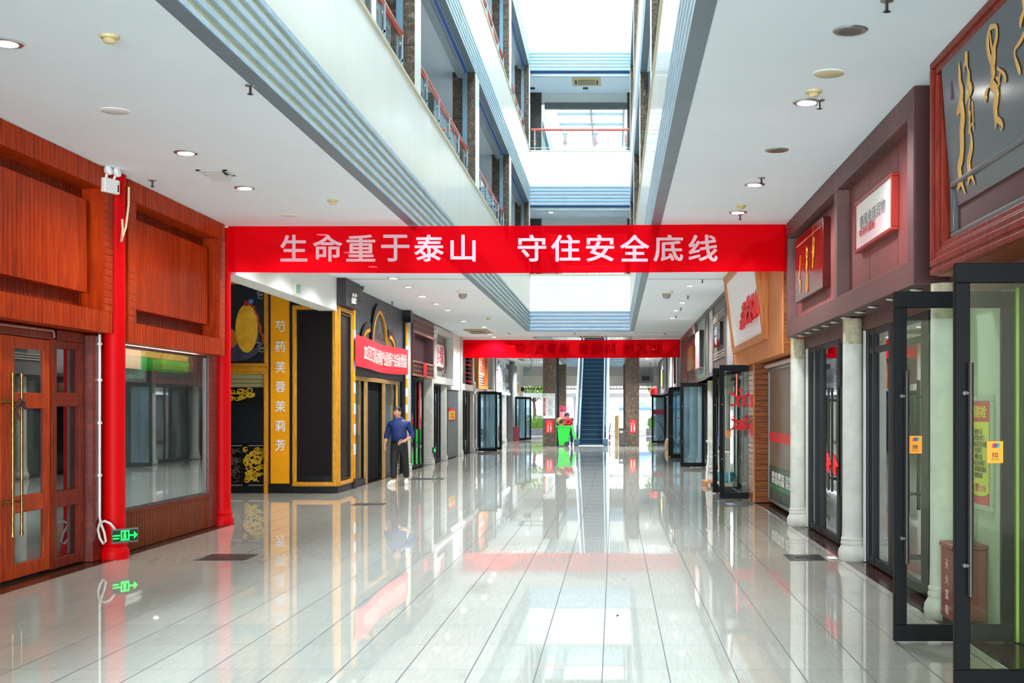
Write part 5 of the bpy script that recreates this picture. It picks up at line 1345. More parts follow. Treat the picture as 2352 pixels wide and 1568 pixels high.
papercut(1.79, 'upper red paper-cut on the open glass door', 0)
papercut(1.36, 'lower red paper-cut on the open glass door', 1)
Yd = 22.33; sticker(xx(1673, Yd), Yd, zz(996, Yd), .1, .12, '拉', 'Pull', 'small yellow pull sticker below the red paper-cuts')
# things glimpsed behind the doors
t = thing('red_neon_strip', 'vertical red light strip behind the door with the paper-cuts', 'light strip', (2.56, 24.5, 1.7))
part('tube', MB().cyl((2.40, 24.6, 1.75), (2.40, 24.6, 2.36), .012), pm('neon_red', (255, 30, 40), .4, emit=5), t)
part('backing', MB().box(2.385, 2.415, 24.615, 24.64, 1.7, 2.37), M_white, t)
t = thing('white_light_strip', 'vertical bluish white light strip behind the door with the paper-cuts', 'light strip', (2.44, 24.3, .7))
part('tube', MB().cyl((2.38, 25.6, .52), (2.38, 25.6, 1.55), .012), pm('led_blue_white', (200, 206, 255), .4, emit=12), t)
part('backing', MB().box(2.355, 2.405, 25.615, 25.64, .4, 1.7), M_white, t)
part('foot', MB().box(2.33, 2.43, 25.6, 25.7, .0, .4), M_white, t)
t = thing('folding_table', 'white folding table inside behind the pair of glass doors', 'table', (2.3, 25.4, 0))
part('tabletop', MB().box(1.95, 2.32, 25.0, 25.5, .72, .75), M_white, t, bevel=.006)
for x in (2.0, 2.28):
    for y in (25.05, 25.45): part('leg', MB().box(x-.015, x+.015, y-.015, y+.015, 0, .72), M_white, t)
t = thing('desk_fan', 'pale blue table fan on the white folding table', 'fan', (2.12, 25.25, .75))
part('stand', MB().cyl((2.12, 25.25, .75), (2.12, 25.25, .95), .02).cyl((2.12, 25.25, .75), (2.12, 25.25, .77), .08, 18), M_white, t)
fg = MB()
for k in range(20):
    a = k*math.pi/10; fg.tube([(2.12, 25.22, 1.0), (2.12+.1*math.cos(a), 25.18, 1.0+.1*math.sin(a)), (2.12+.16*math.cos(a), 25.24, 1.0+.16*math.sin(a))], .004, 5)
part('guard', fg, pm('fan_blue', (150, 160, 210), .4), t)
part('blades', MB().add(*(lambda m: (m.v, m.f))(MB().ball((2.05, 25.24, 1.03), .055, 10, 6, sy=.1))).ball((2.18, 25.24, 1.04), .055, 10, 6, sy=.1).ball((2.12, 25.24, .93), .055, 10, 6, sy=.1), MC['fan_blue'], t)
t = thing('step_ladder', 'white step ladder leaning beside the glass doors', 'ladder', (1.98, 26.6, 0))
for a, b in (((1.92, 26.3, .1), (2.0, 26.5, .93)), ((2.2, 26.3, .1), (2.16, 26.5, .93)), ((1.96, 26.9, .1), (2.0, 26.5, .93)), ((2.2, 26.9, .1), (2.16, 26.5, .93))): part('leg', MB().tube([a, b], .02, 6), M_white, t)
part('top_step', MB().box(1.93, 2.24, 26.4, 26.6, .91, .95), M_white, t)
for z in (.3, .6): part('rung', MB().box(1.94, 2.2, 26.3+z*.2, 26.38+z*.2, z, z+.03), M_white, t)
single('red_cloth_roll', MB().cyl((2.17, 26.7, .1), (2.17, 26.65, .82), .05, 12), pm('cloth_roll_red', (150, 14, 30), .6), 'dark red roll standing in the white step ladder', 'roll', (2.17, 26.7, .1))
t = thing('wooden_pallet', 'small wooden pallet crate under the step ladder', 'pallet', (2.0, 26.3, 0))
part('deck', MB().box(1.86, 2.3, 26.1, 27.0, .07, .1), M_slat, t)
for x in (1.87, 2.06, 2.25): part('bearer', MB().box(x, x+.04, 26.1, 27.0, 0, .07), M_slat, t)
single('blue_basin', MB().lathe([(.11, .14), (.15, .16), (.17, .34), (.165, .34), (.14, .17), (.0, .16)], 2.24, 25.3, 20), pm('basin_blue', (60, 176, 206), .3), 'turquoise plastic basin low behind the second glass door', 'basin', (2.24, 25.3, .14))
part('shelf', MB().box(1.98, 2.3, 25.03, 25.47, .12, .14), M_white, bpy.data.objects['folding_table'])

# ------------------------------------------------------------------ east side beyond: row of sign boxes
def sbox(y0, y1, z0, mat, lab, name='sign_box', x=FXR, edge=None):
    t = thing(name, lab, 'sign box', (2.45, (y0+y1)/2, z0), None, 'thing')
    part('board', MB().box(x+.03, 2.62, y0, y1, z0, CZ-.005), mat, t, smooth=False)
    part('edge', MB().frame('x', y0, y1, z0, CZ-.004, .09, x, 2.6), edge or M_maroon_f, t, smooth=False)
    return t
M_dkedge = pm('grey_brown_edge', (96, 88, 84), .5, var=.2)
t = sbox(24.55, 26.45, 2.40, M_foil, 'film wrapped silver sign panel next to the slatted wood box', 'film_panel', edge=M_dkedge)
t = sbox(26.5, 29.8, 2.40, pm('brown_grille_board', (92, 82, 78), .5, var=.15, vscale=10, stretch=(1, 1, 8)), 'dark brown louvred sign box with a small black plaque', 'louvred_sign_box', edge=M_dkedge)
for z in (3.72, 3.66, 3.6, 2.86, 2.8, 2.74): part('louvre', MB().box(FXR+.0, FXR+.04, 26.75, 29.6, z, z+.018), pm('louvre_pale', (186, 176, 160), .5), t)
pq = part('black_plaque', MB().box(FXR-.04, FXR+.04, 27.3, 28.9, 3.0, 3.5), pm('plaque_black', (14, 14, 14), .15), t)
part('silver_figure', MB().box(FXR-.046, FXR-.038, 28.3, 28.45, 3.05, 3.45).box(FXR-.046, FXR-.038, 27.3, 28.9, 3.22, 3.26).box(FXR-.046, FXR-.038, 28.55, 28.7, 3.1, 3.4), M_steel, pq)
t = sbox(29.85, 31.4, 2.40, M_foil, 'grey film wrapped sign panel between louvred box and green tiled box', 'film_panel', edge=M_dkedge)
t = sbox(31.5, 32.2, 2.38, pm('rose_grey_panel', (150, 130, 126), .5, var=.3, vscale=6), 'narrow rose grey panel between the film panel and the green tiled box', 'narrow_panel', edge=M_dkedge)
t = sbox(32.3, 35.8, 2.36, pm('green_glazed_tile', (110, 168, 142), .25, var=.45, vscale=4, stretch=(1, 2, .4)), 'green glazed sign box with a white and pink plaque', 'green_tiled_box', edge=M_dkedge)
pq = part('plaque', MB().box(FXR-.06, FXR+.05, 33.4, 35.2, 2.72, 3.7), pm('plaque_pink', (226, 150, 156), .5), t)
part('plaque_upper', MB().box(FXR-.065, FXR-.055, 33.4, 35.2, 3.35, 3.7), M_paper, pq)
part('plaque_side', MB().box(FXR-.07, FXR+.05, 33.32, 33.4, 2.72, 3.7), M_dark, pq)
t = sbox(36.3, 40.4, 2.36, pm('red_brown_wood_board', (142, 44, 30), .4, var=.2, vscale=4), 'red brown wood sign box with a gold carved plaque', 'red_wood_sign_box', edge=pm('red_brown_edge', (126, 40, 28), .4))
part('gold_plaque', MB().prism([(37.0, 2.78), (39.6, 2.78), (39.7, 3.05), (39.4, 3.5), (37.2, 3.5), (36.9, 3.05)], 'x', FXR-.03, FXR+.04), pm('gold_plaque', (214, 140, 50), .4, var=.4, vscale=12), t)
for k in range(4): part('moulding', MB().box(FXR-.01, FXR+.04, 36.5, 40.2, 2.5+k*.07, 2.53+k*.07), M_maroon_d, t)
for k in range(3): part('moulding', MB().box(FXR-.01, FXR+.04, 36.5, 40.2, 3.65+k*.07, 3.68+k*.07), M_maroon_d, t)
t = sbox(40.5, 43.7, 2.34, pm('deep_red_recess', (104, 30, 22), .5), 'deep red sign box with brown fretwork at the end of the rear banner', 'fretwork_sign_box', edge=MC['red_brown_edge'])
part('fretwork', cloud_lattice(MB(), 40.8, 43.4, 2.6, 3.6, 0, 21, n=40).xf(Matrix(((0, 1, 0, FXR+.01), (1, 0, 0, 0), (0, 0, 1, 0), (0, 0, 0, 1)))), pm('fretwork_brown', (150, 96, 56), .5), t)
sbox(44.0, 46.5, 2.34, pm('dark_grey_far_panel', (86, 86, 86), .5), 'dark grey sign panel just past the rear banner', 'grey_sign_board', edge=M_dkedge)
t = sbox(46.6, 50.8, 2.32, pm('pale_far_panel', (190, 184, 180), .5), 'pale sign panel with a black upright past the rear banner', 'pale_panel', edge=MC['red_brown_edge'])
part('black_upright', MB().box(FXR-.03, FXR+.03, 48.2, 49.0, 2.6, 3.6), M_dark, t)
sbox(50.9, 56, 2.30, pm('silver_far_panel', (170, 172, 176), .4, var=.2), 'silver grey sign panel above the farthest open door', 'silver_panel', edge=M_frame)
t = sbox(56.2, 66, 2.30, pm('grey_black_panel', (96, 98, 102), .5, var=.2), 'grey sign panel with a yellow green plate near the exit', 'grey_sign_board', edge=M_frame)
part('yellow_plate', MB().box(FXR-.03, FXR+.02, 60, 62, 2.7, 3.5), pm('olive_yellow_plate', (150, 140, 40), .4), t)
emergency_lamp(2.300, 24.72, 3.92, math.radians(-90), 'small white emergency lamp at the corner of the slatted wood sign box', .5)
emergency_lamp(2.298, 36.34, 3.85, math.radians(-90), 'small white emergency lamp between green tiled box and red wood box', .6)
struct('wall_right_upper', MB().box(2.63, 2.78, 24.6, 73.4, 2.3, CZ), M_maroon_d, smooth=False)
for y, lab in ((25.3, 'stone column behind the pair of glass doors with the paper-cuts'), (29.0, 'stone column under the louvred sign box'), (32.9, 'stone column under the green tiled box'), (36.8, 'stone column behind the open door below the red wood box'), (40.6, 'stone column seen through the open door below the fretwork box')):
    stone_column(2.55, y, lab, .12, 2.36)
storefront('dark framed glass shopfront behind the white folding table', XG+.14, 22.4, 28.8, [(23.5, .1), (25, .1), (26.5, .1), (28.7, .1)], 2.36)
storefront('dark framed glass shopfront under the green tiled box', XG+.14, 29.2, 36.6, [(30.5, .1), (32.0, .1), (34.0, .1), (35.5, .1)], 2.34)
storefront('dark framed glass shopfront under the red wood box', XG+.14, 37.1, 46.5, [(38.5, .1), (42.0, .1), (45.5, .1)], 2.32)
storefront('dark framed glass shopfront past the rear banner', XG+.14, 46.6, 73.3, [(52, .12), (57, .12), (62, .12), (68, .12)], 2.3)
d = open_door(1.83, 2.5, 34.9, 2.34, 'open glass door in front of two stone columns, below the green tiled box', M_glass_b, True)
d = open_door(1.846, 2.5, 41.5, 2.34, 'open blue grey glass door with a tiny red sticker below the red wood box', M_glass_b, True)
single('tiny_red_sticker', MB().box(2.07, 2.12, 41.46, 41.468, 1.28, 1.34), M_red, 'tiny red sticker on the blue grey glass door', 'sticker', (2.09, 41.46, 1.3))
d = open_door(1.835, 2.5, 42.9, 2.34, 'open glass door right behind the one with the tiny red sticker', M_glass_b, True)
d = open_door(1.77, 2.44, 59.8, 2.29, 'farthest open glass door, with a dark red band across it', M_glass_b, True)
single('red_door_band', MB().box(1.86, 2.36, 59.76, 59.768, 1.37, 1.6), pm('dark_red_band', (150, 10, 34), .5), 'dark red band across the farthest open glass door', 'band', (2.1, 59.76, 1.5))
t = thing('exercise_bike', 'folded black bicycle frame behind the farthest open glass door', 'bicycle', (2.25, 60.8, 0))
part('frame', MB().tube([(2.1, 60.8, .12), (2.42, 60.8, .42), (2.2, 60.8, 1.0), (2.05, 60.8, 1.02)], .03, 8).tube([(2.42, 60.8, .42), (2.2, 60.8, .9)], .03, 8), M_black, t)
part('base', MB().box(2.05, 2.45, 60.7, 60.9, 0, .12), M_black, t)
single('stone_drum', MB().lathe([(.14, 0), (.2, .1), (.21, .25), (.16, .42), (.1, .44)], 2.22, 50.5, 20), pm('carved_sandstone', (188, 160, 118), .8, var=.4, vscale=20), 'carved sandstone drum by the foot of the far open doors', 'stone drum', (2.22, 50.5, 0))
for k, (x, z) in enumerate(((1.88, 2.25), (2.02, 2.32))):
    t = thing('red_lantern', ['front red box lantern hanging over the farthest open door', 'second red box lantern hanging over the farthest open door'][k], 'lantern', (x, 62+k*.5, z), 'red box lanterns')
    part('body', MB().box(x-.11, x+.11, 61.9+k*.5, 62.1+k*.5, z, z+.42), M_red, t, bevel=.03)
    part('hanger', MB().cyl((x, 62+k*.5, z+.42), (x, 62+k*.5, CZ), .006, 6), M_frame, t)
t = thing('hanging_display', 'dark hanging display board with a black screen near the exit', 'display', (1.9, 66.5, 3.0))
part('board', MB().box(1.15, 2.05, 66.4, 66.55, 3.0, 3.75), pm('display_grey', (116, 118, 122), .5, var=.15), t)
part('screen', MB().box(1.45, 1.85, 66.33, 66.4, 3.12, 3.36), M_dark, t)
part('rod', MB().cyl((1.3, 66.5, 3.7), (1.3, 66.5, CZ), .012).cyl((1.9, 66.5, 3.7), (1.9, 66.5, CZ), .012), M_frame, t)
t = thing('restroom_sign', 'small white hanging restroom sign near the exit', 'sign', (.95, 68, 2.78))
part('plate', MB().box(.78, 1.14, 67.98, 68.0, 2.72, 2.9), M_paper, t)
part('pictogram', MB().box(.82, .85, 67.972, 67.98, 2.75, 2.84).box(.88, .91, 67.972, 67.98, 2.75, 2.84).ball((.835, 67.976, 2.86), .014, 8, 6).ball((.895, 67.976, 2.86), .014, 8, 6), M_frame, t)
vs, fs = fit_text('洗手间', .18, .07, .001)
part('lettering', MB().add(vs, fs, M_front(1.03, 67.978, 2.81)), M_frame, t)
part('wire', MB().cyl((.8, 68, 2.9), (.8, 68, CZ), .004, 5).cyl((1.12, 68, 2.9), (1.12, 68, CZ), .004, 5), M_frame, t)
# ------------------------------------------------------------------ the two long red banners
M_ban = cloth_mat('banner_red_cloth', (252, 5, 24), .46, (255, 26, 34))
M_banl = cloth_mat('banner_letter', (250, 226, 232), .0, (255, 200, 205))
M_ban_rear = cloth_mat('rear_banner_cloth', (255, 6, 24), .3, (255, 30, 36))
def banner(y, x0, x1, z0l, z1l, z0r, z1r, lab, text, mirrored, spans, th, lettermat):
    t = thing('hanging_banner', lab, 'banner', ((x0+x1)/2, y, (z0l+z1l)/2), 'long red banners across the hall')
    n = 60; mb = MB()
    def P(a, b):
        x = x0+(x1-x0)*a
        za = z0l+(z0r-z0l)*a - .018*math.sin(math.pi*a); zb = z1l+(z1r-z1l)*a - .014*math.sin(math.pi*a)
        return (x, y + .005*math.sin(a*23) + .010*math.sin(a*5+b*2), za+(zb-za)*b)
    m_ = 6
    for i in range(n):
        for j in range(m_):
            mb.poly([P(i/n, j/m_), P((i+1)/n, j/m_), P((i+1)/n, (j+1)/m_), P(i/n, (j+1)/m_)])
    part('cloth', mb, M_ban_rear if mirrored else M_ban, t, recalc=False)
    part('cord', MB().cyl((x0-.06, y, (z1l)-.015), (x0, y, z1l-.015), .008, 6).cyl((x1, y, z1r-.015), (x1+.06, y, z1r-.015), .008, 6), M_white, t)
    zc = (z0l+z1l+z0r+z1r)/4
    for ch, xa, xb in spans:
        vs, fs = fit_text(ch, xb-xa, th, 0, 0, .022)
        xm = (xa+xb)/2
        if mirrored: M = M_back(xm, y+.024, zc)
        else: M = M_front(xm, y-.024, zc)
        part('character', MB().add(vs, fs, M), lettermat, t, smooth=False, recalc=False)
    return t
Y1 = 17.12
chars = [('生', 645, 707), ('命', 720, 787), ('重', 796, 863), ('于', 876, 941), ('泰', 952, 1020), ('山', 1035, 1093), ('守', 1189, 1255), ('住', 1266, 1333), ('安', 1346, 1411), ('全', 1424, 1491), ('底', 1501, 1569), ('线', 1581, 1648)]
banner(Y1, xx(524, Y1), xx(1806, Y1), zz(625, Y1), zz(519, Y1), zz(623, Y1), zz(513.5, Y1), 'long red banner across the hall at the first columns, with pale bold characters', '', False,
       [(c_, xx(a, Y1), xx(b, Y1)) for c_, a, b in chars], .365, M_banl)
Y3 = 43.85
ch2 = [('防', 1492, 1520), ('风', 1461, 1486), ('险', 1429, 1455), ('除', 1386, 1413), ('隐', 1357, 1384), ('患', 1328, 1353), ('遏', 1284, 1310), ('事', 1256, 1279), ('故', 1229, 1252), ('保', 1182, 1206), ('平', 1152, 1176), ('安', 1122, 1146)]
banner(Y3, xx(1064, Y3), xx(1562, Y3), zz(821.5, Y3), zz(780, Y3), zz(820.5, Y3), zz(779, Y3), 'long red banner farther down the hall, seen from behind with its writing reversed', '', True,
       [(c_, xx(a, Y3), xx(b, Y3)) for c_, a, b in ch2], .38, cloth_mat('banner_letter_back', (150, 0, 8), .0, (210, 20, 30)))

# ------------------------------------------------------------------ ceiling fittings
def ceil_pt(px, py, z=CZ):
    Y = (z-H)*F/(941-py); return xx(px, Y), Y
def ring_lamp(x, y, lab, lit, r=.105, z=CZ, power=0, col=(.96, .985, 1)):
    t = thing('recessed_downlight', lab, 'downlight', (x, y, z), 'lit recessed downlights' if lit else 'unlit recessed downlights')
    part('rim', MB().lathe([(r*.76, z-.012), (r*1.04, z-.010), (r*1.1, z-.004), (r*1.1, z-.0005)], x, y, 28), M_steel, t)
    part('diffuser', MB().lathe([(.002, z-.0136), (r*.5, z-.0136), (r*.74, z-.0135), (r*.76, z-.010)], x, y, 28), M_lamp if lit else pm('dark_reflector', (96, 100, 100), .3, metal=.3), t)
    if lit and power:
        d = bpy.data.lights.new('downlight_beam', 'SPOT'); d.energy = power; d.spot_size = math.radians(150); d.spot_blend = .6; d.color = col; d.shadow_soft_size = .09
        o = bpy.data.objects.new('downlight_beam', d); COL.objects.link(o); o.location = (0, 0, -.02); o.parent = t
    return t
DP = 150
lit = [(14, 98, 'lit downlight in the ceiling over the timber door, closest to the camera'), (427, 350, 'lit downlight in the ceiling before the ajar ceiling hatch'), (562, 431, 'lit downlight in the ceiling just past the ajar ceiling hatch'),
       (740, 537, 'lit downlight seen through the long red banner above its second character'), (800, 578, 'lit downlight seen through the long red banner beside its third character'), (856, 611, 'lit downlight seen through the bottom edge of the long red banner'),
       (903, 638, 'lit downlight just below the long red banner, before the black shopfront'), (970, 680, 'bright lit downlight above the arched emblem'), (1083, 716, 'bright lit downlight near the ceiling cassette, over the grey sign'),
       (1853, 234, 'lit bluish downlight in the ceiling before the maroon sign box'), (1733, 423, 'lit downlight in the ceiling opposite the white framed picture'), (1695, 487, 'lit downlight in the ceiling just before the long red banner, by the maroon box')]
lit[8] = (1065+0, 737, 'bright lit downlight before the beige ceiling cassette, over the grey sign')
for px, py, lab in lit:
    x, y = ceil_pt(px, py); ring_lamp(x, y, lab, True, power=DP*.5 if px in (427, 562, 14) else DP, col=(.85, .9, 1) if px == 1853 else (.96, .985, 1))
dim = [(938, 658, 'small dim downlight over the black shopfront'), (1002, 697, 'small dim downlight over the carved sign box'), (1028, 711, 'small dim downlight after the carved sign box'), (1112, 750, 'lit downlight beside the beige ceiling cassette'),
       (1126, 767, 'lit downlight past the beige ceiling cassette'), (1135, 773.5, 'lit downlight right before the rear banner'), (1585, 655, 'small lit downlight before the ceiling joint over the slatted box'), (1567, 694, 'small lit downlight over the louvred sign box'),
       (1553, 712, 'small lit downlight over the narrow rose panel'), (1545, 730, 'small lit downlight over the green tiled box')]
for k, (px, py, lab) in enumerate(dim):
    x, y = ceil_pt(px, py); ring_lamp(x, y, lab, True, r=.08, power=DP*1.2)
for x, y, lab in ((-4.0, 50, 'lit downlight beyond the rear banner over the open blue glass door'), (-4.0, 58, 'lit downlight beyond the rear banner over the ornate sign'), (-3.8, 66, 'lit downlight near the exit on the hedge side'), (1.6, 52, 'lit downlight beyond the rear banner over the pale sign panel'), (1.6, 62, 'lit downlight near the exit over the red lanterns')):
    ring_lamp(x, y, lab, True, r=.1, power=DP*7)
for px, py, lab in ((1953, 69, 'unlit dark downlight in the ceiling beside the calligraphy board'), (1784, 344, 'unlit dark downlight in the ceiling before the maroon box')):
    x, y = ceil_pt(px, py); ring_lamp(x, y, lab, False)
def speaker(px, py, lab, mat):
    x, y = ceil_pt(px, py)
    t = thing('ceiling_speaker', lab, 'speaker', (x, y, CZ), 'round ceiling speakers')
    part('grille', MB().lathe([(.03, CZ-.014), (.105, CZ-.011), (.112, CZ-.006)], x, y, 28), mat, t)
    part('rim', MB().lathe([(.112, CZ-.008), (.122, CZ-.006), (.124, CZ-.0005)], x, y, 28), M_white, t)
speaker(264, 254, 'white round ceiling speaker over the display window side, near the atrium edge', pm('speaker_white', (206, 206, 202), .6))
speaker(1904, 168, 'yellowed round ceiling speaker near the bluish lit downlight', pm('speaker_beige', (196, 184, 146), .6))
speaker(663, 494, 'white round ceiling speaker just before the long red banner', MC['speaker_white'])
def smoke(px, py, lab, s=1.0, z=CZ):
    x, y = ceil_pt(px, py)
    t = thing('smoke_detector', lab, 'detector', (x, y, CZ), 'ceiling smoke detectors')
    part('base', MB().lathe([(.06*s, CZ-.02), (.066*s, CZ-.01), (.066*s, CZ-.0005)], x, y, 22), M_beige, t)
    part('sensor', MB().lathe([(.012*s, CZ-.055*s), (.034*s, CZ-.05*s), (.046*s, CZ-.036*s), (.04*s, CZ-.02)], x, y, 22), M_beige, t)
for px, py, lab in ((252, 82, 'yellowed smoke detector over the display window, closest to the camera'), (764, 459, 'yellowed smoke detector near the atrium edge before the red banner'), (1869, 208, 'yellowed smoke detector beside the bluish lit downlight'),
                    (1702, 471, 'yellowed smoke detector just before the red banner, by the maroon box'), (1122, 730, 'smoke detector above the ceiling cassette'), (1061, 681, 'smoke detector under the white dome camera by the atrium edge'), (1169, 764, 'smoke detector just before the rear banner'), (1527, 765, 'smoke detector before the rear banner, near the fretwork box')):
    smoke(px, py, lab)
def sprinkler(px, py, lab):
    x, y = ceil_pt(px, py)
    t = thing('sprinkler_head', lab, 'sprinkler', (x, y, CZ), 'sprinkler heads')
    part('escutcheon', MB().lathe([(.015, CZ-.012), (.04, CZ-.006), (.042, CZ-.0005)], x, y, 16), M_steel, t)
    part('stem', MB().cyl((x, y, CZ-.06), (x, y, CZ-.005), .01, 8).lathe([(.012, CZ-.075), (.026, CZ-.07), (.012, CZ-.062)], x, y, 12), M_dsteel, t)
for px, py, lab in ((350, 414, 'sprinkler head over the pine sign boxes'), (575, 196, 'sprinkler head tight against the atrium edge'), (1882, 230, 'sprinkler head beside the bluish lit downlight'), (1749, 408, 'sprinkler head opposite the white framed picture'), (1700, 492, 'sprinkler head just before the red banner'),
                    (834, 657, 'sprinkler head above the near amber pole'), (901, 692, 'sprinkler head above the arched emblem'), (1580, 679, 'sprinkler head near the white dome camera over the louvred box'), (1564, 706, 'sprinkler head over the film wrapped grey panel'), (1553, 724, 'sprinkler head over the green tiled box'), (1613, 641, 'sprinkler head just past the red banner, over the slatted box'), (2037, 1, 'sprinkler head at the top of the view beside the calligraphy board'), (1320, 764, 'sprinkler head between the atriums')):
    sprinkler(px, py, lab)
for px, py, lab in ((1063, 668, 'white dome camera near the atrium edge above the carved sign box'), (1531, 668, 'white dome camera near the atrium edge opposite the slatted box')):
    x, y = ceil_pt(px, py)
    t = thing('dome_camera', lab, 'camera', (x, y, CZ), 'white dome cameras')
    part('base', MB().lathe([(.11, CZ-.06), (.13, CZ-.05), (.13, CZ-.0005)], x, y, 24), M_white, t)
    part('dome', MB().lathe([(.02, CZ-.17), (.06, CZ-.155), (.085, CZ-.12), (.09, CZ-.06)], x, y, 24), pm('smoked_dome', (150, 152, 148), .2), t)
# ajar hatch, ceiling cassettes
x0, y0 = ceil_pt(452, 391); x1, y1 = ceil_pt(545, 405)
t = thing('ceiling_hatch', 'white ceiling hatch hanging slightly ajar over the pine shopfront', 'hatch', ((x0+x1)/2, y0, CZ))
part('frame', MB().frame('z', x0, x1, y1-.1, y0, .04, CZ-.008, CZ-.0005), pm('hatch_white', (206, 208, 208), .6), t)
part('opening', MB().box(x0+.04, x1-.04, y1-.06, y0-.04, CZ-.004, CZ-.001), M_dark, t)
part('flap', MB().prism([(y0-.05, CZ-.012), (y0-.05, CZ-.004), (y1+.0, CZ-.045), (y1+.0, CZ-.055)], 'x', x0+.06, x1-.06), MC['hatch_white'], t)
def cassette(x0, x1, y0, y1, z, lab, mat, vane=True):
    t = thing('air_cassette', lab, 'air conditioner', ((x0+x1)/2, (y0+y1)/2, z), 'ceiling air cassettes')
    part('panel', MB().box(x0, x1, y0, y1, z-.03, z-.0005), mat, t, bevel=.008)
    xm, ym = (x0+x1)/2, (y0+y1)/2; w, h = x1-x0, y1-y0
    part('intake_grille', MB().box(xm-w*.29, xm+w*.29, ym-h*.3, ym+h*.3, z-.045, z-.03), pm('intake_grey', (120, 108, 82), .6), t)
    if vane:
        for k in range(5): part('vane', MB().box(xm-w*.28, xm+w*.28, ym-h*.28+k*h*.13, ym-h*.28+k*h*.13+.03, z-.055, z-.045), pm('vane_beige', (200, 184, 140), .5), t)
        for s_ in (-1, 1): part('side_vent', MB().box(xm+s_*w*.37-.03, xm+s_*w*.37+.03, ym-h*.25, ym+h*.25, z-.036, z-.03), M_frame, t)
x0, y0 = ceil_pt(1082, 765); x1, y1 = ceil_pt(1132, 765); _, yb_ = ceil_pt(1063, 755.5)
cassette(x0, x1, yb_, y0, CZ, 'beige ceiling cassette near the grey sign with the written plaque', pm('cassette_beige', (168, 150, 112), .6), False)
x0, y0 = ceil_pt(1328, 774); x1, _ = ceil_pt(1391, 774); _, yb_ = ceil_pt(1330, 767.5)
cassette(x0, x1, yb_, y0, CZ, 'ceiling cassette between the atriums, above the rear banner', M_white)
zu = 12.39; Yu = (zu-H)*F/(941-186)
cassette(xx(1314, Yu), xx(1380, Yu), Yu-.45, Yu+.55, zu, 'yellowed ceiling cassette up on the top bridge', M_beige)
xq, yq = ceil_pt(1264, 482, 8.10)
ring_lamp(xq, 41.6, 'lit downlight under the middle bridge, above the red banner', True, r=.1, z=8.10, power=25)
for px, lab in ((1222, 'first dark twin spot on the top bridge ceiling'), (1345, 'second dark twin spot on the top bridge ceiling')):
    x = xx(px, 42.4); single('twin_spot', MB().box(x-.09, x+.09, 42.3, 42.5, zu-.02, zu-.0005), M_frame, lab, 'lamp', (x, 42.4, zu))
ldx = xx(1200, 62)
single('slot_diffuser', MB().frame('z', -4.75, -3.3, 62.0, 64.5, .2, CZ-.02, CZ-.0005), pm('slot_grey', (90, 92, 92), .5), 'dark rectangular ceiling slot beyond the rear banner', 'vent', (-4, 63, CZ))
t = thing('hanging_exit_sign', 'small dark hanging exit sign beyond the rear banner beside the directory pillar', 'sign', (-4.0, 66, 3.4))
part('plate', MB().box(-4.32, -3.98, 60.0, 60.04, 3.3, 3.55), pm('exit_plate_dark', (30, 66, 52), .4), t)
part('rod', MB().cyl((-4.0, 60.02, 3.5), (-3.92, 60.02, 3.9), .012).cyl((-3.92, 60.02, 3.9), (-4.05, 60.02, CZ), .012), M_frame, t)
t = thing('exit_sign', 'small green sign under the corridor beam behind the red banner', 'sign', (-5.2, 22, 3.7))
part('plate', MB().box(-5.268, -5.20, 20.86, 20.9, 3.52, 3.66), pm('pale_green_sign', (120, 170, 140), .5), t)
part('bracket', MB().box(-5.281, -5.26, 20.84, 20.92, 3.5, 3.68), M_white, t)

# ------------------------------------------------------------------ things on the floor
def hatch(pl_, yl, lab):
    (xa, ya_), (xb, yb2) = pl_
    t = thing('floor_hatch', lab, 'hatch', ((xa+xb)/2, (ya_+yb2)/2, 0), 'dark floor hatches')
    part('plate', MB().box(xa, xb, ya_, yb2, .0005, .006), pm('hatch_black', (38, 36, 36), .3, var=.4, vscale=14), t)
    part('lift_handle', MB().box((xa+xb)/2-.1, (xa+xb)/2+.1, (ya_+yb2)/2-.04, (ya_+yb2)/2+.02, .006, .012), M_dsteel, t)
    return t
def fl(px, py): Y = H*F/(py-941); return xx(px, Y), Y
def hat(px0, px1, pyt, pyb, lab):
    _, yt = fl(0, pyt); _, yb2 = fl(0, pyb); xa, _ = fl(px0, pyb); xb, _ = fl(px1, pyb)
    return hatch(((xa, yb2), (xb, yt)), 0, lab)
hat(449, 561, 1273, 1287, 'dark floor hatch in front of the display window')
hat(805, 878, 1156, 1160.5, 'dark floor hatch near the gold framed black pillar')
hat(940, 1015, 1098, 1101.5, 'dark floor hatch past the walking man')
hat(1815, 1900, 1274, 1287.5, 'dark floor hatch before the stone columns of the maroon shop')
hat(1672, 1730, 1155, 1160, 'dark floor hatch before the door with the paper-cuts')
x, y = fl(1907, 1282)
single('white_tape', MB().box(x-.03, x+.06, y-.12, y+.1, .006, .010), M_paper, 'torn white tape at the end of the floor hatch by the stone column', 'tape', (x, y, .006))
x, y = fl(1418, 1415)
single('dry_leaf', MB().poly([(x-.012, y-.012, .003), (x+.0, y+.012, .012), (x+.014, y+.03, .004), (x+.004, y-.006, .002)]), pm('dark_leaf', (30, 30, 60), .6), 'tiny dark scrap on the pale floor tiles near the camera', 'scrap', (x, y, 0))
x, y = fl(1434, 1330)
single('straw_bit', MB().cyl((x-.02, y, .004), (x+.02, y+.01, .004), .003, 6), pm('straw_tan', (170, 130, 70), .6), 'tiny tan straw bit on the floor tiles', 'scrap', (x, y, 0))

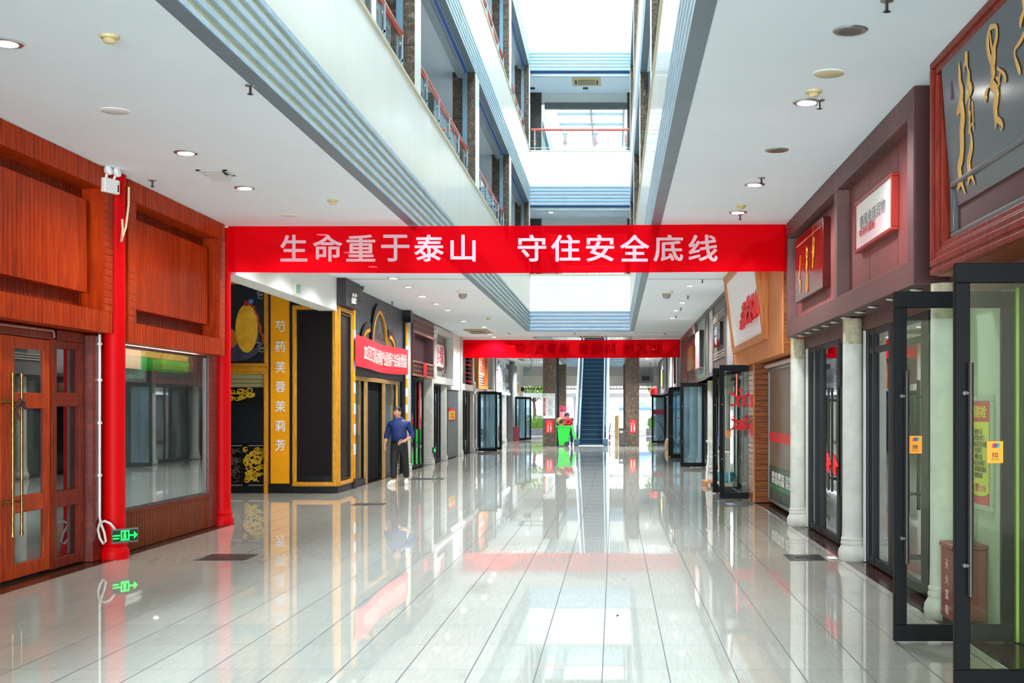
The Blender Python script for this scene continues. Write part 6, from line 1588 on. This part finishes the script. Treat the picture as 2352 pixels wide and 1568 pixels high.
# ------------------------------------------------------------------ escalator
ex0, ex1, ey, sl_ = -1.58, -.48, 56.3, math.tan(math.radians(30))
t = thing('escalator', 'long escalator with dark blue steps rising between the two brown pillars', 'escalator', ((ex0+ex1)/2, ey, 0), None, 'thing')
for k in range(32):
    y = ey + .6 + k*.36; z = .02 + k*.208
    st_ = part('step', MB().box(ex0+.03, ex1-.03, y, y+.42, z-.17, z+.04), M_escal, t, smooth=False)
    part('nosing', MB().box(ex0+.06, ex1-.06, y-.006, y+.03, z+.026, z+.043), pm('step_nosing', (70, 124, 146), .4), st_)
part('comb_plate', MB().box(ex0-.0, ex1+.0, ey-.5, ey+.62, .0, .02), M_steel, t)
Lq = 32*.36
for s_, x in ((-1, ex0), (1, ex1)):
    xo0, xo1 = (x-.34, x) if s_ < 0 else (x, x+.34)
    sk = MB().prism([(ey-.1, 0), (ey+.7, 0), (ey+.9, .1), (ey+.9+Lq, .1+Lq*sl_), (ey+.9+Lq, .55+Lq*sl_), (ey+.5, .38), (ey-.1, .34)], 'x', x-.03, x+.03)
    part('skirt_panel', sk, pm('escalator_skirt', (150, 168, 170), .3, metal=.4), t)
    xb = x + s_*.07
    gp = MB().prism([(ey-.2, .34), (ey+.5, .38), (ey+.9+Lq, .5+Lq*sl_), (ey+.9+Lq, 1.15+Lq*sl_), (ey+.6, .98), (ey, .95), (ey-.25, .8), (ey-.33, .6)], 'x', xb-.006, xb+.006)
    part('balustrade_glass', gp, M_glass_b, t)
    hr = [(xb, ey+.1, .34), (xb, ey-.25, .42), (xb, ey-.38, .62), (xb, ey-.28, .86), (xb, ey, .98), (xb, ey+.6, 1.01), (xb, ey+1.1, 1.2), (xb, ey+.9+Lq, 1.17+Lq*sl_)]
    part('handrail', MB().tube(hr, .04, 8), pm('rubber_blue_black', (26, 52, 70), .5), t)
    part('outer_deck', MB().prism([(ey-.15, 0), (ey+.8, 0), (ey+1.1, .1), (ey+.9+Lq, -.02+Lq*sl_), (ey+.9+Lq, .52+Lq*sl_), (ey+.5, .36), (ey-.15, .3)], 'x', min(xb, xb+s_*.16), max(xb, xb+s_*.16)), pm('escalator_side_white', (214, 220, 222), .35), t)
    part('newel_foot', MB().box(xb-.12, xb+.12, ey-.35, ey-.05, 0, .3), pm('newel_blue', (40, 76, 96), .4), t, bevel=.03)

# ------------------------------------------------------------------ boards, bins
Yp = 55.5
t = thing('directory_board', 'white directory board with a red strip on the brown pillar by the cleaner', 'sign', (-2.85, Yp, 1.3))
part('board', MB().box(xx(1248, Yp), xx(1275, Yp), Yp-.04, Yp-.001, zz(961, Yp), zz(903, Yp)), pm('board_white', (222, 224, 226), .5), t, bevel=.004)
part('red_strip', MB().box(xx(1248.5, Yp), xx(1253, Yp), Yp-.06, Yp-.041, zz(954, Yp), zz(914, Yp)), pm('strip_crimson', (170, 30, 50), .5), t)
vs, fs = fit_text('一\n楼\n导\n购\n图\n示', .05, .6, .001)
part('strip_lettering', MB().add(vs, fs, M_front(xx(1250.7, Yp), Yp-.062, zz(934, Yp))), M_paper, t)
vs, fs = fit_text('翡翠玉石\n珠宝首饰\n文房四宝\n名家字画', .2, .25, .001)
part('lettering', MB().add(vs, fs, M_front(xx(1264, Yp), Yp-.043, zz(925, Yp))), pm('board_ink', (110, 112, 116), .6), t)
vs, fs = fit_text('陶瓷紫砂\n根雕木艺\n茶叶茶具\n奇石印章\n工艺礼品', .2, .32, .001)
part('lettering', MB().add(vs, fs, M_front(xx(1264, Yp), Yp-.043, zz(946, Yp))), MC['board_ink'], t)
part('divider', MB().box(xx(1254, Yp), xx(1274, Yp), Yp-.043, Yp-.04, zz(917, Yp), zz(916.4, Yp)).box(xx(1254, Yp), xx(1274, Yp), Yp-.043, Yp-.04, zz(934.6, Yp), zz(934, Yp)), MC['board_ink'], t)
part('emblem', MB().ball((xx(1252, Yp), Yp-.045, zz(907, Yp)), .03, 10, 6, sy=.2).tube([(xx(1262, Yp), Yp-.044, zz(905, Yp)), (xx(1268, Yp), Yp-.044, zz(906, Yp)), (xx(1271, Yp), Yp-.044, zz(909, Yp)), (xx(1273, Yp), Yp-.044, zz(906.5, Yp))], .012, 6), pm('emblem_tan', (180, 140, 90), .5), t)
def red_poster(px0, px1, lab):
    t = thing('red_wall_notice', lab, 'notice', (xx((px0+px1)/2, Yp), Yp, .8), 'red notices on the brown pillars')
    part('sheet', MB().box(xx(px0, Yp), xx(px1, Yp), Yp-.012, Yp-.001, zz(993.5, Yp), zz(964, Yp)), M_red, t)
    xm = xx((px0+px1)/2, Yp)
    vs, fs = fit_text('严\n禁\n烟\n火', .07, .3, .001, 0, .004)
    part('lettering', MB().add(vs, fs, M_front(xm+.06, Yp-.014, zz(983, Yp))), M_paper, t)
    vs, fs = fit_text('违\n者\n罚\n款', .06, .3, .001, 0, .004)
    part('lettering', MB().add(vs, fs, M_front(xm-.06, Yp-.014, zz(983, Yp))), M_paper, t)
    vs, fs = fit_text('安全提示', .2, .035, .001, .0)
    part('small_lettering', MB().add(vs, fs, M_front(xm, Yp-.014, zz(972.5, Yp))), M_paper, t)
    part('flame_mark', MB().poly([(xm-.02, Yp-.014, zz(968, Yp)), (xm+.01, Yp-.014, zz(968.5, Yp)), (xm+.005, Yp-.014, zz(966, Yp))]), M_paper, t)
red_poster(1254, 1270, 'red notice low on the brown pillar, below the directory board')
red_poster(1446, 1461, 'red notice low on the brown pillar next to the litter bin')
t = thing('red_person_poster', 'red poster with a small portrait and white text on the dark rear pillar', 'poster', (xx(1292, 70), 70, 1.4))
part('sheet', MB().box(xx(1285, 70), xx(1301, 70), 69.98, 69.999, zz(962, 70), zz(932, 70)), pm('poster_crimson', (206, 24, 70), .5), t)
part('portrait', MB().ball((xx(1290, 70), 69.975, zz(936.5, 70)), .05, 10, 8, sy=.1).box(xx(1287, 70), xx(1293.5, 70), 69.972, 69.98, zz(944.5, 70), zz(940, 70)), pm('portrait_dark', (70, 50, 70), .5), t)
vs, fs = fit_text('优秀党员\n先进事迹\n服务群众\n爱岗敬业\n无私奉献', .34, .36, .001)
part('lettering', MB().add(vs, fs, M_front(xx(1293, 70), 69.976, zz(953, 70))), M_paper, t)
# green wheelie bin, seen from its side
bx, by = -2.18, 55.0
t = thing('wheelie_bin', 'bright green wheelie bin with its lid hanging open, beside the brown pillar', 'bin', (bx, by, 0), None, 'thing')
b = MB()
def quadring(z, x0, x1, y0, y1): return [(x0, y0, z), (x1, y0, z), (x1, y1, z), (x0, y1, z)]
lv = [quadring(.05, bx-.22, bx+.16, by-.2, by+.2), quadring(.30, bx-.25, bx+.2, by-.22, by+.22), quadring(.86, bx-.29, bx+.29, by-.27, by+.27)]
n0 = len(b.v)
for l_ in lv: b.v += l_
for q in range(2):
    for i in range(4):
        j = (i+1) % 4; b._f([q*4+i, q*4+j, q*4+4+j, q*4+4+i])
b._f([3, 2, 1, 0])
iv = [quadring(.86, bx-.26, bx+.26, by-.24, by+.24), quadring(.12, bx-.18, bx+.12, by-.17, by+.17)]
m0 = len(b.v)
for l_ in iv: b.v += l_
for i in range(4):
    j = (i+1) % 4; b._f([8+i, 8+j, m0+j, m0+i]); b._f([m0+i, m0+j, m0+4+j, m0+4+i])
b._f([m0+4, m0+5, m0+6, m0+7])
part('bin_body', b, M_green, t, smooth=False, recalc=True, bevel=.008)
part('rim', MB().frame('z', bx-.36, bx+.33, by-.31, by+.31, .06, .85, .895), M_green, t, bevel=.01)
part('lid', MB().prism([(bx+.30, .90), (bx+.36, .92), (bx+.50, .45), (bx+.56, .34), (bx+.50, .28), (bx+.42, .34), (bx+.36, .5), (bx+.31, .8)], 'y', by-.29, by+.29), M_green, t, bevel=.02)
part('hinge_bar', MB().cyl((bx+.33, by-.26, .91), (bx+.33, by+.26, .91), .025, 10), pm('hinge_orange', (226, 130, 40), .5), t)
for q in (-1, 1): part('wheel', MB().cyl((bx+.12, by+q*.25, .11), (bx+.12, by+q*.2, .11), .108, 22).cyl((bx+.12, by+q*.26, .11), (bx+.12, by+q*.25, .11), .04, 14), pm('tyre_dark', (28, 52, 60), .6), t)
part('axle', MB().cyl((bx+.12, by-.24, .11), (bx+.12, by+.24, .11), .02, 10), M_steel, t)
t = thing('litter_bin', 'dark brown square litter bin at the foot of the brown pillar', 'bin', (.3, 55.4, 0), None, 'thing')
part('bin_body', MB().box(.20, .475, 55.25, 55.55, .02, .74), pm('bin_brown_black', (62, 56, 54), .45, var=.1), t, bevel=.015)
part('top', MB().box(.19, .485, 55.24, 55.56, .74, .77), M_frame, t, bevel=.01)
part('label', MB().box(.24, .37, 55.235, 55.25, .58, .67), M_paper, t)
part('label_mark', MB().box(.26, .29, 55.23, 55.235, .60, .65).box(.31, .35, 55.23, 55.235, .605, .645), M_frame, t)
part('foot', MB().box(.21, .465, 55.26, 55.54, 0, .02), M_dark, t)
single('reed_basket', MB().lathe([(.10, 0), (.13, .05), (.155, .3), (.16, .32), (.145, .32), (.12, .06), (.02, .03)], 0, 0, 22).xf(Matrix.Translation((-2.37, 55.1, 1.1)) @ Matrix.Rotation(math.radians(112), 4, 'X') @ Matrix.Rotation(.5, 4, 'Y') @ Matrix.Translation((0, 0, -.16))), pm('card_tan', (206, 168, 116), .7, var=.15), 'tan cardboard bucket the cleaner tips over the green bin', 'bucket', (-2.37, 55.1, 1.1))
# stroller-like bags by the escalator
t = thing('luggage_cart', 'small dark cart with blue and red bags between escalator and yellow post', 'cart', (-.32, 66, 0))
part('frame', MB().tube([(-.5, 66, .1), (-.32, 66, .1), (-.2, 66, .9)], .02, 6).box(-.5, -.2, 65.9, 66.2, .05, .12), M_frame, t)
part('bag', MB().ball((-.40, 66, .28), .14, 12, 8, sz=1.3), pm('bag_blue', (40, 80, 130), .6), t, 'blue bag')
part('bag', MB().ball((-.30, 65.95, .22), .11, 12, 8), pm('bag_red', (170, 30, 50), .6), t, 'red bag')
# ------------------------------------------------------------------ people
def skin_part(name, chains, mat, parent, sub=2, label=None, matrix=None):
    """chains: lists of (x,y,z,r) or (x,y,z,rx,ry); a chain may start at ('@', chain, index) to branch from another"""
    me = bpy.data.meshes.new(name); vs, es, rs, roots = [], [], [], []
    idx = {}
    for ci, ch in enumerate(chains):
        prev = None
        for k, p in enumerate(ch):
            if p[0] == '@': prev = idx[(p[1], p[2])]; continue
            vs.append(p[:3]); rs.append((p[3], p[4] if len(p) > 4 else p[3])); i = len(vs)-1; idx[(ci, k)] = i
            if prev is not None: es.append((prev, i))
            else: roots.append(i)
            prev = i
    me.from_pydata(vs, es, [])
    o = bpy.data.objects.new(name, me); COL.objects.link(o)
    o.modifiers.new('skin', 'SKIN').use_smooth_shade = True
    if not me.skin_vertices: me.attributes.new
    sv = me.skin_vertices[0].data if me.skin_vertices else None
    if sv is None:
        bm = bmesh.new(); bm.from_mesh(me); bm.verts.layers.skin.verify(); bm.to_mesh(me); bm.free(); sv = me.skin_vertices[0].data
    for i, r_ in enumerate(rs): sv[i].radius = r_; sv[i].use_root = i in roots
    s_ = o.modifiers.new('smooth', 'SUBSURF'); s_.levels = sub; s_.render_levels = sub
    bpy.context.view_layer.update()
    dg = bpy.context.evaluated_depsgraph_get()
    m2 = bpy.data.meshes.new_from_object(o.evaluated_get(dg))
    bpy.data.objects.remove(o)
    m2.name = name
    m2.materials.clear(); m2.materials.append(mat)
    m2.polygons.foreach_set('use_smooth', [True]*len(m2.polygons))
    if matrix is not None: m2.transform(matrix)
    o = bpy.data.objects.new(name, m2); COL.objects.link(o)
    if parent: o.parent = parent
    WL[o.name] = WL[parent.name] if parent else (0, 0, 0)
    if label: o['label'] = label
    return o
def local_part(name, mb, mat, parent, label=None, **kw):
    o = bpy.data.objects.new(name, mesh_of(name, mb, mat, (0, 0, 0), **kw)); COL.objects.link(o); o.parent = parent
    WL[o.name] = WL[parent.name]
    if label: o['label'] = label
    return o
def face_parts(body, M, hairmat, s=1.0):
    pass
M_skin = pm('skin_tan', (198, 142, 112), .5); M_hair = pm('black_hair', (20, 18, 18), .5)
M_shirt = pm('navy_shirt', (3, 42, 108), .65, var=.25, vscale=9); M_trs = pm('black_trousers', (9, 12, 18), .7); M_shoe = pm('white_trainer', (226, 222, 208), .5)
def hand_chains(w, d, side, curl, s=1.0, thumb=(0, -1, 0)):
    """palm and five fingers from wrist w; d = hand direction, side = across the palm, curl = towards the palm"""
    w = Vector(w); d = Vector(d).normalized(); side = Vector(side).normalized(); curl = Vector(curl).normalized()
    ch = []
    c0 = [tuple(w)+(.026*s, .022*s), tuple(w+d*.03*s)+(.030*s, .020*s), tuple(w+d*.065*s)+(.036*s, .019*s), tuple(w+d*.085*s)+(.034*s, .016*s)]
    fing = []
    for k, (o_, L) in enumerate(((-.028, .068), (-.010, .078), (.010, .072), (.027, .056))):
        b_ = w+d*.07*s+side*o_*s
        p1 = b_+d*.032*s+curl*.003*s; p2 = p1+(d*.8+curl*.6).normalized()*L*.38*s; p3 = p2+(d*.45+curl*.9).normalized()*L*.36*s
        fing.append([tuple(b_)+(.0095*s,), tuple(p1)+(.0092*s,), tuple(p2)+(.0085*s,), tuple(p3)+(.007*s,)])
    tb = w+d*.025*s-side*.018*s
    t1 = tb+(d*.5-side*.75+curl*.25).normalized()*.034*s; t2 = t1+(d*.85-side*.3+curl*.4).normalized()*.032*s; t3 = t2+(d*.9+curl*.4).normalized()*.022*s
    fing.append([tuple(tb)+(.012*s,), tuple(t1)+(.0112*s,), tuple(t2)+(.0098*s,), tuple(t3)+(.0075*s,)])
    return c0, fing
def head_chain(nx, ny, nz, tilt=0):
    return []
def add_face(parent, M, brow=True):
    # M places a head whose centre is the origin, facing -Y, skull radius ~.09
    e = MB()
    for q in (-1, 1): e.ball((q*.031, -.080, .008), .0105, 10, 8, sz=.55)
    local_part('eyes', e.xf(M), pm('eye_dark', (30, 24, 22), .3), parent)
    b = MB()
    for q in (-1, 1): b.tube([(q*.015, -.088, .026), (q*.032, -.087, .032), (q*.048, -.077, .027)], .0045, 6)
    local_part('eyebrows', b.xf(M), M_hair, parent)
    local_part('lips', MB().tube([(-.024, -.074, -.048), (-.008, -.0815, -.046), (.008, -.0815, -.046), (.024, -.074, -.048)], .0045, 6).xf(M), pm('lip_rose', (160, 92, 84), .5), parent)
def head_mesh():
    """face, jaw, nose and ears modelled on a grid; centre of the skull at the origin, facing -Y"""
    mb = MB(); nu, nv = 28, 20
    def P(u, v):
        th = 2*math.pi*u/nu; ph = math.pi*v/nv
        x = math.sin(ph)*math.sin(th); y = -math.sin(ph)*math.cos(th); z = -math.cos(ph)
        rx, ry, rz = .076, .094, .118
        fx = 1.0
        if z < 0: fx = 1 - .30*(-z)**1.5                         # jaw narrows
        px, py, pz = x*rx*fx, y*ry*(1-.10*max(0, -z)), z*rz
        if y < -.3:                                               # front of the face is flatter
            py *= .94
            nose = math.exp(-((px/.013)**2) - ((pz+.012)/.024)**2)
            py -= .024*nose
            brow = math.exp(-((pz-.03)/.012)**2) * math.exp(-(px/.05)**2); py -= .005*brow
            eye = math.exp(-((abs(px)-.031)/.014)**2 - ((pz-.008)/.012)**2); py += .007*eye
            mouth = math.exp(-(px/.028)**2 - ((pz+.047)/.014)**2); py -= .007*mouth
            chin = math.exp(-(px/.026)**2 - ((pz+.092)/.02)**2); py -= .010*chin
            cheek = math.exp(-((abs(px)-.045)/.02)**2 - ((pz+.02)/.025)**2); py -= .004*cheek
        return (px, py, pz)
    for v in range(1, nv):
        for u in range(nu): mb.v.append(P(u, v))
    a = len(mb.v); mb.v += [P(0, 0), P(0, nv)]
    for v in range(nv-2):
        for u in range(nu):
            w_ = (u+1) % nu; mb._f([v*nu+u, v*nu+w_, (v+1)*nu+w_, (v+1)*nu+u])
    for u in range(nu):
        w_ = (u+1) % nu; mb._f([a, w_, u]); mb._f([a+1, (nv-2)*nu+u, (nv-2)*nu+w_])
    for q in (-1, 1):
        mb.ball((q*.078, .004, -.004), .03, 12, 8, sx=.35, sy=.62, sz=1.05)
        mb.ball((q*.082, .008, .004), .022, 10, 6, sx=.4, sy=.7, sz=1.0)
    return mb
def hair_cap(mb, cut=.035, thick=1.07, back=-.05):
    nu, nv = 28, 16
    for v in range(nv+1):
        ph = math.pi*.62*v/nv
        for u in range(nu):
            th = 2*math.pi*u/nu
            x, y, z = math.sin(ph)*math.sin(th), -math.sin(ph)*math.cos(th), math.cos(ph)
            lim = cut if y < -.35 else (cut*(.2) + back*max(0, y))
            zz_ = max(z*.118*thick, lim)
            k = 1 if z*.118*thick > lim else .99
            mb.v.append((x*.078*thick*k, y*.096*thick*k+.003, zz_+.004))
    b = len(mb.v) - nu*(nv+1)
    for v in range(nv):
        for u in range(nu):
            w_ = (u+1) % nu; mb._f([b+v*nu+u, b+v*nu+w_, b+(v+1)*nu+w_, b+(v+1)*nu+u])
    return mb

# --- the walking man
PX, PYY = xx(917, 26.9), 26.9
man = thing('person', 'man in navy shirt and black trousers walking past the black shopfront, arm bent', 'person', (PX, PYY, 0), None, 'thing')
R_sh, R_el, R_wr = (-.185, .01, 1.29), (-.265, .03, 1.06), (-.305, -.02, .85)
L_sh, L_el, L_wr = (.185, .01, 1.29), (.285, .03, 1.035), (.13, -.20, .925)
neck = (-.012, -.02, 1.405)
hc = Vector((-.035, -.045, 1.535))                              # centre of the head
MH = Matrix.Translation(hc) @ Matrix.Rotation(math.radians(-38), 4, 'Z') @ Matrix.Rotation(math.radians(4), 4, 'X')
rc, rf = hand_chains(R_wr, (-.05, -.12, -1), (0, -1, .1), (.9, -.3, 0))
lc, lf = hand_chains(L_wr, (-.85, -.3, -.35), (.1, .1, -1), (0, .8, -.5))
chains = [
    [(0, 0, .90, .14, .10), (0, -.02, 1.05, .15, .11), (0, -.02, 1.2, .145, .10), (0, -.005, 1.32, .108, .075), (-.005, -.01, 1.385, .058, .055), neck+(.054, .056), (-.022, -.03, 1.46, .053, .056), (-.03, -.04, 1.52, .05, .055)],
    [('@', 0, 3), R_sh+(.058,), R_el+(.046,), ((R_el[0]+R_wr[0])/2, .0, (R_el[2]+R_wr[2])/2, .041)] + rc,
    [('@', 0, 3), L_sh+(.058,), L_el+(.046,), ((L_el[0]+L_wr[0])/2, (L_el[1]+L_wr[1])/2, (L_el[2]+L_wr[2])/2, .041)] + lc,
    [('@', 0, 0), (-.09, 0, .82, .088), (-.10, -.05, .48, .062), (-.095, -.13, .10, .042), (-.10, -.19, .06, .036)],
    [('@', 0, 0), (.09, 0, .82, .088), (.115, .03, .48, .062), (.13, .13, .12, .042), (.13, .10, .09, .036)],
] + rf + lf
body = skin_part('body', chains, M_skin, man, 2)
# the head is welded into the body mesh
def join_into(o, mb, M):
    bm = bmesh.new(); bm.from_mesh(o.data)
    vs = [bm.verts.new(M @ Vector(v)) for v in mb.v]
    for f in mb.f:
        try: nf = bm.faces.new([vs[i] for i in f]); nf.smooth = True
        except ValueError: pass
    bmesh.ops.recalc_face_normals(bm, faces=bm.faces[:])
    bm.to_mesh(o.data); bm.free()
join_into(body, head_mesh(), MH)
add_face(body, MH)
local_part('hair', hair_cap(MB(), .058, 1.07, -.055).xf(MH), M_hair, man, recalc=False)
shirt = skin_part('shirt', [
    [(0, .0, .86, .15, .115), (0, -.025, .97, .19, .148), (0, -.035, 1.06, .19, .15), (0, -.03, 1.17, .178, .135), (0, -.01, 1.30, .158, .108), (-.005, -.008, 1.375, .105, .088), (-.01, -.014, 1.42, .07, .07), (-.012, -.016, 1.44, .062, .064)],
    [('@', 0, 4), R_sh+(.080,), R_el+(.066,), (R_el[0]-.012, R_el[1]-.015, R_el[2]-.075, .062), (R_el[0]-.015, R_el[1]-.02, R_el[2]-.095, .058)],
    [('@', 0, 4), L_sh+(.080,), L_el+(.066,), (L_el[0]-.04, L_el[1]-.06, L_el[2]-.03, .062), (L_el[0]-.055, L_el[1]-.085, L_el[2]-.042, .058)]], M_shirt, man, 2)
co = MB()
for q in (-1, 1): co.prism([(-.012+q*.006, 1.40), (-.012+q*.055, 1.418), (-.012+q*.075, 1.378), (-.012+q*.036, 1.335)], 'y', -.112, -.09)
co.tube([(-.012+.07*math.cos(a)*1.0, -.018+.068*math.sin(a), 1.405+.012*math.sin(a)) for a in [2*math.pi*k/20 for k in range(21)]], .02, 8)
local_part('collar', co, pm('navy_collar', (30, 56, 130), .6), shirt)
local_part('buttons', MB().ball((0, -.175, 1.2), .007, 8, 6).ball((0, -.18, 1.1), .007, 8, 6).ball((0, -.18, 1.0), .007, 8, 6).ball((-.002, -.15, 1.29), .007, 8, 6), M_frame, shirt)
trs = skin_part('trousers', [
    [(0, -.005, 1.0, .150, .118), (0, -.005, .93, .182, .142), (0, .0, .83, .178, .132)],
    [('@', 0, 2), (-.095, -.005, .74, .108), (-.103, -.055, .48, .085), (-.10, -.10, .27, .072), (-.097, -.14, .115, .066)],
    [('@', 0, 2), (.095, .005, .74, .108), (.118, .03, .48, .085), (.128, .09, .27, .072), (.132, .135, .135, .066)]], M_trs, man, 2)
local_part('belt', MB().lathe([(.170, .893), (.186, .895), (.186, .926), (.17, .928)], 0, -.010, 28, 1, .79), pm('belt_black', (16, 16, 18), .4), man)
def shoe(x, y, z, rz, pitch, nm):
    M = Matrix.Translation((x, y, z)) @ Matrix.Rotation(rz, 4, 'Z') @ Matrix.Rotation(pitch, 4, 'X')
    o = skin_part('shoe', [[(0, .09, .045, .042, .04), (0, .03, .055, .046, .05), (0, -.05, .05, .05, .045), (0, -.12, .042, .048, .036), (0, -.165, .034, .036, .026)], [('@', 0, 0), (0, .07, .09, .042, .045)]], M_shoe, man, 2, matrix=M)
    s_ = MB()
    pts = [(.045*math.cos(a)*(1 if math.sin(a) > 0 else 1.08), (.135 if math.sin(a) < 0 else .10)*math.sin(a)*1.28-.03) for a in [2*math.pi*k/24 for k in range(24)]]
    s_.prism(pts, 'z', -.0, .022)
    local_part('sole', s_.xf(M), M_white, o)
    la = MB()
    for k in range(4): la.tube([(-.026, -.02-.022*k, .098-.008*k), (.026, -.03-.022*k, .098-.008*k)], .004, 5)
    local_part('laces', la.xf(M), M_paper, o)
shoe(-.11, -.20, .004, math.radians(-22), 0, '')
shoe(.132, .12, .022, math.radians(6), math.radians(7), '')
wr = Vector(L_wr); dr = (Vector(L_wr)-Vector(L_el)).normalized()
wb = MB(); aa = dr.cross(Vector((0, 0, 1))).normalized(); bb = dr.cross(aa)
for k in range(20):
    a = 2*math.pi*k/20; wb.v.append(tuple(wr - dr*.012 + (aa*math.cos(a)+bb*math.sin(a))*.034))
rg_ = [wr - dr*.016 + (aa*math.cos(2*math.pi*k/20)+bb*math.sin(2*math.pi*k/20))*.032 for k in range(21)]
local_part('bracelet', MB().tube(rg_, .007, 8), pm('bracelet_white', (236, 224, 210), .3), man)

# --- the cleaner bending over the green bin
cx_, cy_ = -1.97, 55.75
cl = thing('person', 'cleaner in a red jacket and dark blue cap bending behind the green bin', 'person', (cx_, cy_, 0), None, 'thing')
hc2 = Vector((-.10, -.16, 1.33))
MH2 = Matrix.Translation(hc2) @ Matrix.Rotation(math.radians(-62), 4, 'Z') @ Matrix.Rotation(math.radians(28), 4, 'X')
r2 = (-.34, -.40, 1.0); l2 = (-.30, -.28, .98)
c2, f2 = hand_chains(r2, (-.8, -.4, -.2), (.3, -.8, .4), (.1, .2, -1)); c3, f3 = hand_chains(l2, (-.8, -.4, -.2), (-.3, .8, .4), (.1, .2, -1))
b2_ = skin_part('body', [
    [(0, .05, .78, .13, .10), (0, .02, .95, .14, .10), (-.02, -.03, 1.10, .14, .10), (-.04, -.08, 1.19, .1, .08), (-.065, -.12, 1.235, .05, .05), (-.09, -.15, 1.29, .05, .05)],
    [('@', 0, 3), (-.14, -.2, 1.14, .055), (-.16, -.3, .96, .045)] + c2, [('@', 0, 3), (.1, -.05, 1.13, .055), (-.06, -.2, .94, .045)] + c3,
    [('@', 0, 0), (-.08, .05, .7, .08), (-.09, 0, .42, .058), (-.09, .03, .08, .04), (-.1, -.08, .045, .036)], [('@', 0, 0), (.08, .06, .7, .08), (.09, .02, .42, .058), (.09, .05, .08, .04), (.08, -.06, .045, .036)]] + f2 + f3, M_skin, cl, 2)
join_into(b2_, head_mesh(), MH2); add_face(b2_, MH2)
local_part('hair', hair_cap(MB(), .03, 1.1, -.09).xf(MH2), M_hair, cl, recalc=False)
cp = MB().lathe([(.084, .045), (.093, .06), (.088, .10), (.065, .128), (.02, .138)], 0, .004, 24, 1, 1.15)
cp.prism([(.075*math.cos(a), -.085-.075*abs(math.sin(a))) for a in [math.pi*k/12 for k in range(13)]], 'z', .046, .054)
local_part('cap', cp.xf(MH2), pm('cap_blue', (40, 54, 104), .6), cl)
jk = skin_part('jacket', [
    [(0, .06, .76, .165, .13), (0, .02, .95, .17, .13), (-.02, -.03, 1.10, .165, .125), (-.04, -.075, 1.18, .115, .095), (-.055, -.1, 1.21, .07, .068)],
    [('@', 0, 3), (-.14, -.2, 1.14, .072), (-.16, -.3, .96, .06), (-.24, -.35, .98, .05)], [('@', 0, 3), (.1, -.05, 1.13, .072), (-.06, -.2, .94, .06), (-.19, -.25, .965, .05)]], pm('jacket_red', (196, 22, 36), .6, var=.2), cl, 2)
local_part('shoulder_patch', MB().ball((.09, -.07, 1.16), .085, 12, 8), pm('patch_navy', (50, 50, 80), .6), jk)
skin_part('trousers', [[(0, .05, .90, .14, .11), (0, .05, .82, .16, .125), (0, .06, .74, .15, .11)], [('@', 0, 2), (-.085, .05, .62, .095), (-.09, .0, .42, .075), (-.09, .03, .07, .06)], [('@', 0, 2), (.085, .06, .62, .095), (.09, .02, .42, .075), (.09, .05, .1, .06)]], pm('cleaner_trousers', (40, 44, 60), .7), cl, 2)
for x in (-.1, .085): local_part('shoe', MB().ball((x, -.05, .045), .05, 12, 8, sy=2.4, sz=.9), M_frame, cl)
